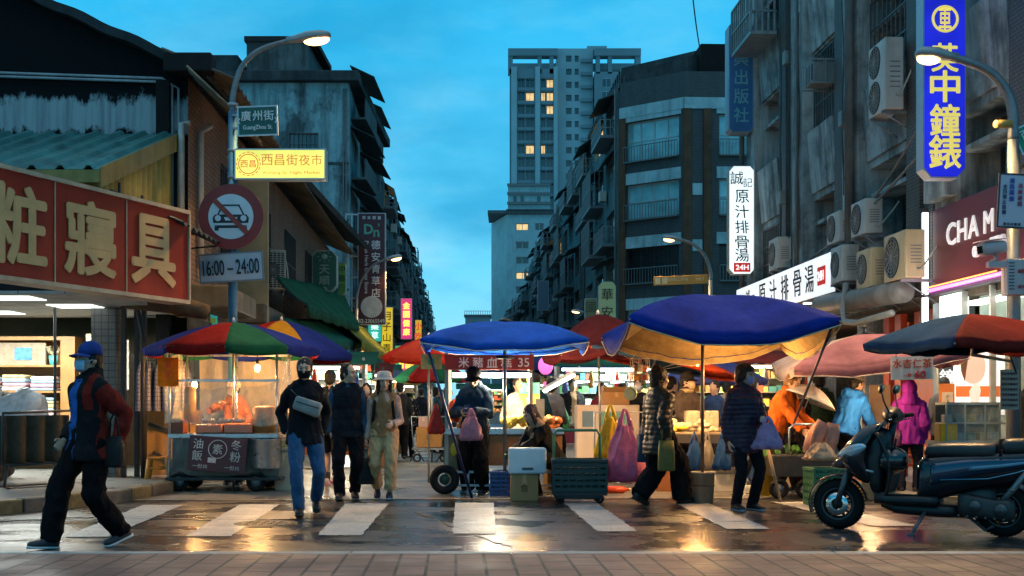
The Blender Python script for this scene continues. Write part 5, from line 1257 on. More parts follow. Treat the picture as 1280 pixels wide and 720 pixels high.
# long white shop front sign on the grey building: a=7.5, s 23.4..31.7
ws=thing('shopfront_sign','long white lit shopfront sign 原汁排骨湯 with a red 24H mark under the air conditioners','sign',S(7.5,31.7,0),-PI/2+TH)
g=MB(); g.b2((0,0,3.42),(8.3,.3,4.28)); g.build('casing',mat((.10,.095,.09),.6),ws)
g=MB(); g.b2((.03,-.03,3.45),(8.27,-.002,4.25)); g.build('face',lightface((.78,.80,.82),1.05,.12),ws)
g=MB()
put_text(g,'誠',1.3,3.95,.36,.40,y=-.04,off=.004); put_text(g,'記',1.85,3.85,.26,.3,y=-.04)
for c,x in (('原',2.75),('汁',3.75),('排',4.75),('骨',5.75),('湯',6.65)): put_text(g,c,x,3.86,.58,.62,y=-.04,off=.004,shear=-.1)
g.build('lettering',INK,ws); g=MB(); g.box((7.5,-.042,3.84),(.52,.02,.38)); bd=g.build('badge',mat((.55,.02,.015),.5,0,.05,emit=.5,ecol=(.6,.02,.015)),ws,bevel=.06); g=MB(); put_text(g,'24H',7.5,3.84,.2,.4,y=-.06,off=.02); g.build('badge_lettering',emis((.9,.9,.9),.9),bd)
for x in (4.6,5.9,7.2):
    g=MB(); g.lathe([(0,0),(.1,0),(.1,-.02),(0,-.02)],14,0,None,False,(x,.15,3.415)); g.build('downlight',emis((1,.97,.9),4),ws)
# tea shop front at the near end of the grey building
ts=thing('tea_shop_sign','dark maroon tea shop fascia with white CHA lettering and a violet neon strip','sign',S(7.9,19.62,0),-PI/2+TH)
g=MB(); g.b2((.06,0,3.14),(4.6,.12,4.42)); g.build('panel',mat((.115,.014,.018),.35,0,.15,2.,name='maroon fascia'),ts,bevel=.01)
g=MB(); put_text(g,'C',.86,3.92,.36,.36,y=-.02,dep=.02,off=.016); put_text(g,'H',1.27,3.92,.34,.34,y=-.02,dep=.02,off=.016); put_text(g,'A',1.68,3.92,.34,.36,y=-.02,dep=.02,off=.016); put_text(g,'G',1.78,3.52,.17,y=-.03,dep=.05,off=.03); put_text(g,'TEA',2.55,3.56,.2,y=-.03,dep=.05,off=.03); put_text(g,'M',2.2,3.92,.34,y=-.02,dep=.02,off=.016); g.build('lettering',mat((.8,.74,.72),.5,0,.05,emit=.45,ecol=(.9,.8,.78)),ts)
g=MB(); g.b2((0,-.05,3.0),(4.6,.1,3.135)); g.build('soffit_trim',BLK(.05),ts); g=MB(); g.tube([(.05,-.085,3.085),(4.6,-.085,3.085)],.026,8); g.build('violet_neon',emis((1.,.12,.75),5,'violet neon'),ts); 
g=MB(); g.tube([(.05,-.09,3.14),(2.6,-.09,3.14)],.012,6); g.build('orange_neon',emis((1.,.25,.05),4,'orange neon'),ts)
nb=thing('neon_post','thin bright white neon post at the corner of the tea shop','light',S(7.86,19.78,0)); g=MB(); g.b2((-.045,-.03,2.0),(.045,.03,4.42)); g.build('tube',emis((.95,.97,1.),2.6,'white neon'),nb); g=MB(); g.b2((-.06,.032,1.9),(.06,.07,4.5)); g.box((0,0,3.02),(.12,.075,.05)); g.build('mount',BLK(.04),nb)
sf=thing('tea_shop','brightly lit glass tea shop with white panels at the right edge','shop front',S(7.95,19.5,0),-PI/2+TH)
g=MB(); g.b2((.1,.0,.15),(1.0,.1,2.98)); g.build('white_panel',lightface((.85,.95,.88),1.5,.12),sf)
g=MB(); g.b2((1.05,.25,.12),(5.5,.3,2.98)); g.build('back_panel',mat((.20,.26,.21),.4,0,.4,1.2,name='shop interior'),sf)
for u in (1.02,2.0,3.2,4.4):
    g=MB(); g.b2((u,-.03,.12),(u+.06,.05,2.98)); g.build('mullion',mat((.45,.45,.42),.4,.4,.1),sf)
g=MB(); g.b2((1.1,.05,2.75),(5.4,.2,2.82)); g.build('ceiling_strip',emis((.95,1,.9),2.5),sf)
lamp('tea_shop_light',S(7.0,18.2,2.6),50,(.95,1.,.92),.25)
cs=thing('clock_shop_sign','black vertical signboard 中鐘錶 with white outlined characters low beside the white panel','sign',S(7.72,18.55,1.62),TH*.5)
g=MB(); g.box((0,.05,0),(.26,.1,1.0)); g.build('panel',mat((.03,.045,.05),.4),cs,bevel=.01); g=MB(); col_text(g,'中鐘錶',0,.42,.24,.28,off=.02); g.build('lettering',mat((.7,.75,.78),.5,0,.05,emit=.4,ecol=(.7,.8,.85)),cs)
ps=thing('poster_lightbox','lit poster with a plain face and an orange band by the display case','poster',S(7.78,17.6,1.5),TH*.5)
g=MB(); g.b2((-.32,.0,-.45),(.62,.08,.55)); g.build('panel',lightface((.85,.85,.82),1.0,.15),ps)
g=MB(); g.prism([(-.06+.19*math.cos(a)*1.0,.27+.26*math.sin(a)) for a in [2*PI*i/20 for i in range(20)]],-.012,-.001); g.build('face_shape',mat((.75,.50,.40),.6,0,.05,emit=.5,ecol=(.8,.55,.45)),ps)
g=MB(); g.prism([(-.28,.54),(-.24,.2),(-.19,.05),(-.17,.2),(-.14,.4),(0,.53)],-.022,-.013); g.build('hair_shape',mat((.18,.09,.05),.6),ps); g=MB(); g.b2((-.32,-.012,-.18),(.62,-.001,-.02)); g.build('orange_band',mat((.75,.18,.05),.5,0,.05,emit=.5,ecol=(.8,.2,.05)),ps); g=MB(); g.prism([(-.1,-.3),(-.12,-.1),(-.05,.02),(.02,.03),(.05,-.08),(.02,-.3)],-.022,-.013); g.build('hand_shape',mat((.8,.75,.7),.6,emit=.5),ps)
# maroon herb shop sign
hs,w,h=vsign('tall maroon herb shop sign 德安青草店 with a grey disc and phone number',447,482,266,406,40.,.25,mat((.055,.012,.022),.5,0,.15,2.,name='maroon sign face'),None,None,mat((.42,.45,.48),.5,.3,.1),cut=0,name='herb_shop_sign')
PW=mat((.62,.66,.68),.5,0,.05,name='pale lettering')
g=MB(); row_text(g,'草本鄉農',0,1.70,.12,.17,off=.01); col_text(g,'德安青草店',.14,.95,.30,.40,off=.008); put_text(g,"De'an Herb Grass Store",-.165,.05,.13,1.75,rot=-PI/2,off=.01); put_text(g,'02-23065549',0,-1.74,.13,.86,off=.012); g.build('lettering',PW,hs)
g=MB(); put_text(g,'D',-.1,1.32,.34,.30,off=.03); put_text(g,"’",.24,1.46,.1,off=.02); put_text(g,'n',.16,1.18,.24,off=.02); g.build('logo',mat((.10,.34,.26),.5),hs)
g=MB(); g.lathe([(0,0),(.36,0),(.36,.01),(0,.01)],28,0,Matrix.Translation((0,-.005,-1.27))@rotm(PI/2),False); dk=g.build('disc',mat((.38,.44,.48),.5),hs)
g=MB(); row_text(g,'各種草藥',0,-1.12,.11,.13); row_text(g,'中藥青草',0,-1.28,.11,.13); row_text(g,'批發零售',0,-1.43,.1,.12); g.build('disc_lettering',mat((.05,.09,.14),.5),dk)
g=MB()
for x in (-.66,-.86): g.b2((x-.02,.05,-1.9),(x+.02,.1,1.87))
for i in range(6): g.b2((-.88,.05,-1.7+.7*i),(-.47,.1,-1.66+.7*i))
g.build('support_frame',ALU,hs)
gs,w,h=vsign('dark green eight-cornered sign 天順 with a small ginseng emblem',390,421,313,364,34.,.3,mat((.015,.11,.085),.5,0,.12,3.,streak=.2),None,None,mat((.40,.44,.42),.5,.2,.1),cut=.14)
g=MB(); put_text(g,'天',0,.04,.26,.3,off=.01); put_text(g,'順',0,-.27,.26,.3,off=.01); put_text(g,'參',.0,-.55,.2,off=.01); g.ell((0,-.02,.40),(.09,.02,.08),12,8)
for k in range(8):
    a=2*PI*k/8; g.box((.17*math.cos(a),-.012,.40+.15*math.sin(a)),(.05,.01,.02),0,None,0,0,-a)
g.build('lettering',mat((.24,.38,.32),.5),gs)
g2,w,h=vsign('small bright green rounded sign just behind the dark green 天順 sign',423,432,328,368,36.,.3,mat((.12,.32,.06),.5,0,.12,3.,streak=.2),'中藥行',mat((.03,.08,.03),.5),ALU,cut=.05)
t1,w,h=vsign('turquoise lit sign with two white characters below the maroon sign',460,477,400,427,44.,.2,lightface((.03,.42,.34),.9),'藥草',emis((.9,1,.95),1.0),ALU)
t2,w,h=vsign('tall yellow lit sign with dark characters 月子山青 behind the maroon sign',476,491,384,446,46.,.2,lightface((.75,.50,.02),.9),'月子山青',mat((.03,.06,.02),.5),ALU)
t3,w,h=vsign('tall pink and red neon sign 金園健康 farther down the lane',501,515,373,424,55.,.3,lightface((.70,.04,.16),1.0),'金園健康',emis((1,.75,.12),1.3),ALU,off=.03)
t4,w,h=vsign('pink lantern-like lit sign with a yellow 福 character',502,515,438,465,50.,.3,lightface((.65,.05,.18),1.0),'福',emis((1,.7,.1),1.3),ALU,off=.03,cut=.12)
t5,w,h=vsign('low lit menu board with red and green lines behind the vest man',400,468,455,475,27.,.15,mat((.015,.05,.03),.5,0,.2),None,None,BLK(.03),name='menu_board')
g=MB(); row_text(g,'百年老舖',.25,.085,.13,.15,off=.02); g.build('red_lettering',emis((1,.15,.05),1.6),t5); g=MB(); row_text(g,'29青草茶',.2,-.085,.13,.15,off=.02); put_text(g,'苦茶',-.42,0,.2,off=.02); g.build('green_lettering',emis((.25,1,.55),1.3),t5)
t6,w,h=vsign('pale green eight-cornered sign 華安 between the terrace and the tiled block',748,770,352,402,50.,.3,mat((.20,.30,.16),.5,0,.12,2.,emit=.12,ecol=(.3,.45,.2),streak=.2),'華安',INK,mat((.30,.36,.30),.5),cut=.16,step=.75,th=.5,y_top=.68)
t7,w,h=vsign('dull olive signboard standing left of the 華安 sign',731,746,373,412,52.,.2,mat((.13,.16,.07),.5,0,.2,2.,streak=.3),'國術',mat((.05,.06,.03),.5),ALU)
t8,w,h=vsign('small teal lit signs above the bright stalls in the lane',686,702,445,470,34.,.2,lightface((.02,.12,.16),.5),'茶飲',emis((.3,.8,.9),.7),ALU)
t9,w,h=vsign('pale blue-grey blank signboard on the far right terrace',672,686,351,388,100.,.3,mat((.12,.2,.27),.6,0,.1),None,None,ALU)
# wayfinding arm on lamp 4
rt,w,h=plate('wayfinding_board','orange wayfinding arm with an arrow panel on the street lamp above the big blue parasol','street sign',851,350,38.4,68,11,None,0,.05,R(-2.5),None,m=mat((.50,.26,.05),.5,0,.1,3.,name='orange enamel'))
g=MB(); put_text(g,'捷運龍山寺站',-.12,.03,.12,.7,off=.01); put_text(g,'MRT',.62,0,.1,off=.01); g.box((-.74,-.006,0),(.16,.01,.2)); g.box((-.52,-.006,0),(.16,.01,.2)); g.build('lettering',mat((.75,.60,.32),.5),rt)
# turquoise poster on the brick row
rt,w,h=plate('turquoise_poster','turquoise and lime poster on the wall behind the rainbow umbrella','poster',253,399,20.5,37,22,None,PI/2*.25,.02,0,None,m=mat((.03,.42,.40),.5,0,.1,emit=.35,ecol=(.05,.55,.5)))
g=MB()
for q in range(7): g.ell((-.18+.06*q,-.01,.04*math.sin(q*2.)),(.05,.008,.05),8,6)
g.build('leaf_print',mat((.30,.48,.08),.5,emit=.2),rt)
# ---------------------------------------------------------------- air conditioners
ACW=mat((.50,.50,.47),.45,0,.06,4.,streak=.35,dirt=(.2,.17,.12),name='air conditioner white'); ACY=mat((.62,.47,.27),.45,0,.08,4.,streak=.35,dirt=(.25,.16,.07),name='warm-tinted air conditioner')  # ACY: warm lamp light put into the casing colour
def make_ac(label,w=.85,h=.65,dp=.33,fans=1,m=None,group='air conditioners on the grey building',slots=False):
    rt=thing('air_conditioner',label,'air conditioner',(0,0,0),0,group)
    g=MB(); g.b2((-w/2,0,0),(w/2,dp,h)); g.build('casing',m or ACW,rt,bevel=.018)
    for k in range(fans):
        zc=h*(k+.5)/fans; r=min(w*.33,h/fans*.43)
        g=MB(); g.lathe([(0,-.006),(r,-.006),(r,-.012),(r*1.06,-.012),(r*1.06,.0)],28,0,Matrix.Translation((-w*.12,0,zc))@rotm(PI/2)@Matrix.Scale(-1,4,(0,0,1))); f=g.build('fan_opening',BLK(.012,.5),rt)
        g=MB()
        for q in range(1,6): g.torus((-w*.12,-.018,zc),r*q/5.2,.004,28,5,0,None,rotm(PI/2))
        for q in range(6):
            a=PI*q/6; g.box((-w*.12,-.02,zc),(r*2,.006,.006),0,None,0,0,a)
        g.build('grille',mat((.30,.30,.28),.5),f)
    g=MB(); g.b2((w*.30,-.008,h*.1),(w*.46,-.001,h*.9)); g.b2((-w/2-.004,dp*.3,h*.55),(-w/2-.001,dp*.8,h*.9)); g.build('side_panel',m or ACW,rt)
    g=MB()
    for i in range(6): g.b2((w/2+.001,dp*.25,h*.3+i*.07*h),(w/2+.006,dp*.8,h*.3+i*.07*h+.02))
    g.build('side_louvre',mat((.22,.21,.19),.5),rt)
    g=MB()
    for x in (-w*.36,w*.36): g.b2((x-.02,-.03,-.06),(x+.02,dp+.25,-.01)); g.tube([(x,0,-.03),(x,dp+.25,-.4)],.014,6)
    g.build('bracket',GALV(),rt)
    g=MB(); g.tube([(w/2+.0,dp*.6,h*.2),(w/2+.07,dp*.7,h*.15),(w/2+.06,dp+.15,h*.6),(w/2+.02,dp+.3,h*.9)],.016,6); g.build('pipe',mat((.42,.38,.30),.6),rt)
    return rt
def ac(label,a,s,z,**k):
    r=make_ac(label,**k); r.location=S(a,s,z); r.rotation_euler.z=-PI/2+TH; return r
ac('small pale air conditioner left above the long white sign',7.5,28.1,4.4,h=.73,w=.8)
ac('left air conditioner of the pair on the shelf high above the 24H badge',7.5,23.6,4.42,h=.6,w=.75)
ac('larger right air conditioner of the pair on the high shelf',7.5,22.1,4.36,h=.64,w=.8)
ac('air conditioner covering the right end of the white sign',7.4,23.05,3.58,h=.70,w=.72)
ac('warm-tinted middle air conditioner on the green bracket',7.4,21.5,3.32,h=.70,w=.78,m=ACY)
ac('largest warm-tinted air conditioner next to the white neon post',7.4,19.95,3.30,h=.80,w=1.0,m=ACY)
ac('tall double-fan air conditioner high beside the blue clock sign',7.45,20.95,6.35,h=1.25,w=.85,fans=2)
wa=thing('window_air_conditioner','caged window air conditioner high on the second bay','air conditioner',S(7.85,25.2,8.0),-PI/2+TH)
g=MB(); g.b2((-.3,-.35,0),(.3,.6,.42)); g.build('casing',mat((.25,.27,.27),.5,.2,.1,streak=.4),wa,bevel=.015); g=MB(); g.b2((-.26,-.36,.05),(.26,-.352,.38)); g.build('grille',BLK(.015),wa)
g=MB()
for x in (-.34,.34):
    for z in (-.03,.46): g.b2((x-.015,-.42,z-.015),(x+.015,.55,z+.015))
for x in (-.34,-.17,0,.17,.34): g.b2((x-.01,-.43,-.03),(x+.01,-.41,.46))
for y in (-.1,.2): 
    for x in (-.34,.34): g.b2((x-.01,y-.01,-.03),(x+.01,y+.01,.46))
g.build('cage',mat((.30,.33,.33),.5,.4,.1),wa)
def lac(label,px,py,d,h,w,m):
    r=make_ac(label,w=w,h=h,group='air conditioners on the brick row',m=m); r.location=W(px,py,d); r.rotation_euler.z=PI/2*.16; 
    # slatted back grid seen from the lane mouth
    g=MB(); n=int(h/.055)
    for i in range(n): 
        for j in range(5): g.b2((-w*.44+j*w*.18,-.012,.05+i*.05),(-w*.44+j*w*.18+w*.13,-.004,.05+i*.05+.03))
    g.build('back_grille',BLK(.02),r)
lac('upper old air conditioner with a black grid right of the hours plate',344,362,27.,.90,.48,mat((.42,.40,.34),.5,0,.1,streak=.4))
lac('lower yellowish air conditioner with a black grid above the rainbow umbrella',316,405,24.,.72,.42,ACY)
# ---------------------------------------------------------------- parasols
def canopy_col(c,tr=.25,bk=None):
    key=('canopy',tuple(c),tr)
    if key in MC: return MC[key]
    m,t,b=nt('parasol fabric'); n1=noise_(t,coords(t),1.6,7,.65); n2=noise_(t,coords(t),9.,6,.7)
    cc=mixc(t,ramp(t,n1,(.35,0.),(.7,1.)),[q*.62 for q in c],[min(1,q*1.25+.004) for q in c]); cc=mixc(t,ramp(t,n2,(.56,0.),(.72,.35)),cc,[q*.45+.02 for q in c])
    t.links.new(cc,b.inputs['Base Color']); b.inputs['Roughness'].default_value=.85; b.inputs['Specular IOR Level'].default_value=.1
    bump_(t,b,noise_(t,coords(t,(1,1,.5)),5.,5,.6),.5,.03)
    tr_=t.nodes.new('ShaderNodeBsdfTranslucent'); mx=t.nodes.new('ShaderNodeMixShader'); mx.inputs[0].default_value=tr; t.links.new(cc,tr_.inputs[0])
    t.links.new(b.outputs[0],mx.inputs[1]); t.links.new(tr_.outputs[0],mx.inputs[2]); t.links.new(mx.outputs[0],t.nodes['Material Output'].inputs[0]); MC[key]=m; return m
METAL=mat((.25,.25,.25),.4,.7,.2,name='parasol pole')
def round_parasol(label,px,d,Rm,zt,ze,cols,start=0,n=8,tilt=(0,0),group='parasols over the market stalls',val=.10,sag=.06,pole=True,tr=.25,bz=0.,notch=True):
    c=W(px,506,d); rt=thing('parasol',label,'parasol',(c.x,c.y,bz),0,group)
    h=zt-ze; T=Matrix.Translation((0,0,ze-bz))@rotm(tilt[0],tilt[1],0)
    g=MB(); mats=[canopy_col(q,tr) for q in cols]
    for k in range(n):
        a0=start+2*PI*k/n; a1=start+2*PI*(k+1)/n
        def fn(u,v,a0=a0,a1=a1):
            a=a0+(a1-a0)*u; r=v; ch=math.cos((a1-a0)/2)/math.cos(a-(a0+a1)/2)
            ed=(1-(2*u-1)**2); rr=Rm*r*(ch*.6+.4)-Rm*.05*ed*r*r
            z=h*(1-r**1.55)-sag*ed*math.sin(r*PI*.9)*r+.006*math.sin(a*31+4*r)*r*r+.012*mnoise.noise(Vector((r*math.cos(a)*3,r*math.sin(a)*3,px*.1)))*r; return (rr*math.cos(a),rr*math.sin(a),z)
        g.grid(fn,8,9,k%len(cols),T)
        def fv(u,v,a0=a0,a1=a1):
            a=a0+(a1-a0)*u; ch=math.cos((a1-a0)/2)/math.cos(a-(a0+a1)/2); ed=(1-(2*u-1)**2); rr=Rm*(ch*.6+.4)-Rm*.05*ed
            rr*=1-.02*v; return (rr*math.cos(a),rr*math.sin(a),-sag*ed*math.sin(PI*.9)-val*v*(.75+.25*ed))
        g.grid(fv,8,2,k%len(cols),T)
    g.build('canopy',mats,rt,solid=.004)
    for k in range(n):
        a=start+2*PI*k/n; g=MB(); g.tube([T@Vector((0,0,h-.04))]+[T@Vector((Rm*r*math.cos(a),Rm*r*math.sin(a),h*(1-r**1.55)-.02)) for r in (.3,.6,.85,1.)],.008,5); g.tube([T@Vector((0,0,h-.42)),T@Vector((Rm*.55*math.cos(a),Rm*.55*math.sin(a),h*(1-.55**1.55)-.02))],.006,5); g.build('rib',METAL,rt)
    top=T@Vector((0,0,h))
    if pole:
        g=MB(); g.tube([(top.x*.0,0,0),top+Vector((0,0,.03))],.018,8); g.build('pole',METAL,rt)
    g=MB(); g.tube([top-Vector((0,0,.005)),top+Vector((0,0,.05)),top+Vector((0,0,.07))],[.03,.02,.006],8); g.build('finial',mat((.6,.6,.58),.5),rt)
    return rt
def square_parasol(label,loc,hx,hy,zc,zt,cols,yaw=0,sag=.2,val=.12,lining=None,pole=True,lift=(0,0,0,0),group='parasols over the market stalls',p=1.7,tr=.2,basez=0,droop=0.,trim=None):
    rt=thing('parasol',label,'parasol',loc,yaw,group)
    h=zt-zc
    def zf(x,y):   # x,y in -1..1
        r=max(abs(x),abs(y)); t=min(abs(x),abs(y))/max(r,1e-5)
        ex=(1-t*t)
        cor=sum(l*max(0,(1+sx*x)/2)*max(0,(1+sy*y)/2) for l,(sx,sy) in zip(lift,((-1,-1),(1,-1),(1,1),(-1,1))))
        return zc+h*(1-r**p)-sag*ex*r**2.2*.9-sag*.35*ex*math.sin(r*PI)*.5+cor-droop*(abs(x)*abs(y))**3+.010*math.sin(9*x+5*y)*r+.011*math.sin(math.atan2(y,x)*22+3*r)*r*r*(1-t)+.012*mnoise.noise(Vector((x*3,y*3,hx)))
    g=MB(); mats=[canopy_col(q,tr) for q in cols]
    def tri(k):
        def fn(u,v):
            s=2*u-1; q=v
            x,y=[(s*q,-q),(q,s*q),(-s*q,q),(-q,-s*q)][k]; return (x*hx,y*hy,zf(x,y))
        return fn
    for k in range(4): g.grid(tri(k),18,12,k%len(cols))
    for k in range(4):
        def fv(u,v,k=k):
            s=2*u-1; x,y=[(s,-1),(1,s),(-s,1),(-1,-s)][k]; return (x*hx*(1-.015*v),y*hy*(1-.015*v),zf(x,y)-val*v*(.8+.2*(1-s*s)))
        g.grid(fv,18,2,k%len(cols))
    g.build('canopy',mats,rt,solid=.004)
    if trim:
        g=MB()
        for k in range(4):
            pts=[]
            for i in range(13):
                s=2*i/12-1; x,y=[(s,-1),(1,s),(-s,1),(-1,-s)][k]; pts.append((x*hx*1.002,y*hy*1.002,zf(x,y)-val*(.8+.2*(1-s*s))))
            g.tube(pts,.007,5)
        g.build('hem_trim',cloth(trim,.8),rt)
    if lining:
        g=MB()
        for k in range(4):
            def fl(u,v,k=k):
                s=2*u-1; q=v*.985; x,y=[(s*q,-q),(q,s*q),(-s*q,q),(-q,-s*q)][k]; return (x*hx,y*hy,zf(x,y)-.035)
            g.grid(fl,16,10)
            def fv(u,v,k=k):
                s=2*u-1; x,y=[(s,-1),(1,s),(-s,1),(-1,-s)][k]; return (x*hx*.98,y*hy*.98,zf(x,y)-.03-(val-.03)*v*(.85+.15*(1-s*s)))
            g.grid(fv,16,2)
        g.build('lining',cloth(lining,.8,trans=.3),rt)
    for k,(sx,sy) in enumerate(((-1,-1),(1,-1),(1,1),(-1,1))):
        g=MB(); g.tube([(0,0,zt-.05)]+[(sx*hx*q,sy*hy*q,zf(sx*q,sy*q)-.045) for q in (.25,.5,.75,1.)],.011,6); g.build('rib',METAL,rt)
    if pole:
        g=MB(); g.tube([(0,0,basez),(0,0,zt+.03)],.024,10); g.build('pole',METAL,rt)
        g=MB(); g.tube([(0,0,zt+.01),(0,0,zt+.05)],[.1,.02],10); g.tube([(0,0,zc-.22),(0,0,zc-.18)],.13,12); g.build('hub',BLK(.03),rt)
    return rt,zf
CR=(.30,.012,.010); CB=(.012,.028,.24); CG=(.012,.12,.055); CY=(.52,.26,.015); CO=(.48,.055,.014)
round_parasol('rainbow parasol of red, blue and green panels over the rice stall at left',292,16.9,1.24,2.36,1.98,[CR,CG,CB,CR,CG,CB,CG,CR,CB],start=-PI/2-2*PI/9*.8,n=9,sag=.03,val=.12)
round_parasol('red, yellow and blue parasol behind the rainbow one',352,20.2,1.28,2.62,2.02,[CY,CB,CG,CR],start=-PI/2-.25,sag=.03)
c=W(631,506,15.9); 
pc,zfc=square_parasol('big plain blue square parasol over the middle blood cake stall',(c.x,c.y,0),1.05,1.0,2.03,2.30,[(.010,.10,.55)],0,.11,.06,p=2.0,trim=(.55,.55,.52))
c=W(890,506,14.2); RBB=(.010,.034,.30)
pr,zfr=square_parasol('big deep-blue square parasol with a yellow lining over the dumpling stall',(c.x,c.y,0),1.16,1.18,2.16,2.54,[RBB],R(3),.26,.10,lining=(.50,.35,.16),lift=(.02,0,-.14,-.08),pole=False,p=1.8,trim=(.5,.45,.35))
# bucket base and pole
bk=thing('cement_bucket','dirty white bucket of cement holding the pole of the yellow-lined parasol','bucket',G(878,629))
g=MB(); g.lathe([(0,0),(.13,0),(.152,.36),(.163,.36),(.163,.385),(.148,.385),(.145,.33),(0,.33)],24); g.build('bucket',mat((.42,.38,.30),.6,0,.25,5.,streak=.6,dirt=(.16,.12,.08)),bk)
g=MB(); g.torus((0,0,.22),.149,.006,24,6); g.build('band',BLK(.03),bk)
g=MB(); g.tube([(0,0,.05),(.0,.0,1.2),(.0,-.05,2.5)],.022,10); g.build('pole',mat((.10,.08,.06),.5,.5,.3),bk)
c=W(1080,506,16.6)
square_parasol('dusty pink square parasol with a pale drooping corner',(c.x,c.y,0),1.12,1.0,1.92,2.26,[(.33,.15,.19),(.30,.13,.19),(.32,.14,.19),(.46,.38,.35)],R(-4),.08,.14,lift=(-.22,.0,0,-.12),trim=(.5,.45,.42))
c=W(1215,506,13.9)
rp_,zfp=square_parasol('square parasol with blue and dark red panels at the right edge',(c.x,c.y,0),.88,.88,1.925,2.27,[(.17,.014,.010),(.16,.014,.010),(.012,.045,.10),(.012,.05,.12)],R(16),.03,.10,lift=(-.02,-.06,0,0),pole=False)
g=MB(); q_=W(1267,440,15.)-Vector((c.x,c.y,0)); q_=Matrix.Rotation(-R(16),4,'Z')@q_; g.tube([(0,0,2.1),(0,0,1.78),(q_.x,q_.y,1.74)],.02,8); g.build('support_arm',METAL,rp_)
round_parasol('long orange-red parasol tilted to the right behind the walker in the puffer coat',815,18.2,1.42,2.12,1.86,[CO,(.38,.035,.012),CO,(.03,.07,.12)],start=-PI/2,tilt=(0,R(11)),sag=.05,val=.05)
round_parasol('violet-blue parasol behind the dumpling stall',892,22.,1.0,2.05,1.66,[(.10,.12,.36),(.12,.13,.34)],sag=.04)
round_parasol('small red parasol peeping out left of the big plain blue one',536,18.4,.72,2.24,1.94,[CR,(.42,.04,.02)],sag=.02)
round_parasol('green and red parasol farther down the lane behind the phone user',540,25.,.78,2.16,1.76,[CR,CG,CR,CR,CG],start=.2,sag=.03)
round_parasol('maroon parasol between the two big blue ones',752,18.,.9,2.56,2.0,[(.085,.012,.016)],sag=.08,tilt=(0,R(-6)))
round_parasol('dull blue far parasol over the crowd',668,30.,1.2,2.5,2.1,[(.03,.07,.2)])
# straight prop poles
def prop(label,p,q,r,col,name='prop_pole',cat='pole'):
    o=Vector((p.x,p.y,0)); g=MB(); g.tube([p-o,q-o],r,8); ob=g.build(name,mat(col,.45,.2,.2),None); ob.location=o; return tag(ob,label,cat)
prop('dark blue slanted prop pole tied to the middle blue parasol',W(536,440,15.0),Vector((*G(590,625)[:2],.02)),.018,(.01,.02,.09))
prop('dark blue slanted prop pole at the right corner of the yellow-lined parasol',W(1040,408,13.2),W(992,530,15.4),.016,(.01,.015,.06))
prop('thin wooden broom handle leaning below the purple coat woman',W(956,545,14.6),Vector((*G(976,630)[:2],.02)),.02,(.45,.32,.18),'broom_handle','broom')
# tarpaulins over the left shops
def tarp(label,c0,c1,c2,c3,cols,sag=.12,ribs=5,name='awning'):
    P=[Vector(q) for q in (c0,c1,c2,c3)]; o=Vector((P[0].x,P[0].y,0)); rt=thing(name,label,'awning',o,0,'awnings over the left shops')
    def pt(u,v):
        a=P[0]+(P[1]-P[0])*u; b=P[3]+(P[2]-P[3])*u; q=a+(b-a)*v; return q-o+Vector((0,0,-sag*math.sin(v*PI)*.6-.05*abs(math.sin(u*PI*ribs))*v))
    g=MB(); g.grid(pt,40,8); g.build('fabric',canopy_col(cols,.15),rt,solid=.006)
    def fr(u,v): return pt(u,1)-Vector((0,0,.22*v))
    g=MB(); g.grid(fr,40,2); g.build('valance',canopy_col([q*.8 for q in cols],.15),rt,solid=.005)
    for k in range(ribs+1):
        g=MB(); g.tube([pt(k/ribs,v)-Vector((0,0,.04)) for v in (0,.5,1)],.016,5); g.build('rib',BLK(.05),rt)
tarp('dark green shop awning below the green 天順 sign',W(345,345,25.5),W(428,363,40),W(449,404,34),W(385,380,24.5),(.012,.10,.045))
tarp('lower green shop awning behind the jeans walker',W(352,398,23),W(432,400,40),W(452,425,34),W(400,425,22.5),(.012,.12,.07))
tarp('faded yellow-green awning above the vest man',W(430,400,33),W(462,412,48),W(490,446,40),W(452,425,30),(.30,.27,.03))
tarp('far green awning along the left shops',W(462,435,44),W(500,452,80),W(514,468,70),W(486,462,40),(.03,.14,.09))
# ---------------------------------------------------------------- lights in the stalls
WARM=(1.,.52,.18); BULB=emis((1.,.62,.22),14,'bulb')
def bulb(label,p,power,col=WARM,r=.05,b=True):
    rt=thing('hanging_bulb',label,'light bulb',p,0,'bulbs in the stalls'); g=MB(); g.ell((0,0,0),(.04,.04,.055),12,8); g.build('bulb',BULB,rt); g=MB(); g.tube([(0,0,.05),(0,0,.12)],.022,8); g.tube([(0,0,.12),(0,0,.45)],.005,5); g.build('cord',BLK(.02),rt)
    l=lamp('stall_bulb_light',Vector(p)+Vector((0,0,-.09)),power,col,r); return rt
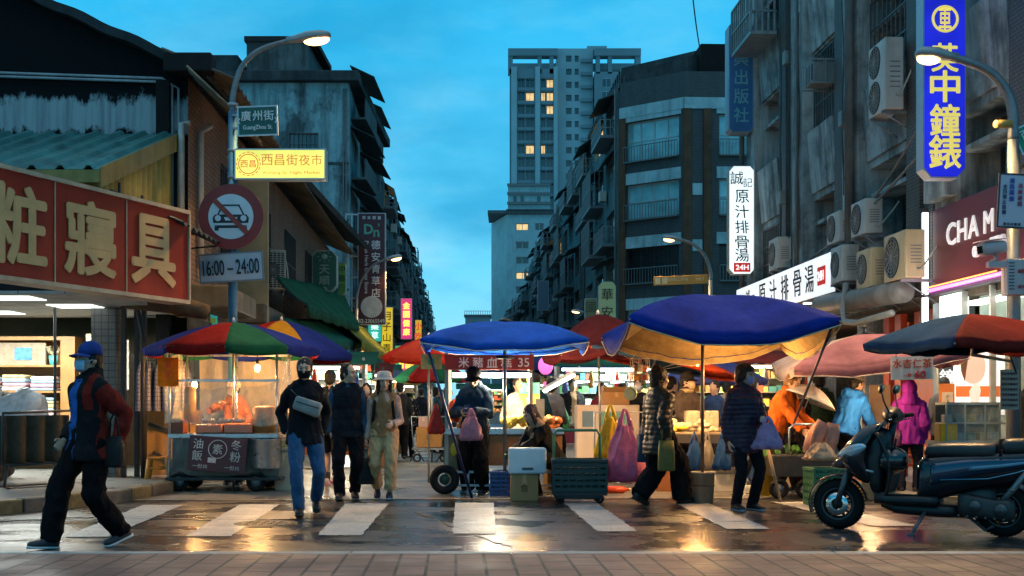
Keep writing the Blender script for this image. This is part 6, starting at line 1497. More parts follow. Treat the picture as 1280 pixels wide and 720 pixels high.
# ---------------------------------------------------------------- left rice cart
CT=W(280,606,16.6); CT.z=0
cart=thing('food_cart','street food cart wrapped in clear plastic with a dark red sign 油飯 冬粉','food cart',CT)
STL=STEEL()
def lx(p,d=16.6): return (p-640)/F*d-CT.x
for x in (-.74,-.02,.74):
    for y in (-.05,.85):
        if x==-.02 and y<0: continue
        g=MB(); g.tube([(x,y,.18),(x,y,2.02)],.018,8); g.build('post',STL,cart)
g=MB(); g.b2((-.76,-.08,.74),(.76,.88,.80)); g.build('counter',STL,cart,bevel=.008)
g=MB(); g.b2((-.72,.02,.22),(.72,.84,.735)); g.build('cabinet',mat((.10,.085,.07),.45,.4,.35,4.,streak=.5),cart)
g=MB(); g.b2((-.78,-.1,.16),(.8,.9,.2)); g.build('chassis',BLK(.02),cart)
for x in (-.62,.45):
    for y in (-.02,.8):
        g=MB(); g.torus((0,0,0),.105,.035,20,8,0,None,rotm(PI/2)); w_=g.build('wheel',BLK(.012,.7),cart,loc=(x,y,.14)); g=MB(); g.lathe([(0,-.02),(.075,-.015),(.075,.015),(0,.02)],16,0,rotm(PI/2)); g.build('hub',GALV(),w_)
g=MB(); g.b2((-.78,-.07,1.52),(.78,-.05,1.55)); g.b2((-.78,.85,1.9),(.78,.87,1.93)); g.build('cross_rail',STL,cart)
g=MB(); g.b2((-.38,-.06,.805),(-.02,.28,.93)); g.build('pink_tub',mat((.62,.22,.12),.4,0,.1),cart,bevel=.02); g=MB(); g.b2((0.01,-.06,.805),(.40,.28,.94)); g.build('pink_tub',mat((.58,.2,.12),.4,0,.1),cart,bevel=.02)
g=MB(); g.b2((-.72,-.05,.805),(-.55,.2,1.0)); g.build('spice_tin',mat((.20,.05,.02),.4,0,.1),cart,bevel=.01)
g=MB(); g.lathe([(0,0),(.19,0),(.2,.02),(.2,.40),(.21,.41),(.19,.41),(.18,.05),(0,.05)],24,0,None,True,(.58,.0,.32)); g.build('steel_pot',STL,cart)
g=MB(); g.lathe([(0,0),(.19,0),(.19,.34),(.15,.37),(0,.38)],24,0,None,True,(.56,.12,.81)); g.build('rice_steamer',mat((.42,.20,.06),.5,0,.2,streak=.2),cart)
for x in (-.25,.0,.18):
    g=MB(); g.lathe([(0,0),(.07,0),(.1,.06),(.09,.06),(.06,.015),(0,.015)],16,0,None,True,(x,.12,.945)); g.build('bowl',STL,cart)
g=MB(); g.tube([(-.55,.3,.95),(-.55,.3,1.45)],[.09,.08],14); g.build('paper_roll',mat((.75,.40,.12),.6,emit=0),cart)
# plastic sheets
PLS=sheet((.75,.66,.52),.30,.22,'clear plastic sheet')
g=MB()
def ps1(u,v): return (-.80+1.6*u,-.10-.04*math.sin(u*9)*v+.03*math.sin(u*23+v*3),1.55-.62*v-.12*math.sin(u*PI)*(1-v)+.03*math.sin(u*13))
g.grid(ps1,44,10); g.build('plastic_sheet',PLS,cart)
g=MB()
def ps2(u,v): return (-.80+.025*math.sin(v*9+u*5),-.1+.95*u,2.0-1.05*v-.1*math.sin(u*PI)*(1-v))
g.grid(ps2,16,14); g.build('plastic_sheet',PLS,cart)
g=MB()
def ps3(u,v): return (.80+.03*math.sin(v*9+u*4),-.1+.95*u,1.9-1.5*v)
g.grid(ps3,16,14); g.build('plastic_sheet',PLS,cart)
g=MB()
def ps4(u,v): return (-.75+1.55*u,1.55+.05*math.sin(u*8+v*3),2.05-1.2*v-.2*math.sin(u*PI)*(1-v))
g.grid(ps4,24,12); g.build('grey_tarp',sheet((.42,.36,.28),.85,.5,'grey tarp'),cart)
g=MB()
def ps5(u,v): return (-.8+1.6*u,-.12+.05*math.sin(u*17),.72-.5*v+.04*math.sin(u*11))
g.grid(ps5,30,6); g.build('lower_plastic_sheet',sheet((.45,.42,.36),.16,.25,'lower plastic'),cart)
# sign board
sb=thing('cart_sign','dark red cart sign with chalky 油飯 冬粉 and a ringed 素','sign',CT+Vector((-.05,-.17,.52)),0); sb.rotation_euler=(R(-8),R(4),0)
g=MB(); g.b2((-.40,-.012,-.24),(.40,.012,.24)); g.build('board',mat((.105,.018,.018),.5,0,.2,4.,streak=.2,name='dark red board'),sb,bevel=.004)
g=MB(); col_text(g,'油飯',-.27,.20,.14,.16,y=-.02,off=.004); col_text(g,'冬粉',.25,.21,.14,.16,y=-.02,off=.004); put_text(g,'素',0,.07,.14,y=-.02,off=.006); g.torus((0,-.016,.07),.125,.006,28,6,0,None,rotm(PI/2)); put_text(g,'一份35',-.22,-.175,.06,.2,y=-.02); put_text(g,'一份35',.22,-.175,.06,.2,y=-.02); g.b2((-.12,-.018,-.12),(-.01,-.013,-.05)); g.build('lettering',mat((.62,.52,.46),.7,0,.2,20.,name='chalk lettering'),sb)
bulb('bare glowing bulb at left inside the plastic-wrapped rice cart',CT+Vector((-.50,.35,1.48)),110)
bulb('bare glowing bulb at right inside the plastic-wrapped rice cart',CT+Vector((.40,.30,1.72)),100)
# plaid shirts, yellow banner, stool, boxes, cardboard to the left of the cart
rk=thing('clothes_rack','rail of grey-violet plaid shirts left of the rice cart','clothes rack',(-5.05,17.6,.0)); g=MB(); g.tube([(-.45,0,0),(-.45,0,1.85),(.32,0,1.85),(.32,0,0)],.015,6); g.build('rail',BLK(.03),rk)
for k in range(6):
    PLD=tiles((.30,.30,.36),(.22,.22,.3),(.10,.09,.14),.05,.06,.008,.9,0,.05,'xz',name='plaid cotton'); g=MB(); x=-.38+.13*k
    def sh_(u,v,x=x): return (x+.05*math.cos(u*2*PI)*(1+.6*v)*(.3+.7*min(1,v*6)),.18*math.sin(u*2*PI)*(.4+.6*min(1,v*5)),1.83-.72*v)
    g.grid(sh_,14,8,0,None,True,True); g.build('shirt',PLD,rk)
yb=thing('yellow_banner','orange-yellow paper banner hanging at the left side of the rice cart','banner',W(210,465,16.5)); g=MB(); g.b2((-.145,0,-.2),(.145,.008,.2)); g.build('paper',cloth((.80,.36,.02),.6,trans=.6),yb); g=MB(); col_text(g,'素食',0,.15,.10,.13,off=.01); g.build('lettering',mat((.75,.12,.02),.5),yb)
def stool(label,p,col,s=1.):
    rt=thing('plastic_stool',label,'stool',p,.15); m=mat(col,.4,0,.1,4.,streak=.15,name='stool plastic')
    g=MB(); g.b2((-.15*s,-.15*s,.42*s),(.15*s,.15*s,.46*s)); g.build('seat',m,rt,bevel=.03)
    for sx in (-1,1):
        for sy in (-1,1):
            g=MB(); g.tube([(sx*.125*s,sy*.125*s,.425*s),(sx*.15*s,sy*.15*s,.2*s),(sx*.17*s,sy*.17*s,0)],[.034*s,.028*s,.022*s],8); g.build('leg',m,rt)
    g=MB()
    for sx in (-1,1): g.tube([(sx*.14*s,-.14*s,.30*s),(sx*.14*s,.14*s,.30*s)],.02*s,6); g.tube([(-.14*s,sx*.14*s,.30*s),(.14*s,sx*.14*s,.30*s)],.02*s,6)
    g.build('brace',m,rt); return rt
stool('orange plastic stool beside the rice cart at left',Vector((*G(199,611)[:2],0)),(.60,.24,.025))
def carton(label,p,d,col,rz=0,name='carton',cat='box',flap=False,text=None,tape=True,tcol=(.35,.10,.03)):
    rt=thing(name,label,cat,p,rz); m=mat(col,.75,0,.12,5.,bump=.1,streak=.15,name='carton board'); x,y,z=d
    g=MB(); g.b2((-x/2,-y/2,0),(x/2,y/2,z)); g.build('body',m,rt,bevel=.006)
    if tape:
        g=MB(); g.b2((-.025,-y/2-.002,z*.6),(.025,y/2+.002,z+.002)); g.build('tape',mat([min(1,q*1.25) for q in col],.4),rt)
    if flap:
        g=MB(); g.add([(-x/2,-y/2,z),(x/2,-y/2,z),(x/2+.02,-y/2-.12,z+.08),(-x/2-.02,-y/2-.12,z+.08)],[(0,1,2,3)]); g.build('flap',m,rt,solid=.005)
    if text:
        g=MB(); put_text(g,text,0,z*.5,z*.3,y=-y/2-.004,dep=.003,off=.01); g.build('print',mat(tcol,.7),rt)
    return rt
ptop=Vector((*G(202,606)[:2],0)); ptop.y+=.25
g=carton('wide brown carton standing under the cream box by the stool',ptop+Vector((-.02,.3,0)),(.40,.3,.50),(.33,.20,.09))
carton('cream box on top of the brown carton beside the rice cart',ptop+Vector((0,.3,.503)),(.30,.26,.27),(.62,.52,.36),.05)
cbd=thing('plywood_board','ochre plywood board leaning behind the orange stool','board',(-5.0,17.95,0)); g=MB(); g.b2((-.5,0,0),(.35,.03,1.12)); g.build('panel',mat((.42,.23,.08),.7,0,.25,2.,streak=.3),cbd); g=MB(); g.box((-.1,-.03,.8),(.7,.03,.05),0,None,0,0,R(20)); g.box((-.1,-.03,.35),(.6,.03,.05),0,None,0,0,R(28)); g.build('batten',BLK(.04),cbd)
# side table with items on the right side of the rice cart
st=thing('side_box','tall cream polystyrene box standing right of the rice cart','box',W(357,600,16.9)*1); st.location.z=0; g=MB(); g.b2((-.14,-.1,0),(.14,.3,.55)); g.b2((-.16,-.12,.553),(.16,.32,.60)); g.build('body',mat((.60,.50,.36),.6,0,.1,4.,streak=.2),st,bevel=.015); g=MB(); g.b2((-.12,-.09,.604),(.10,.2,.72)); g.build('food_tray',mat((.55,.40,.12),.6),st,bevel=.02)
# ---------------------------------------------------------------- middle blood cake stall
MS=W(612,600,16.2); MS.z=0
ms=thing('market_stall','lit market stall with a red 豬血糕 35 sign and a fluorescent tube','stall',MS)
for x in (-.58,.56):
    for y in (0,.8):
        g=MB(); g.b2((x-.025,y-.025,.0),(x+.025,y+.025,1.9)); g.build('post',mat((.45,.42,.35),.5,.2,.1,streak=.3),ms)
g=MB(); g.b2((-.64,-.06,.80),(1.0,.84,.88)); g.build('counter',STL,ms,bevel=.006)
g=MB(); g.b2((-.62,-.02,.32),(-.05,.8,.79)); g.build('front_panel',mat((.20,.14,.07),.55,.1,.3,4.,streak=.4),ms); g=MB(); g.b2((-.04,-.03,.38),(.98,.8,.79)); g.build('front_panel',mat((.33,.15,.05),.6,0,.2,4.,streak=.3),ms)
g=MB(); g.ell((-.48,-.03,.6),(.05,.01,.09),12,8); g.build('yellow_sticker',mat((.7,.45,.02),.5),ms)
g=MB(); g.b2((-.60,-.08,1.67),(.60,-.04,1.87)); hb_=g.build('header_board',mat((.30,.03,.02),.5,0,.1,emit=.12),ms); g=MB(); row_text(g,'米豬血糕',-.06,1.77,.14,.19,y=-.09,off=.008); put_text(g,'35',.46,1.77,.12,y=-.09,off=.01); g.build('lettering',mat((.7,.62,.58),.5,emit=.2),hb_)
g=MB(); g.tube([(-.5,.0,1.60),(.56,.0,1.60)],.035,10); g.build('fluorescent_tube',emis((.95,1.,.95),6,'fluorescent tube'),ms)
lamp('stall_tube_light',MS+Vector((.03,.06,1.5)),130,(1.,.86,.62),.2)
g=MB(); g.torus((0,0,0),.145,.055,22,10,0,None,rotm(PI/2)); w_=g.build('wheel',BLK(.012,.7),ms,loc=(-.60,-.14,.20)); g=MB(); g.lathe([(0,-.03),(.07,-.02),(.07,.02),(0,.03)],16,0,rotm(PI/2)); g.build('hub',mat((.015,.06,.035),.5),w_)
g=MB()
for x in (-.4,.1,.6): g.tube([(x,-.1,.03),(x+.35,-.1,.03),(x+.4,.6,.03)],.02,6)
for z in (.12,.3): g.b2((-.6,-.12,z-.015),(.95,-.09,z+.015))
g.b2((-.3,-.12,0),(-.27,-.09,.8)); g.b2((.85,-.12,0),(.88,-.09,.8)); g.build('undercarriage',GALV(),ms)
foods=[(.28,.14,(.70,.48,.06)),(.48,.16,(.62,.36,.04)),(.68,.13,(.6,.5,.28)),(.85,.12,(.55,.18,.05)),(-.35,.12,(.35,.15,.06))]
for x,r,cl in foods:
    g=MB(); rnd=random.Random(int(x*100)+50)
    for q in range(12): g.ell((x+rnd.uniform(-.09,.09),.25+rnd.uniform(-.18,.2),.90+rnd.uniform(0,.12)),(.06,.05,.05),8,6)
    g.build('food_pile',mat(cl,.5,0,.25,9.,bump=.2),ms)
g=MB(); g.ell((-.46,.35,1.12),(.13,.12,.17),14,8); g.build('red_bag',cloth((.55,.05,.01),.4),ms)
g=MB(); g.b2((.62,-.03,1.02),(.74,.05,1.28)); g.build('price_card',mat((.6,.5,.4),.6),ms)
bulb('warm bulb hanging inside the middle stall above the food piles',MS+Vector((.55,.4,1.55)),110)
sg_=thing('side_sign_box','dim food photo sign hanging at the left of the red stall header','sign',MS+Vector((-.77,-.1,1.78))); g=MB(); g.b2((-.15,0,-.1),(.13,.03,.1)); g.build('panel',mat((.30,.24,.08),.5,0,.6,8.,emit=.1),sg_); g=MB(); g.ell((0,-.005,0),(.06,.01,.05),10,6); g.build('food_print',mat((.1,.3,.05),.5),sg_)
# white and brown boxes, crates
p=Vector((*G(655,625)[:2],0)); carton('small brown carton with a dark print on the wet road under the white box',p,(.345,.3,.335),(.42,.23,.10),.03,text='合',tcol=(.2,.08,.03))
sbx=thing('foam_box','white foam box resting on the small brown carton','box',p+Vector((.04,0,.338)),.02); g=MB(); g.b2((-.235,-.18,0),(.235,.18,.32)); g.build('body',mat((.58,.66,.70),.6,0,.06,6.,streak=.2,dirt=(.35,.38,.4)),sbx,bevel=.02); g=MB(); g.b2((-.07,-.186,.05),(.07,-.176,.08)); g.build('handle_slot',BLK(.06),sbx)
def crate(label,p,d,col,rz=0,stack=1):
    rt=thing('plastic_crate',label,'crate',p,rz); x,y,z=d; m=mat(col,.5,0,.15,5.,streak=.2,name='crate plastic'); 
    g=MB(); g.b2((-x/2,-y/2,0),(x/2,y/2,.02))
    for s in (-1,1):
        for k in range(5):
            zz=z*(k+.15)/5; g.b2((-x/2,s*y/2-.012,zz),(x/2,s*y/2+.012,zz+z*.12)); g.b2((s*x/2-.012,-y/2+.013,zz),(s*x/2+.012,y/2-.013,zz+z*.12))
        n=7
        for k in range(n+1):
            xx=-x/2+x*k/n; g.b2((xx-.012,s*y/2-.016,.0),(xx+.012,s*y/2+.016,z))
        for k in range(6):
            yy=-y/2+.02+(y-.04)*k/5; g.b2((s*x/2-.016,yy-.012,0),(s*x/2+.016,yy+.012,z))
    g.build('basket',m,rt); g=MB()
    for s in (-1,1): g.b2((-x/2-.02,s*y/2-.025,z),(x/2+.02,s*y/2+.025,z+.035)); g.b2((s*x/2-.025,-y/2+.026,z),(s*x/2+.025,y/2-.026,z+.035))
    g.build('rim',m,rt,bevel=.006); return rt
tr=thing('trolley','low black hand trolley with a green tube handle carrying the dark crate','trolley',Vector((*G(724,628)[:2],0)))
g=MB(); g.b2((-.33,-.22,.10),(.33,.3,.14)); g.b2((-.28,-.18,.06),(.28,.26,.098)); g.build('deck',BLK(.02),tr)
for sx in (-.24,.24):
    for sy in (-.16,.22):
        g=MB(); g.torus((0,0,0),.038,.018,14,8,0,None,rotm(PI/2)); g.build('wheel',BLK(.01,.7),tr,loc=(sx,sy,.058)); 
g=MB(); g.tube([(-.3,.3,.2),(-.3,.34,.82),(-.26,.34,.88),(.24,.34,.88),(.28,.34,.82),(.28,.3,.2)],.018,8); g.tube([(-.3,.33,.5),(.28,.33,.5)],.014,6); g.build('handle',mat((.03,.20,.12),.4,.1,.1),tr)
crate('dark green plastic crate on the black trolley beside the foam box',Vector((*G(724,628)[:2],.143)),(.64,.44,.36),(.008,.035,.032))
# hanging bags
def plastic_bag(label,p,w,h,dp,col,name='plastic_bag',handles=True,trans=.35,content=None,rz=0,seed=1,full=1.,cat='bag'):
    rt=thing(name,label,cat,p,rz); m=cloth(col,.28,bump=.9,trans=trans,name='thin plastic')
    g=MB()
    def fn(u,v):
        a=u*2*PI; prof=math.sin(min(1,v*1.02)**.62*PI*.5) if v<1 else 1; 
        sv=(.22+.78*(v**.75))*(1-max(0,v-.82)**2*9*.9)
        wr=1+.13*math.sin(a*5+v*4+seed)*(1.1-v*.5)+.08*math.sin(a*11+v*9+seed*2)+.16*mnoise.noise(Vector((math.cos(a)*3,math.sin(a)*3,v*5+seed)))
        x=w/2*sv*wr*math.copysign(abs(math.cos(a))**.8,math.cos(a)); y=dp/2*sv*wr*math.copysign(abs(math.sin(a))**.9,math.sin(a)); return (x,y,-h*.22-h*.78*v+.01*math.sin(a*7+seed))
    g.grid(fn,40,16,0,None,True,True); n=len(g.v); bt=[i*17+16 for i in range(40)]; g.f.append(tuple(bt)); g.m.append(0); g.sm.append(True); g.build('bag',m,rt)
    if handles:
        g=MB()
        for s in (-1,1):
            g.tube([(s*w*.12,-dp*.05,-h*.3),(s*w*.10,-dp*.02,-h*.15),(s*w*.02,0,0),(-s*0,0,.0)],[w*.085,w*.06,w*.03,w*.02],8,0,None,True,.4)
        g.build('handle',m,rt)
    if content:
        g=MB(); g.ell((0,0,-h*.78),(w*.33,dp*.33,h*.17),12,8); g.build('contents',mat(content,.6,0,.3,8.,bump=.3),rt)
    return rt
frm=thing('bag_rack','thin steel rack with hooks from which the big shopping bags hang','rack',Vector((*G(775,618)[:2],0)))
g=MB(); g.tube([(-.32,.3,0),(-.32,.3,1.1),(.32,.1,1.1),(.32,.1,0)],.014,6); g.build('frame',GALV(),frm)
plastic_bag('big yellow plastic bag hanging beside the pink one',W(763,506,15.5),.42,.72,.3,(.62,.43,.01),seed=2)
plastic_bag('big pink plastic bag hanging near the puffer coat walker',W(781,512,15.0),.56,.90,.40,(.60,.19,.36),seed=4)
plastic_bag('blue plastic bag hanging at the left under the dumpling table',W(868,540,15.7),.26,.50,.22,(.01,.07,.25),seed=5)
plastic_bag('crumpled clear grey bag between the two blue bags under the dumpling table',W(884,540,15.8),.24,.50,.2,(.30,.28,.24),seed=6)
plastic_bag('blue plastic bag hanging at the right under the dumpling table',W(903,538,15.7),.26,.52,.2,(.015,.08,.28),seed=8)
plastic_bag('small blue bag low between the masked woman and the broom handle',W(946,566,15.2),.2,.36,.15,(.01,.06,.2),seed=9)
# dumpling table
DTb=W(858,600,16.4); DTb.z=0
dt=thing('food_table','long food table piled with pale buns and yellow snacks under the yellow-lined parasol','table',DTb)
g=MB(); g.b2((-.62,-.1,.78),(.75,.6,.83)); g.build('tabletop',mat((.25,.17,.09),.45,.1,.2),dt,bevel=.01)
for x in (-.55,.68):
    for y in (0,.5):
        g=MB(); g.b2((x-.02,y-.02,0),(x+.02,y+.02,.78)); g.build('leg',GALV(),dt)
g=MB(); g.b2((-.62,-.13,.68),(.75,-.1,.80)); g.build('skirt_board',BLK(.03),dt)
rnd=random.Random(5)
for k in range(34):
    x=-.05+rnd.uniform(-.22,.72)*.95; lay=rnd.choice([0,0,1,1,2]); g=MB(); g.lathe([(0,0),(.055,.0),(.062,.02),(.05,.045),(.02,.06),(0,.068)],12); g.build('steamed_bun',mat((.72,.55,.34),.6,0,.12,12.),dt,loc=(x,.08+rnd.uniform(-.1,.36),.84+lay*.055),rot=(rnd.uniform(-.3,.3),rnd.uniform(-.3,.3),0))
for k in range(10):
    g=MB(); g.ell((0,0,0),(.08,.03,.03),10,6); g.build('yellow_snack',mat((.75,.42,.03),.5,0,.15),dt,loc=(-.5+.05*k,-.02+.03*(k%3),.855+.03*(k%2)),rot=(0,0,rnd.uniform(-.5,.5)))
for x in (.12,.38):
    g=MB(); g.b2((x-.1,.2,.84),(x+.1,.4,1.12)); g.build('clear_container',sheet((.7,.6,.4),.45,.15,'clear tub'),dt,bevel=.02)
bulb('warm bulb under the yellow-lined parasol above the buns',W(872,452,15.6),130)
lamp('parasol_bulb_light',W(930,455,14.6),60,WARM,.06)
# wire basket hanging, ladle
wb=thing('wire_basket','hanging wire basket of small orange packets under the red parasol','basket',W(800,463,15.2))
g=MB()
for k in range(8):
    a=2*PI*k/8; g.tube([(.12*math.cos(a),.12*math.sin(a),-.16),(.12*math.cos(a),.12*math.sin(a),.15)],.005,5)
for z in (-.16,-.06,.04,.15): g.torus((0,0,z),.12,.005,20,5)
g.tube([(0,0,.32),(.0,0,.26)],.005,5); g.tube([(.1,0,.15),(0,0,.27),(-.1,0,.15)],.004,5); g.build('cage',mat((.5,.4,.28),.5,.3,.2),wb)
for k in range(6):
    g=MB(); g.b2((-.03,-.03,-.04),(.03,.03,.05)); g.build('packet',mat([(.6,.25,.03),(.55,.45,.3),(.5,.1,.04)][k%3],.5),wb,loc=(-.05+.05*(k%3),-.04+.05*(k%2),-.09+.11*(k//3)))
sv=thing('sieve','round sieve with a yellow rim hanging left of the puffer coat','sieve',W(788,492,15.3)); g=MB(); g.torus((0,0,0),.075,.012,20,6,0,None,rotm(PI/2)); g.lathe([(0,-.0),(.07,0)],20,0,rotm(PI/2)); g.build('rim',mat((.35,.42,.25),.5),sv); g=MB(); g.tube([(0,0,.075),(0,0,.26)],.008,6); g.build('handle',mat((.4,.3,.2),.6),sv)
# white cold cabinet + carton behind the bags
wc=thing('white_cabinet','white serving cabinet behind the yellow and pink bags','cabinet',W(764,560,19.)); wc.location.z=0
g=MB(); g.b2((-.55,0,.3),(.45,.6,1.20)); g.build('body',mat((.60,.52,.44),.5,0,.08,3.,streak=.2),wc,bevel=.02)
for x in (-.5,.4):
    g=MB(); g.b2((x-.03,.1,0),(x+.03,.5,.3)); g.build('leg',GALV(),wc)
for x in (-.36,-.1,.18):
    g=MB(); g.b2((x-.1,-.012,.85),(x+.1,-.001,1.1)); g.build('label_card',mat([(.1,.3,.25),(.5,.5,.5),(.1,.2,.3)][int(x*5)%3],.5),wc)
carton('open brown carton on the white serving cabinet',wc.location+Vector((.08,.25,1.203)),(.42,.3,.20),(.42,.24,.11),.1,flap=True)
rb=thing('red_bottle','red plastic bottle lying on the ground near the bag rack','bottle',Vector((*G(768,617)[:2],.05)),.2); g=MB(); g.tube([(-.17,0,0),(.12,0,0),(.17,0,0),(.2,0,0)],[.05,.05,.02,.02],12); g.build('body',mat((.55,.06,.015),.3,0,.1),rb); g=MB(); g.tube([(.2,0,0),(.23,0,0)],.024,10); g.build('cap',mat((.7,.6,.5),.5),rb)
# ---------------------------------------------------------------- vegetable cart on the right
vc=thing('vegetable_cart','dark push cart with a chrome rail heaped with greens and bundles','cart',W(1005,590,15.4)); vc.location.z=0
g=MB(); g.b2((-.42,-.1,.28),(.42,.55,.55)); g.build('bin',mat((.03,.03,.028),.5,.1,.3,streak=.3),vc,bevel=.01)
g=MB(); g.tube([(-.2,-.05,.55),(-.2,-.05,.90),(-.14,-.05,.95),(.14,-.05,.95),(.2,-.05,.90),(.2,-.05,.55)],.014,8); g.build('rail',STL,vc)
for sx in (-.34,.0,.34):
    g=MB(); g.torus((0,0,0),.1,.03,18,8,0,None,rotm(PI/2)); w_=g.build('wheel',BLK(.012,.7),vc,loc=(sx,-.08,.13)); g=MB(); g.lathe([(0,-.02),(.06,-.01),(.06,.01),(0,.02)],12,0,rotm(PI/2)); g.build('hub',GALV(),w_)
rnd=random.Random(3)
for k in range(26):
    g=MB(); 
    def lf(u,v): return ((u-.5)*.10*math.sin(max(.05,v)*PI),-.02*math.cos(u*PI),.17*v-.05*v*v)
    g.grid(lf,4,6); g.build('leaf',mat([(.05,.16,.03),(.10,.25,.04),(.20,.30,.08)][k%3],.5,0,.2,12.),vc,loc=(rnd.uniform(-.4,.42),rnd.uniform(-.08,.35),.53+rnd.uniform(0,.06)),rot=(rnd.uniform(-.9,.9),rnd.uniform(-1,1),rnd.uniform(0,6)))
crate('green plastic bin in front of the vegetable cart beside the scooter wheel',Vector((*G(1030,632)[:2],0)),(.36,.34,.42),(.015,.12,.06),.1)
plastic_bag('pale bag of rolled greens lying on the green bin',W(1026,560,14.2)+Vector((0,0,.12)),.42,.26,.26,(.55,.42,.30),seed=3,handles=False)
for k,(px,py,rr) in enumerate(((1018,548,.5),(1036,552,.25))):
    lk=thing('produce_bundle',['taller pinkish bundle of wrapped vegetables on the green bin','shorter pinkish bundle of wrapped vegetables nearer the scooter'][k],'produce',W(px,py,14.3)); lk.rotation_euler=(0,rr,0); g=MB()
    def bf(u,v): 
        a=u*2*PI; r=(.045+.05*math.sin(v*PI*.8))*(1+.18*math.sin(a*4+v*6)); return (r*math.cos(a),r*math.sin(a),-.2+.42*v)
    g.grid(bf,20,10,0,None,True,True); g.build('wrap',cloth((.55,.28,.20),.35,bump=.8,trans=.25),lk)
bc=thing('blue_basin','small blue plastic basin low beside the broom handle','basin',Vector((*G(966,611)[:2],.0))); g=MB(); g.lathe([(0,.02),(.13,.0),(.17,.2),(.18,.2),(.14,.01),(0,.0)],20); g.build('bowl',mat((.02,.14,.22),.4),bc)
yb2=thing('yellow_tub','yellow plastic tub under the vegetable seller beside the broom','tub',W(958,585,15.9)); yb2.location.z=.0; g=MB(); g.lathe([(0,0),(.14,0),(.17,.62),(.18,.62),(.18,.65),(.16,.65),(.15,.05),(0,.05)],20); g.build('bucket',mat((.55,.36,.02),.45,0,.1),yb2)
wu=thing('umbrella','open white rain umbrella held by the woman in plaid','umbrella',W(1010,500,16.2)); wu.rotation_euler=(0,R(22),0); g=MB(); 
def um(u,v):
    a=u*2*PI; r=.40*v; ch=1-.05*abs(math.sin(a*4)); return (r*ch*math.cos(a),r*ch*math.sin(a),.20*(1-v**1.9))
g.grid(um,48,10,0,None,True,True); g.build('canopy',cloth((.62,.60,.55),.6,trans=.25),wu,solid=.003); g=MB(); g.tube([(0,0,.24),(0,0,-.5)],.008,6); g.build('shaft',STL,wu)
# ---------------------------------------------------------------- right: display case, price sign, shop things
dc=thing('display_case','glass-fronted display case with blue boxes on a steel table by the right lamp post','display case',W(1222,588,16.3)); dc.location.z=0
fr=mat((.30,.36,.36),.4,.5,.15,name='aluminium frame')
g=MB(); g.b2((-.52,-.05,.66),(.5,.55,.70)); g.build('table',fr,dc)
for x in (-.48,.46):
    for y in (0,.5):
        g=MB(); g.b2((x-.02,y-.02,0),(x+.02,y+.02,.66)); g.build('leg',fr,dc)
g=MB()
for x in (-.42,-.17,.10,.30,.47):
    g.b2((x-.012,-.012,.70),(x+.012,.012,1.22)); 
for z in (.705,.95,1.21): g.b2((-.42,-.014,z-.012),(.47,.014,z+.012)); g.b2((-.42,.0,z-.01),(-.40,.45,z+.01)); g.b2((.45,.0,z-.01),(.47,.45,z+.01))
g.build('case_frame',fr,dc)
g=MB(); g.b2((-.42,.0,1.222),(.47,.45,1.235)); g.b2((-.42,.44,.7),(.47,.45,1.22)); g.build('case_back',mat((.18,.26,.25),.4,0,.3),dc)
g=MB(); g.b2((-.42,-.004,.71),(.47,.004,1.2)); g.build('glass',sheet((.5,.62,.62),.10,.08,'glass sheet'),dc)
for k in range(9):
    x=-.34+.1*(k%5)*1.6*1.0-.0; z=.72 if k<5 else .965; g=MB(); g.b2((-.055,-.05,0),(.055,.08,.1+.05*((k*3)%3))); g.build('stock_box',mat([(.05,.25,.45),(.5,.55,.5),(.1,.3,.3),(.45,.4,.1)][k%4],.5),dc,loc=(min(x,.38),.2,z),bevel=.006)
for k,(px,cl,lb_) in enumerate(((1183,(.70,.45,.01),'upright yellow plastic bin left of the display case'),(1205,(.65,.42,.01),'second yellow bin under the steel table of the display case'))):
    b=thing('yellow_bin',lb_,'bin',W(px,590,16.4)); b.location.z=0; h=[.95,.62][k]; g=MB(); g.b2((-.12,-.1,h-.38),(.12,.14,h)); g.b2((-.1,-.08,0.02),(.1,.12,h-.383)); g.build('body',mat(cl,.45,0,.1),b,bevel=.02)
rt,w,h=plate('price_banner','pale hanging price banner reading 水杏仁茶 60 in red','banner',1140,460,15.3,53,29,None,0,.006,R(-1),None,m=mat((.60,.62,.58),.6,0,.08,4.,streak=.15))
g=MB(); row_text(g,'水杏仁茶',0,.06,.115,.128,off=.01); put_text(g,'60',.10,-.085,.10,.15,off=.02); put_text(g,'一杯',-.06,-.09,.05,off=.005); g.build('lettering',mat((.45,.04,.03),.6),rt)
for x in (-.2,.2):
    g=MB(); g.tube([(x,.0,h/2),(x,.0,h/2+.15)],.004,5); g.build('cord',BLK(),rt)
for k,(px,py,d,wd,hh,cl) in enumerate(((1100,520,17.4,.30,.9,(.42,.30,.18)),(1184,520,17.6,.22,.95,(.66,.20,.05)))):
    b=thing('menu_board',['pale wooden panel leaning at the back under the pink parasol','orange menu panel with white slips behind the display case'][k],'panel',W(px,py,d)); g=MB(); g.b2((-wd/2,0,-hh/2),(wd/2,.03,hh/2)); g.build('board',mat(cl,.6,0,.15),b)
    if k: 
        for z in (-.3,0.,.25):
            g=MB(); g.b2((-.08,-.01,z-.1),(.08,-.001,z+.1)); col_text(g,'好茶',0,z+.07,.05,.07,y=-.015); g.build('paper_slip',[mat((.65,.55,.45),.6)],b)
for k,px in enumerate((1105,1127,1165)):
    stool(['red plastic stool behind the scooter at left','red plastic stool behind the legs of the purple hoodie','red plastic stool under the scooter seat gap at right'][k],Vector((*G(px,606)[:2],0)),(.55,.07,.015))
lamp('right_stall_light',W(1085,500,15.9),40,(1.,.55,.25),.08)
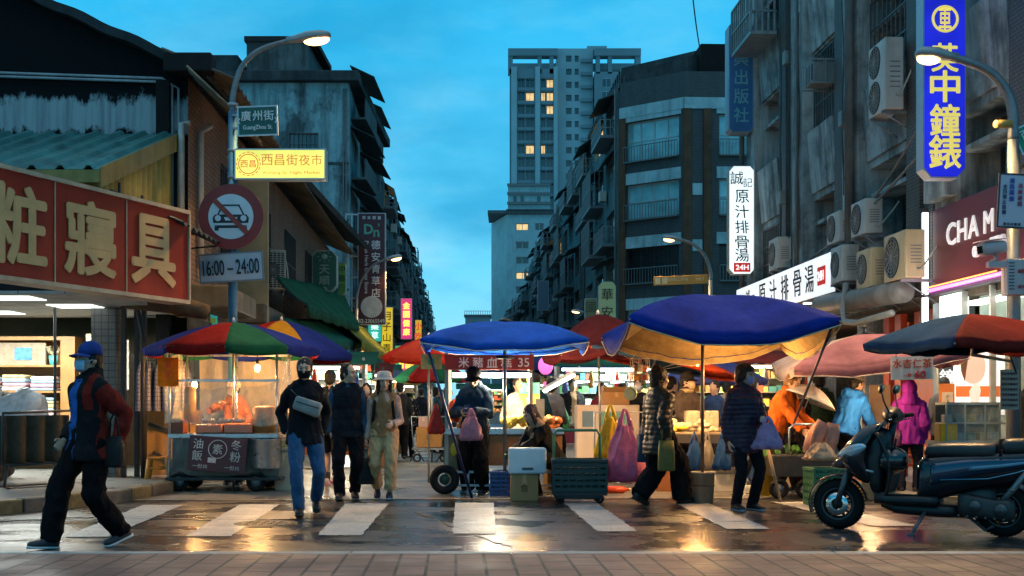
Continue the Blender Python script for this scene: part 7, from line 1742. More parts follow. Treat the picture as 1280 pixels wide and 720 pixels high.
ft=thing('work_lamp','white fluorescent batten under the shopfront sign on the right','light',S(6.9,24.6,2.75),TH); g=MB(); g.tube([(-.05,-.5,0),(.05,.5,.0)],.03,8); g.build('tube',emis((.9,.97,1),5),ft); g=MB(); g.b2((-.06,-.55,.03),(.06,.55,.06)); g.build('batten',WHITE(),ft)
lamp('orange_shop_light',S(7.2,27.,2.4),40,(1.,.6,.3),.2)
# ---------------------------------------------------------------- corner shop stock
bcx=thing('wooden_shelf','wooden shelf unit with folded bedding in the corner shop','shelf',(-8.35,19.4,.145))
WD=mat((.34,.16,.045),.5,0,.25,3.,streak=.15,name='orange wood')
g=MB(); g.b2((1.05,0,0),(1.28,.5,2.1)); g.b2((-.9,0,0),(-.86,.5,2.1)); g.b2((-.9,.0,2.102),(1.28,.5,2.16)); g.b2((-.86,.48,0),(1.05,.5,2.1)); g.build('carcass',WD,bcx)
for z in (.45,.86,1.28,1.70):
    g=MB(); g.b2((-.855,.02,z-.03),(1.045,.475,z)); g.build('shelf_board',WD,bcx)
rnd=random.Random(8)
PAL=[(.55,.38,.36),(.55,.50,.42),(.35,.45,.55),(.55,.45,.22),(.25,.35,.45),(.6,.58,.55),(.45,.25,.3)]
for j,z0 in enumerate((.452,.862,1.282)):
    for x in (-.6,-.15,.28,.74):
        z=z0
        for k in range(rnd.randint(3,5) if j!=2 else 4):
            t_=rnd.uniform(.045,.07); 
            o=MB(); o.b2((-.19,-.2,0),(.19,.2,t_)); q=o.build('folded_quilt',cloth(PAL[rnd.randrange(7)],.9),None,bevel=.02,loc=(-8.35+x+rnd.uniform(-.01,.01),19.63,.145+z)); tag(q,'folded bedding stacked on the wooden shelf of the corner shop','bedding','folded bedding on the shelf'); z+=t_+.004
            if z>z0+.33: break
dcr=thing('framed_picture','grey framed cloth picture with a blue patch on the upper shelf','picture',(-8.0,19.5,1.848)); g=MB(); g.b2((-.42,0,0),(.42,.06,.36)); g.build('panel',cloth((.30,.24,.17)),dcr); g=MB(); g.b2((-.08,-.01,.08),(.2,-.001,.28)); g.build('blue_patch',mat((.06,.20,.38),.6,0,.5,14.),dcr)
vs=thing('plant_vase','turquoise vase of pale dried flowers on the upper shelf','vase',(-7.45,19.5,1.848)); g=MB(); g.lathe([(0,0),(.06,0),(.075,.15),(.07,.15),(.055,.01),(0,.01)],16); g.build('vase',mat((.05,.42,.42),.4),vs); g=MB(); rnd=random.Random(1)
for k in range(22):
    p=Vector((rnd.uniform(-.13,.13),rnd.uniform(-.08,.08),.2+rnd.uniform(0,.12))); g.tube([(0,0,.14),tuple(p)],.003,4); g.ell(tuple(p),(.015,.015,.015),6,4)
g.build('dried_flowers',mat((.45,.40,.25),.8),vs)
bg=plastic_bag('heap of clear plastic wrapped bedding on the folding cot',Vector((-6.5,16.6,1.55)),1.0,.85,.6,(.55,.58,.62),seed=7,handles=False,name='wrapped_bedding',cat='bedding'); bg.rotation_euler=(0,R(28),.2)
ct=thing('folding_cot','folded black tubular cot standing on the shop pavement','folding cot',(-6.05,15.35,.145),R(58))
g=MB(); g.tube([(-.45,0,.30),(-.5,0,.03),(-.4,0,.0),(.4,0,.0),(.5,0,.03),(.45,0,.30)],.02,8); g.tube([(-.45,.35,.30),(-.45,.38,.05),(-.3,.38,0.),(.45,.38,.0)],.02,8); g.tube([(-.52,0,.3),(-.52,0,.95),(.5,0,.98),(.5,0,.3),(-.52,0,.3)],.02,8); g.build('frame',BLK(.015,.35),ct)
g=MB(); 
def ctf(u,v): return (-.5+.98*u,.04+.05*math.sin(u*PI*7),.32+.60*v)
g.grid(ctf,60,4); g.build('mattress',cloth((.055,.05,.035),.8),ct,solid=.08)
for k,(x,y,w_,h_,lb_) in enumerate(((-7.35,16.5,.7,.75,'low dark bundle of bedding with a white stripe at the front of the shop'),(-8.2,16.7,.75,.70,'dark bedding bundle at the far left edge of the shop'),(-7.6,17.2,.8,1.25,'tall dark upholstered bundle under the shelf'))):
    b=thing('bedding_bundle',lb_,'bundle',(x,y,.145),R(8)); g=MB(); g.loft([(-w_/2,0,h_/2,.24,h_/2*.92),(-w_/2+.06,0,h_/2,.28,h_/2),(w_/2-.06,0,h_/2,.28,h_/2),(w_/2,0,h_/2,.24,h_/2*.92)],20,0,None,'x',.4); g.build('roll',cloth((.035,.03,.026),.85),b)
    g=MB(); 
    for q in (-.12,.2): g.b2((q*w_*2-.025,-.288,.03),(q*w_*2+.025,-.279,h_-.03))
    g.build('white_strap',cloth((.5,.48,.44)),b)
pn=thing('wall_boards','cream pegboard and sample card leaning at the back of the corner shop','board',(-6.45,19.3,.145)); g=MB(); g.b2((-.42,.05,1.05),(-.1,.1,2.2)); g.build('pegboard',mat((.55,.46,.26),.6,0,.15),pn); g=MB(); g.b2((-.08,.02,1.3),(.28,.06,2.1)); g.build('sample_card',mat((.55,.52,.45),.6,0,.4,16.),pn); g=MB(); g.tube([(-.46,0,0),(-.40,0,1.55)],.02,6); g.tube([(-.15,0,0),(-.22,0,1.55)],.02,6); g.b2((-.5,-.02,1.52),(-.1,.02,1.57)); g.build('easel',mat((.32,.24,.15),.6),pn)
dr=thing('wooden_door','brown wooden door panel behind the shelf of the corner shop','door',(-6.95,20.9,.145)); g=MB(); g.b2((-.55,0,0),(.5,.06,1.95)); g.build('leaf',mat((.13,.07,.025),.5,0,.3,2.5,streak=.2),dr); g=MB(); g.tube([(.4,-.05,1.0),(.4,-.0,1.0)],.025,8); g.build('knob',STL,dr)
gp=prop('dark slim iron post standing inside the corner shop entrance',Vector((-6.55,17.2,.145)),Vector((-6.55,17.2,2.6)),.022,(.03,.04,.045),'iron_post','post')
lamp('shop_interior_light',(-7.3,18.2,2.55),130,(.95,1.,.92),ty='AREA',size=(1.2,1.2)); lamp('shop_interior_light',(-8.6,18.2,2.55),80,(.95,1.,.92),ty='AREA',size=(1.,1.))
# ---------------------------------------------------------------- far lane stalls
def far_stall(i,a,s,w,side):
    rnd=random.Random(40+i); L1=[None]*9
    rt=thing('lane_stall',FSL[i],'stall',S(a,s),TH+rnd.uniform(-.05,.05),'stalls down the lane')
    g=MB(); g.b2((-w/2,-.4,.75),(w/2,.5,.82)); g.build('counter',mat((.3,.25,.2),.5,.2,.2),rt)
    for x in (-w/2+.05,w/2-.05):
        for y in (-.35,.45):
            g=MB(); g.b2((x-.025,y-.025,0),(x+.025,y+.025,2.15)); g.build('post',GALV(),rt)
    g=MB(); g.b2((-w/2,-.41,.2),(w/2,-.38,.74)); g.build('front_cloth',cloth([(.35,.12,.05),(.08,.12,.2),(.4,.32,.1),(.3,.3,.3),(.25,.05,.08)][i%5]),rt)
    g=MB(); g.add([(-w/2-.2,-.75,2.0),(w/2+.2,-.75,2.0),(w/2+.2,.6,2.3),(-w/2-.2,.6,2.3)],[(0,1,2,3)]); g.build('roof_cloth',canopy_col([(.03,.15,.1),(.3,.05,.03),(.04,.08,.25),(.35,.25,.05)][i%4],.3),rt,solid=.01)
    for k in range(int(w/.22)):
        g=MB(); 
        for q in range(7): g.ell((rnd.uniform(-.08,.08),rnd.uniform(-.2,.2),rnd.uniform(0,.13)),(.055,.055,.055),7,5)
        g.build('goods',mat([(.6,.35,.05),(.5,.08,.03),(.15,.3,.05),(.55,.5,.4),(.45,.25,.12)][rnd.randrange(5)],.5,0,.2,9.),rt,loc=(-w/2+.15+.22*k,0,.86))
    g=MB(); g.b2((-w/2+.1,.50,.9),(w/2-.1,.52,1.95)); g.build('back_cloth',cloth((.05,.06,.06)),rt)
    for z in (1.18,1.46,1.74):
        g=MB(); g.b2((-w/2+.1,.3,z-.02),(w/2-.1,.49,z)); g.build('rack_shelf',GALV(),rt)
        g=MB(); x=-w/2+.12
        while x<w/2-.2:
            q=rnd.uniform(.06,.16); hq=rnd.uniform(.08,.2); g.b2((x,.32,z+.002),(x+q,.45,z+hq),rnd.randrange(6)); x+=q+rnd.uniform(.005,.05)
        g.build('packed_goods',[mat(c_,.5,0,.15,9.) for c_ in ((.5,.06,.04),(.05,.22,.30),(.55,.45,.12),(.45,.45,.42),(.08,.28,.10),(.30,.16,.08))],rt)
    for k in range(4):
        g=MB(); x=-w/2+.25+k*(w-.5)/3; g.b2((x-.09,-.43,.80+.05*(k%2)),(x+.09,-.42,.96+.05*(k%2))); pc_=g.build('price_card',mat([(.6,.55,.2),(.6,.6,.56),(.6,.15,.08)][(i+k)%3],.6),rt); g=MB(); put_text(g,['50','100','30','$20'][(i+k)%4],x,.88+.05*(k%2),.08,y=-.435,dep=.004); g.build('price_lettering',INK,pc_)
    for k in range(5):
        g=MB(); x=-w/2+.2+k*(w-.4)/4; g.loft([(1.45+.1*(k%2),x,-.3,.05,.03),(1.5+.1*(k%2),x,-.3,.07,.045),(1.7+.1*(k%2),x,-.3,.05,.03),(1.95,x,-.3,.008,.008)],10,0,None,'z',.8); g.build('hanging_packet',cloth([(.5,.3,.08),(.45,.06,.04),(.1,.3,.1),(.5,.5,.5),(.1,.15,.4)][(i+k)%5],.4,trans=.3),rt)
    g=MB(); g.tube([(-w/2+.15,-.1,1.95),(w/2-.15,-.1,1.95)],.03,8); g.build('light_tube',emis([(1.,.95,.85),(.9,1.,.95),(1.,.75,.4)][i%3],7),rt)
    lamp('lane_stall_light',S(a,s-.12,1.85),230,[(1.,.85,.6),(.9,1.,.9),(1.,.62,.25)][i%3],.3)
FSL=['first lit stall on the left of the lane with a green roof cloth','second left lane stall under a red roof cloth','third left lane stall with a blue roof cloth farther off','distant left stall with a yellow roof cloth','wide bright stall with white lights behind the bag rack','lit stall with a red roof behind the white cabinet','blue-roofed stall in the middle of the right row','distant right stall under a yellow cloth','small far stall where the lane narrows']
for i,(a,s,w,sd) in enumerate(((-2.55,24.5,1.5,-1),(-2.7,31,1.8,-1),(-2.8,39,2.2,-1),(-2.8,50,2.4,-1),(3.4,25.5,2.6,1),(5.6,23.5,2.2,1),(3.9,34,2.4,1),(4.0,46,2.6,1),(1.4,62,2.4,1))): far_stall(i,a,s,w,sd)
ld=thing('pink_lantern','glowing pink paper lantern hanging right of the middle stall','lantern',W(682,457,21.)); g=MB(); g.ell((0,0,0),(.13,.13,.16),16,10); g.build('paper',emis((.95,.14,.5),1.4),ld); g=MB(); g.tube([(0,0,.15),(0,0,.22)],.04,8); g.tube([(0,0,-.22),(0,0,-.15)],.03,8); g.build('cap',BLK(),ld)
ld=thing('pink_lantern','tiny pink lantern below the larger one','lantern',W(682,481,22.)); g=MB(); g.ell((0,0,0),(.05,.05,.06),12,8); g.build('paper',emis((.95,.14,.4),1.2),ld); g=MB(); g.tube([(0,0,.05),(0,0,.1)],.015,6); g.build('cap',BLK(),ld)
for k,(px,py,cl) in enumerate(((662,486,(.03,.55,.25)),(662,500,(.75,.45,.05)))):
    b=thing('lit_price_box',['green lit price box on the right post of the middle stall','orange lit price box right under the green one'][k],'sign',W(px,py,17.6)); g=MB(); g.b2((-.15,0,-.09),(.15,.05,.09)); g.build('box',emis(cl,.7),b); g=MB(); put_text(g,['鮮','熱'][k],0,0,.1,off=.01); g.build('lettering',WINK,b)
ft=thing('tube_light','slanting white fluorescent tube over the stalls right of the middle parasol','light',W(698,478,20.)); g=MB(); A=W(676,492,20.5)-ft.location;B=W(718,469,19.5)-ft.location; g.tube([A,B],.025,8); g.build('tube',emis((.95,1,.95),5),ft); g=MB(); g.tube([A+Vector((0,0,.06)),B+Vector((0,0,.06))],.03,6); g.build('batten',WHITE(),ft)
for k in range(5):
    ft=thing('tube_light',['white tube light of the bright stall, leftmost of the row','white tube light second from left in the bright row','middle white tube light of the bright row','white tube light second from right in the bright row','rightmost white tube light of the bright row'][k],'light',W(728+22*k,478+3*(k%2),22.5+.4*k),0,'tube lights over the right stalls'); g=MB(); g.tube([(-.13,0,0),(.13,0,.02)],.022,8); g.build('tube',emis((.95,1,1.),5),ft); g=MB(); g.b2((-.15,-.02,.025),(.15,.02,.05)); g.build('batten',WHITE(),ft)
for k in range(16):
    a=[-3.4,3.7][k%2]; s=22+ (k//2)*5.5; 
    lb_=f"string bulb over the {'left' if k%2==0 else 'right'} stalls"
bc2=carton('brown fruit carton with a ring print on the far trolley',W(573/1.0-36,560,25.)*1,(.52,.4,.42),(.45,.22,.07),0,text='○',tcol=(.3,.12,.03)); bc2.location.z=.32
tr2=thing('trolley','thin folding trolley under the fruit carton of the floral blouse woman','trolley',Vector((bc2.location.x,bc2.location.y,0))); g=MB(); g.b2((-.35,-.25,.27),(.45,.25,.31)); g.build('deck',GALV(),tr2)
for x in (-.25,.3):
    g=MB(); g.torus((0,0,0),.07,.022,14,8,0,None,rotm(PI/2)); g.build('wheel',BLK(.01),tr2,loc=(x,-.15,.1)); g=MB(); g.tube([(x-.15,-.15,.02),(x,-.15,.27),(x+.15,-.15,.02)],.015,6); g.build('leg',BLK(.03),tr2)
g=MB(); g.tube([(-.35,.2,.3),(-.4,.2,.95),(.45,.2,.95)],.015,6); g.build('handle',GALV(),tr2)
for k in range(3):
    b=carton(['white-red snack box on the far trolley','orange snack bag box on the far trolley','pale snack box at the end of the far trolley'][k],bc2.location+Vector((-.12+.22*k,.0,.424 if k<2 else .0)),(.2,.3,.2),[(.55,.35,.3),(.55,.2,.04),(.5,.45,.4)][k])
    if k==2: b.location.x+=.12
# ---------------------------------------------------------------- bags and things held or worn
def handbag(label,p,w,h,dp,col,rz=0,name='bag',strap=.16,cat='bag'):
    rt=thing(name,label,cat,p,rz); m=cloth(col,.55,bump=.3); g=MB(); g.loft([(-h,0,0,w*.46,dp*.5),(-h+.02,0,0,w*.5,dp*.55),(-h*.4,0,0,w*.48,dp*.5),(-.0,0,0,w*.44,dp*.2)],18,0,None,'z',.45); g.build('body',m,rt)
    g=MB(); g.tube([(-w*.28,0,-.02),(-w*.2,0,strap*.7),(0,0,strap),(w*.2,0,strap*.7),(w*.28,0,-.02)],.008,6); g.build('handle',m,rt); return rt
h=P5['hand'][1]; handbag('slim black tote bag in the hand of the bucket hat woman',h+Vector((0,-.02,-.16)),.24,.34,.09,(.008,.008,.009),R(35),'tote_bag',.15)
h=P7['hand'][0]; plastic_bag('pink and white plastic bag hanging from the phone user\'s arm',h+Vector((.04,-.05,.03)),.34,.42,.24,(.62,.33,.44),seed=11,content=(.05,.18,.06),trans=.5)
ph=thing('smartphone','dark smartphone held in front of the man in the black cap',"phone",(P7['hand'][0]+P7['hand'][1])/2+Vector((0,-.0,.03)),R(-14)); ph.rotation_euler=(R(-50),0,R(-14)); g=MB(); g.b2((-.04,-.005,-.075),(.04,.005,.075)); g.build('body',BLK(.01,.2),ph,bevel=.004); g=MB(); g.b2((-.036,.0055,-.07),(.036,.0065,.07)); g.build('screen',emis((.5,.6,.7),.6),ph)
T=P2['T']; fb=thing('chest_bag','light grey chest bag worn diagonally by the man in jeans','bag',T@Vector((.02,-.20,.27)),R(12)); g=MB(); g.loft([(-.15,0,0,.04,.055),(-.13,0,0,.055,.075),(.12,0,0,.055,.085),(.15,0,0,.035,.06)],16,0,rotm(0,R(20)),'x',.5); g.build('body',cloth((.26,.26,.25),.6),fb); g=MB(); g.tube([(-.12,-.055,.055),(.12,-.06,-.02)],.006,5); g.build('zip',BLK(.02),fb)
h=P10['hand'][0]; plastic_bag('lilac plastic carrier bag held up by the masked woman in purple',h+Vector((.03,-.03,.03)),.36,.36,.22,(.50,.36,.62),seed=13,content=(.5,.2,.25),trans=.5)
T=P10['T']; hb2=handbag('navy shoulder bag at the side of the masked woman in purple',T@Vector((.26,-.02,.04)),.30,.22,.10,(.010,.016,.05),R(40),'shoulder_bag',.30)
T=P9['T']; hb3=handbag('blue and white cloth bag hanging at the hip of the puffer coat walker',T@Vector((.30,-.10,-.02)),.30,.34,.14,(.02,.05,.10),R(10),'cloth_bag',.34)
g=MB(); g.ell((.03,-.09,-.21),(.12,.03,.12),14,8); g.build('white_patch',cloth((.55,.58,.60)),hb3)
handbag('small olive bag held low on the far side of the puffer coat walker',T@Vector((-.26,.12,-.08)),.20,.36,.1,(.12,.12,.03),R(10),'olive_bag',.3)
T=P17['T']; handbag('black purple-patterned shoulder bag on the hip of the purple hoodie woman',T@Vector((.24,.10,.06)),.26,.22,.11,(.04,.012,.045),R(150),'shoulder_bag',.2)
T=P1['T']; handbag('black bag carried under the arm of the striding masked man',T@Vector((.26,.06,.03)),.20,.26,.1,(.008,.008,.008),R(-30),'hand_bag',.2)
# ---------------------------------------------------------------- the scooter (local: +X towards the front wheel, Y to its left)
F0=Vector((3.165,11.62,0)); R0=Vector((4.465,10.90,0)); dv=F0-R0; wb=dv.length; sc_=wb/1.36
sx=thing('scooter','dark blue-black motor scooter parked on its stand at the right','scooter',R0,math.atan2(dv.y,dv.x),None,sc_)
PB_=mat((.005,.007,.011),.24,.3,.3,5.,coat=.6,name='blue black scooter paint'); PBL=mat((.007,.035,.080),.25,.5,.15,3.,coat=.9,name='metallic blue scooter paint'); PLA=mat((.007,.007,.008),.45,0,.2,9.,name='black scooter plastic'); RUB=mat((.010,.010,.010),.8,0,.2,20.,name='rubber'); CHR=mat((.6,.6,.6),.15,1.,.05,name='chrome'); SEAT=mat((.014,.013,.013),.38,0,.2,30.,bump=.15,name='seat vinyl')
wbx=1.36; xs=lambda x: x*1.38 if x>0 else x; wr_=.218
def wheel(name,x):
    g=MB(); g.torus((0,0,0),wr_-.052,.058,40,12,0,None,rotm(PI/2),.95)
    for k in range(44):
        a=2*PI*k/44
        for s in (-1,1): g.box(((wr_+.003)*math.cos(a),s*.025,(wr_+.003)*math.sin(a)),(.006,.03,.014),0,None,0,0,-a)
    w_=g.build(name,RUB,sx,loc=(x,0,wr_+.006))
    g=MB(); g.lathe([(.128,-.045),(.14,-.05),(.15,-.045),(.135,-.03),(.135,.03),(.15,.045),(.14,.05),(.128,.045),(.128,-.045)],36,0,rotm(PI/2)); 
    for k in range(5):
        a=2*PI*k/5+.3
        for s in (-1,1):
            g.tube([(.035*math.cos(a),s*.03,.035*math.sin(a)),(.13*math.cos(a+.18*s),s*.018,.13*math.sin(a+.18*s))],.013,6)
    g.lathe([(0,-.06),(.045,-.055),(.045,.055),(0,.06)],16,0,rotm(PI/2)); g.build('rim',mat((.05,.06,.065),.4,.6,.1),w_)
    g=MB(); g.lathe([(.05,-.064),(.10,-.064),(.10,-.068),(.05,-.068)],28,0,rotm(PI/2)); g.build('brake_disc',CHR,w_); return w_
wheel('front_wheel',wbx); wheel('rear_wheel',0)
# fork + front fender
for s in (-1,1):
    g=MB(); g.tube([(wbx,s*.085,.22),(wbx-.10,s*.085,.52)],[.024,.028],10); g.build('fork',mat((.10,.10,.10),.35,.5),sx)
g=MB()
def ff(u,v):
    a=R(-20+190*u) ; w=.062*(1-.25*abs(2*u-1)**3); b=(v-.5)*2.6; return (wbx+(wr_+.03+.012*math.cos(b))*math.cos(a)*1.0,w*math.sin(b)*1.15,.225+(wr_+.022+.02*math.cos(b))*math.sin(a))
g.grid(ff,28,10); g.build('front_fender',PB_,sx,solid=.006)
# front apron / nose : loft along vertical tilted axis
g=MB()
A=[(.40,1.02,.11,.05),(.48,1.09,.16,.085),(.58,1.145,.19,.11),(.68,1.15,.195,.11),(.78,1.10,.175,.10),(.87,1.035,.14,.08),(.94,.985,.10,.055)]
secs=[]
for z,x,hw,hd in A: secs.append((z,x+.02,0,hd*1.2,hw*1.12))
n=24; vs=[];fs=[]
for (z,x,_,hd,hw) in secs:
    for j in range(n):
        w=2*PI*j/n; cx=math.cos(w); sy=math.sin(w); vs.append((x+hd*math.copysign(abs(cx)**.8,cx)*(1.25 if cx>0 else .8),hw*math.copysign(abs(sy)**.75,sy),z))
for i in range(len(secs)-1):
    for j in range(n):
        q=(j+1)%n; fs.append((i*n+j,i*n+q,(i+1)*n+q,(i+1)*n+j))
fs.append(tuple(range(n))[::-1]); fs.append(tuple((len(secs)-1)*n+j for j in range(n)))
g.add(vs,fs,0,True); g.build('front_cowl',PB_,sx,sub=1)
# beak over the wheel
g=MB(); g.loft([(1.02,0,.60,.15,.10),(1.14,0,.615,.15,.10),(1.28,0,.60,.12,.07),(1.38,0,.575,.07,.04),(1.42,0,.56,.03,.015)],18,0,None,'x',.8); g.build('nose',PB_,sx,sub=1)
# leg shield going down to the floorboard
g=MB(); 
def ls(u,v): 
    z=.86-.58*v; x=1.02-.10*math.sin(v*PI*.9)-.02*v; w=.20*(1-.25*v)+.02*math.sin(v*PI); return (x+.05*math.cos((u-.5)*2.6)-.05,w*math.sin((u-.5)*PI),z)
g.grid(ls,14,12); g.build('leg_shield',PLA,sx,solid=.03)
for s in (-1,1):
    g=MB()
    def hl(u,v,s=s):
        a=2*PI*u; r=v; return (1.20+.14*r*math.cos(a)+.0*r,s*(.205-.085*r*math.cos(a))+s*.02*(1-r*r),.70+.05*r*math.sin(a)-.075*r*math.cos(a)*.55)
    g.grid(hl,24,4,0,None,True,True); g.build('headlight',mat((.40,.50,.58),.06,.3,.1,coat=1.,name='headlight lens'),sx,solid=.004)
    g=MB(); g.ell((1.16,s*.165,.575),(.035,.022,.03),12,8); g.build('turn_signal',mat((.55,.13,.02),.15,0,.1,coat=1.,name='amber lens'),sx)
    g=MB(); g.tube([(1.28,s*.095,.565),(1.15,s*.155,.545),(1.02,s*.175,.52)],.011,6); g.build('nose_trim',mat((.45,.45,.45),.3,.6),sx)
g=MB(); g.loft([(.30,0,1.00,.12,.035),(.42,0,1.03,.15,.06),(.60,0,1.06,.165,.10),(.78,0,1.02,.15,.10),(.90,0,.97,.10,.07)],16,0,Matrix(((0,1,0,0),(0,0,1,0),(1,0,0,0),(0,0,0,1))),'x',.7) if False else g.loft([(.30,1.00,0,.05,.13),(.42,1.02,0,.07,.155),(.60,1.04,0,.115,.17),(.78,1.0,0,.11,.15),(.90,.96,0,.07,.10)],16,0,None,'z',.75); g.build('inner_cowl',PLA,sx,sub=1)
# windscreen / grey visor
g=MB()
def wsn(u,v):
    a=(u-.5)*2.0; return (1.08-.16*v+.055*math.cos(a)-.04,.145*math.sin(a)*(1-.30*v),.80+.20*v)
g.grid(wsn,14,8); g.build('visor',mat((.16,.18,.20),.15,.4,.1,coat=.9),sx,solid=.005)
# handlebar
g=MB(); g.tube([(.93,0,.70),(.88,0,1.0)],.03,10); g.build('steering_stem',PLA,sx)
g=MB(); g.loft([(-.24,.87,1.0,.028,.028),(-.16,.885,1.0,.055,.05),(0,.90,1.01,.085,.075),(.16,.885,1.0,.055,.05),(.24,.87,1.0,.028,.028)],16,0,Matrix(((0,1,0,0),(1,0,0,0),(0,0,1,0),(0,0,0,1))),'x',.85); g.build('handlebar_cover',PLA,sx)
for s in (-1,1):
    g=MB(); g.tube([(.87,s*.23,1.0),(.80,s*.36,1.01)],.02,10); g.build('grip',RUB,sx)
    g=MB(); g.tube([(.885,s*.22,.99),(.865,s*.30,.97),(.83,s*.385,.975)],.007,6); g.build('brake_lever',CHR,sx)
    g=MB(); g.tube([(.885,s*.20,1.03),(.92,s*.25,1.13),(.93,s*.29,1.20)],.007,6); mm=g.build('mirror_stem',BLK(.01),sx)
    g=MB(); g.ell((.93,s*.31,1.235),(.022,.062,.045),16,10,0,None,rotm(0,R(-12),s*.2)); mi_=g.build('mirror',PLA,sx); g=MB(); g.ell((.915,s*.31,1.237),(.012,.054,.038),16,8,0,None,rotm(0,R(-12),s*.2)); g.build('mirror_glass',mat((.55,.48,.36),.05,1.,.05,name='mirror glass'),mi_)
# hook bag / helmet hanging in front of the seat is the dark round shape
hm_=thing('helmet','glossy black helmet hanging behind the scooter front cowl','helmet',sx.location,0); 
M=Matrix.Translation(R0)@Matrix.Rotation(math.atan2(dv.y,dv.x),4,'Z')@Matrix.Scale(sc_,4); p=M@Vector((.88,.08,.62)); hm_.location=p
g=MB(); g.ell((0,0,0),(.145,.13,.13),20,12); g.build('shell',mat((.008,.008,.010),.15,0,.1,coat=.8),hm_); g=MB(); g.torus((0,0,-.06),.128,.012,24,6); g.build('rim',RUB,hm_); g=MB(); g.tube([(.02,0,.13),(.03,0,.20)],.01,6); g.build('strap',RUB,hm_)
# floorboard
g=MB(); g.loft([(.50,0,.285,.17,.045),(.6,0,.285,.18,.045),(.92,0,.285,.18,.045),(1.02,0,.30,.16,.06)],16,0,None,'x',.45); g.build('floorboard',PLA,sx)
g=MB(); g.b2((.66,-.15,.331),(.97,.15,.342)); g.build('floor_mat',mat((.16,.12,.08),.5,0,.3,9.,bump=.3),sx,bevel=.006)
g=MB(); g.loft([(.30,0,.20,.10,.05),(.5,0,.20,.13,.06),(.85,0,.21,.12,.05),(.98,0,.26,.08,.05)],14,0,None,'x',.6); g.build('belly_pan',PLA,sx)
# rear body
g=MB(); g.loft([(-0.500,0,.70,.05,.04),(-0.440,0,.68,.10,.075),(-0.300,0,.63,.145,.12),(-0.100,0,.585,.165,.155),(0.207,0,.55,.170,.175),(0.483,0,.50,.165,.20),(0.621,0,.46,.155,.21),(0.690,0,.43,.13,.19)],20,0,None,'x',.7); g.build('rear_body',PB_,sx,sub=1)
for s in (-1,1):
    g=MB()
    def sp(u,v,s=s):
        x=xs(.40-.84*u); zt=.60+.11*u; zb=.42+.26*u; z=zb+(zt-zb)*v; hw=.176-.03*u-.075*max(0,u-.6); return (x,s*(hw+.014*math.sin(v*PI)),z+.012*math.sin(u*PI*2))
    g.grid(sp,20,6); g.build('side_panel',PBL,sx,solid=.008)
    g=MB()
    def sp2(u,v,s=s):
        x=xs(.18-.58*u); z=.565+.095*u+.035*(v-.5)*(1-u*.6); hw=.192-.03*u-.08*max(0,u-.6); return (x,s*(hw+.012),z)
    g.grid(sp2,16,3); g.build('side_stripe',mat((.07,.20,.30),.18,.7,.1,coat=.9,name='silver blue stripe'),sx,solid=.006)
    g=MB(); g.tube([(.47,s*.185,.47),(.1,s*.198,.49),(-.12,s*.19,.545),(-.32,s*.155,.62)],.006,5); g.build('panel_groove',mat((.10,.28,.38),.2,.6),sx)
# seat, two tiers
g=MB(); g.loft([(0.635,0,.70,.08,.035),(0.580,0,.705,.12,.06),(0.414,0,.71,.145,.07),(0.110,0,.705,.155,.075),(0.000,0,.715,.155,.075)],20,0,None,'x',.6); g.build('seat',SEAT,sx,sub=1)
g=MB(); g.loft([(.005,0,.735,.15,.07),(-.03,0,.75,.155,.075),(-.25,0,.755,.14,.07),(-.42,0,.755,.11,.055),(-.46,0,.76,.07,.03)],20,0,None,'x',.6); g.build('pillion_seat',SEAT,sx,sub=1)
g=MB(); g.tube([(.012,-.162,.70),(.012,-.11,.805),(.012,.11,.805),(.012,.162,.70)],.014,6); g.build('seat_strap',RUB,sx)
g=MB()
for s in (-1,1): g.tube([(-.30,s*.13,.70),(-.45,s*.14,.735),(-.55,s*.10,.75),(-.57,0,.752)],.016,8)
g.build('grab_rail',mat((.25,.25,.25),.35,.7),sx)
g=MB(); g.ell((-.49,0,.665),(.04,.1,.045),14,8); g.build('tail_light',mat((.35,.01,.01),.15,0,.1,coat=1.),sx)
for s in (-1,1):
    g=MB(); g.ell((-.46,s*.12,.62),(.03,.025,.025),10,8); g.build('rear_signal',mat((.5,.18,.03),.2,0,.1,coat=1.),sx)
g=MB(); 
def rf(u,v):
    a=R(60+110*u); b=(v-.5)*2.4; return (.0+(wr_+.05)*math.cos(a),.075*math.sin(b),.225+(wr_+.045+.015*math.cos(b))*math.sin(a))
g.grid(rf,16,8); g.b2((-.44,-.06,.42),(-.36,.06,.56)); g.build('rear_fender',PLA,sx,solid=.006)
g=MB(); g.b2((-.452,-.085,.40),(-.442,.085,.52)); g.build('licence_plate',mat((.6,.6,.58),.5,0,.05),sx)
# engine, CVT case on the left side (+Y is the scooter's left = towards the camera), exhaust on the far side
g=MB(); g.loft([(.34,.10,.27,.05,.085),(.26,.115,.26,.055,.10),(.05,.125,.235,.05,.085),(-.05,.12,.23,.05,.095),(-.10,.11,.23,.035,.07)],16,0,None,'x',.7); g.build('drive_case',mat((.045,.045,.045),.45,.5,.3),sx)
g=MB()
for (x,z,r) in ((.20,.26,.05),(0,.235,.055)): g.lathe([(0,0),(r,0),(r*.9,.02),(0,.022)],18,0,Matrix.Translation((x,.17,z))@rotm(-PI/2))
for k in range(7): g.ell((.33-.07*k,.165,.175-.004*k),(.012,.008,.012),8,6)
g.build('case_cover',mat((.09,.09,.09),.4,.6,.2),sx)
g=MB(); g.loft([(.30,0,.33,.09,.10),(.15,0,.32,.10,.11),(.05,0,.32,.08,.09)],12,0,None,'x',.7); g.build('engine',mat((.05,.05,.05),.5,.5),sx)
g=MB(); g.tube([(.02,.11,.28),(-.10,.13,.42),(-.2,.13,.58)],[.022,.028,.022],8); g.torus((-.08,.127,.40),.03,.008,14,6); g.build('shock_absorber',mat((.22,.22,.22),.35,.6),sx)
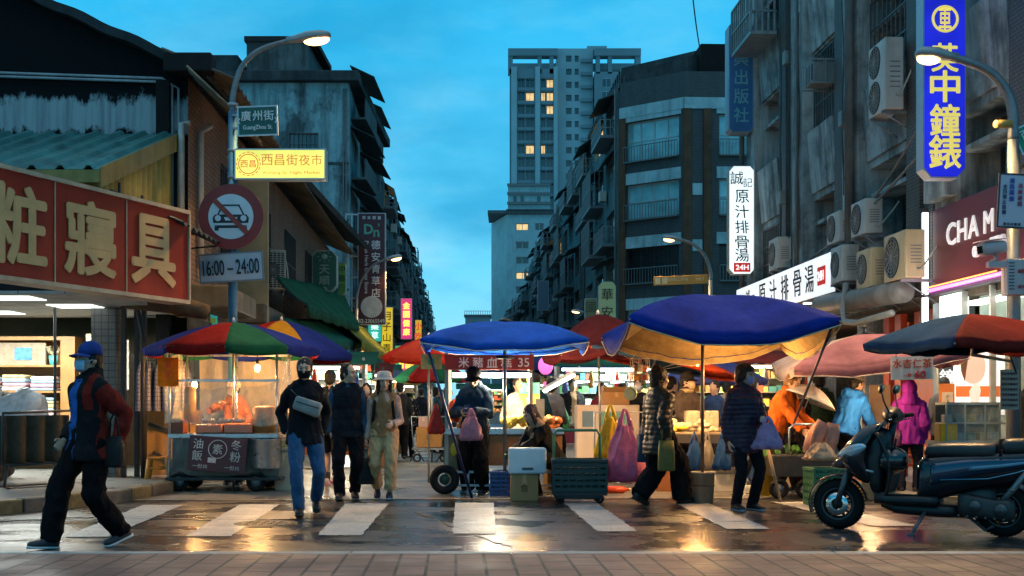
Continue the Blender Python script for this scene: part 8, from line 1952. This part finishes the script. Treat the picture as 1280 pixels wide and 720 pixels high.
g=MB(); g.tube([(.22,-.12,.20),(.05,-.15,.19),(-.05,-.16,.23),(-.36,-.17,.30)],[.02,.03,.06,.06],12); g.build('exhaust',mat((.06,.06,.06),.4,.6),sx)
g=MB(); g.ell((-.02,.085,.24),(.03,.03,.075),10,8); g.build('brake_caliper',mat((.45,.42,.36),.4,.5),sx)
g=MB(); g.tube([(.60,.11,.20),(.66,.20,.08),(.69,.24,.015)],.014,8); g.box((.70,.25,.012),(.06,.035,.018)); g.build('kickstand',mat((.12,.13,.15),.4,.6),sx)
g=MB()
for s in (-1,1): g.tube([(.28,s*.10,.18),(.12,s*.13,.06),(.06,s*.14,.10)],.014,8)
g.tube([(.2,-.11,.13),(.2,.11,.13)],.012,6); g.build('centre_stand',BLK(.015),sx)
g=MB(); g.tube([(1.02,.13,.72),(1.12,.12,.62),(1.2,.10,.52),(wbx-.02,.09,.36)],.007,6); g.build('brake_hose',RUB,sx)
# ---------------------------------------------------------------- extra clutter deep in the lane
rnd=random.Random(77)
LC=[((.62,.05,.10),'茶',(1,.8,.2)),((.05,.40,.12),'鮮果',(.9,1,.9)),((.70,.42,.03),'小吃',(.5,.05,.02)),((.05,.16,.5),'藥局',(.9,.95,1)),((.65,.62,.55),'滷味',(.5,.03,.02)),((.55,.10,.35),'服飾',(1,.9,.9)),((.03,.35,.42),'冰',(.95,1,1))]
NM=['red lit tea sign','green lit fruit sign','amber lit snack sign','blue lit pharmacy sign','white lit braised food sign','magenta lit clothes sign','turquoise lit ice sign']
for k,(px,y0,y1,w_,d) in enumerate(((452,428,452,12,38),(494,432,456,9,52),(519,400,428,8,75),(716,436,462,11,48),(704,420,440,9,62),(528,425,446,7,90),(692,428,446,7,80))):
    cl,tx,tc=LC[k]; vsign(NM[k]+' projecting over the lane '+['behind the vest man','left of the pink neon sign','high on the far left row','left of the maroon parasol','far right above the stalls','deep on the left row','deep on the right row'][k],px,px+w_,y0,y1,d,.2,lightface(cl,.9),tx,emis(tc,1.1),ALU,off=.03)
for k,(a,s,w,h,cl) in enumerate(((-3.0,28,2.2,.5,(.03,.14,.08)),(-3.1,35,2.4,.5,(.35,.06,.03)),(-3.2,45,2.6,.5,(.04,.1,.25)),(5.0,30,2.6,.5,(.03,.12,.10)),(4.9,38,2.6,.5,(.30,.22,.05)),(4.9,52,3.,.5,(.25,.04,.04)))):
    tarp(['sagging green tarpaulin over the second left stall','faded red tarpaulin over the left stalls farther on','blue tarpaulin over the distant left stalls','dark green tarpaulin over the right lane stalls','mustard tarpaulin over the right lane stalls','dull red tarpaulin far along the right stalls'][k],S(a-w*.5,s-1.2,2.55),S(a-w*.5,s+1.6,2.6),S(a+w*.5,s+1.6,2.35),S(a+w*.5,s-1.2,2.25),cl)
CL=[(.012,.012,.015),(.03,.035,.05),(.10,.03,.03),(.05,.07,.09),(.20,.17,.12),(.02,.05,.04)]
for k in range(14):
    b=thing('shopping_bag',f"{['white','red','green','blue','orange','black','pink'][k%7]} carrier bag hung on the {['front left post','front right post'][k%2]} of a lane stall {['close by','midway','far off'][min(2,k//5)]}",'bag',(0,0,0)); 
    a,s=[(-2.0,24.2),(-3.2,24.2),(2.2,25.2),(4.6,25.2),(4.6,23.2),(6.4,23.2),(-1.9,30.6),(2.8,33.6),(5.0,33.6),(-1.8,38.6),(2.8,45.6),(5.1,45.6),(-1.7,49.6),(.3,61.6)][k]
    b.location=S(a,s-.45,1.25); m=cloth([(.5,.5,.5),(.5,.04,.03),(.05,.25,.08),(.03,.1,.35),(.55,.2,.03),(.02,.02,.02),(.55,.2,.3)][k%7],.4,bump=.6,trans=.3); g=MB(); g.loft([(-.55,0,0,.12,.07),(-.5,0,0,.16,.10),(-.3,0,0,.14,.09),(-.12,0,0,.06,.04),(0,0,0,.02,.02)],14,0,None,'z',.8); g.build('bag',m,b)

BX=[('tan carton stacked beside the right post of the middle stall',697,17.2,(.36,.3,.3),(.40,.24,.11)),('second tan carton behind the dark crate',712,17.0,(.34,.3,.42),(.34,.2,.09)),('red-brown carton under the bun table at left',838,16.7,(.36,.3,.3),(.30,.13,.06)),('white foam box under the bun table at right',905,16.6,(.38,.3,.26),(.55,.58,.58)),('cream carton behind the vegetable cart',985,17.0,(.36,.3,.5),(.5,.42,.3)),('brown carton at the foot of the first left lane stall',470,23.,(.45,.35,.35),(.36,.21,.1)),('blue foam box near the first left lane stall',452,22.6,(.4,.3,.3),(.08,.25,.4)),('carton in front of the second left lane stall',490,29.5,(.5,.4,.4),(.4,.24,.11)),('carton under the red-roofed right stall',792,22.6,(.5,.4,.45),(.38,.22,.1)),('white foam box in front of the bright wide stall',705,24.,(.5,.4,.35),(.55,.58,.6)),('short carton left of the rice cart wheel',352,17.9,(.34,.3,.35),(.38,.22,.1)),('carton behind the scooter front wheel',1085,15.2,(.34,.3,.3),(.36,.22,.11))]
for k,(lb_,px,dd,sz,cl) in enumerate(BX): carton(lb_,Vector((W(px,500,dd).x,dd,.006)),sz,cl,rnd.uniform(-.3,.3),flap=k%3==0)
for k,(lb_,px,dd,cl) in enumerate((('blue plastic crate under the middle stall counter',640,16.0,(.02,.08,.25)),('red plastic crate beside the bun table leg',823,17.2,(.4,.04,.03)),('green plastic crate by the far left stalls',480,25.,(.02,.2,.08)),('yellow plastic crate near the lane middle',700,26.,(.5,.35,.03)))): crate(lb_,Vector((W(px,500,dd).x,dd,.006)),(.5,.36,.28),cl,rnd.uniform(-.2,.2))
for k,(lb_,px,py,dd,cl) in enumerate((('green cloth bag hung from the red header of the middle stall',668,505,16.0,(.03,.2,.08)),('white plastic bag hung beside the pink one',806,520,15.3,(.5,.5,.5)),('red plastic bag hung at the left post of the middle stall',545,505,16.1,(.5,.04,.03)))): plastic_bag(lb_,W(px,py,dd),.24,.4,.18,cl,seed=20+k)
# ---------------------------------------------------------------- camera, sky, lamps
cam=bpy.data.cameras.new('camera'); co=bpy.data.objects.new('camera',cam); COL.objects.link(co); co.location=(0,0,CH); co.rotation_euler=(PI/2,0,0)
cam.sensor_width=36; cam.lens=F/1280*36; cam.shift_y=(HY-360)/1280; cam.clip_end=2000; cam.clip_start=.1; scene.camera=co
w=bpy.data.worlds.new('World'); scene.world=w; w.use_nodes=True; t=w.node_tree; bg=t.nodes['Background']
tc=t.nodes.new('ShaderNodeTexCoord'); sep=t.nodes.new('ShaderNodeSeparateXYZ'); t.links.new(tc.outputs['Generated'],sep.inputs[0])
c=t.nodes.new('ShaderNodeValToRGB'); t.links.new(sep.outputs[2],c.inputs[0]); e=c.color_ramp.elements
for q,(p,cc) in zip([e[0],e[1],e.new(.2),e.new(.5),e.new(.6)],[(0.,(.34,.76,.92)),(1.,(.004,.15,.30)),(.12,(.13,.62,.90)),(.33,(.010,.43,.80)),(.55,(.006,.25,.47))]): q.position=p; q.color=(*cc,1)
mp=t.nodes.new('ShaderNodeMapping'); mp.inputs['Scale'].default_value=(1,1,2.6); t.links.new(tc.outputs['Generated'],mp.inputs[0])
n1=noise_(t,mp.outputs[0],5.5,8,.55); f=ramp(t,n1,(.44,0.),(.60,.8)); mx=mixc(t,f,c.outputs[0],mixc(t,ramp(t,sep.outputs[2],(.02,1.),(.36,0.)),(.035,.47,.80),(.36,.74,.90)))
f2=ramp(t,noise_(t,mp.outputs[0],3.4,6,.55),(.48,0.),(.68,.75)); mx=mixc(t,f2,mx,(.012,.33,.62))
sky=t.nodes.new('ShaderNodeTexSky'); sky.sky_type='NISHITA'; sky.sun_disc=False; sky.sun_elevation=R(1); sky.sun_rotation=R(200)
ad=mixc(t,1.,mx,mixc(t,1.,sky.outputs[0],(.006,.010,.014),'MULTIPLY'),'ADD')
gl=N(t,'ShaderNodeMapRange'); t.links.new(sep.outputs[1],gl.inputs[0]); gl.inputs[1].default_value=-.3; gl.inputs[2].default_value=.6; gl.inputs[3].default_value=.8; gl.inputs[4].default_value=1.
ad=mixc(t,gl.outputs[0],mixc(t,1.,ad,(.0,.0,.0),'MULTIPLY'),ad)
t.links.new(ad,bg.inputs[0]); bg.inputs[1].default_value=SKY_ST
sl=bpy.data.lights.new('sun','SUN'); sl.energy=.12; sl.angle=R(25); sl.color=(.7,.9,1.); so=bpy.data.objects.new('sun',sl); COL.objects.link(so); so.rotation_euler=(R(40),R(10),0)
scene.view_settings.view_transform='Standard'; scene.view_settings.look='None'; scene.view_settings.exposure=EXPO; scene.view_settings.gamma=1
cy=scene.cycles; cy.use_denoising=True; cy.max_bounces=6; cy.diffuse_bounces=3; cy.glossy_bounces=3; cy.transparent_max_bounces=12; cy.transmission_bounces=4; cy.sample_clamp_indirect=4; cy.sample_clamp_direct=0; cy.caustics_reflective=False; cy.caustics_refractive=False
cy.use_light_tree=True
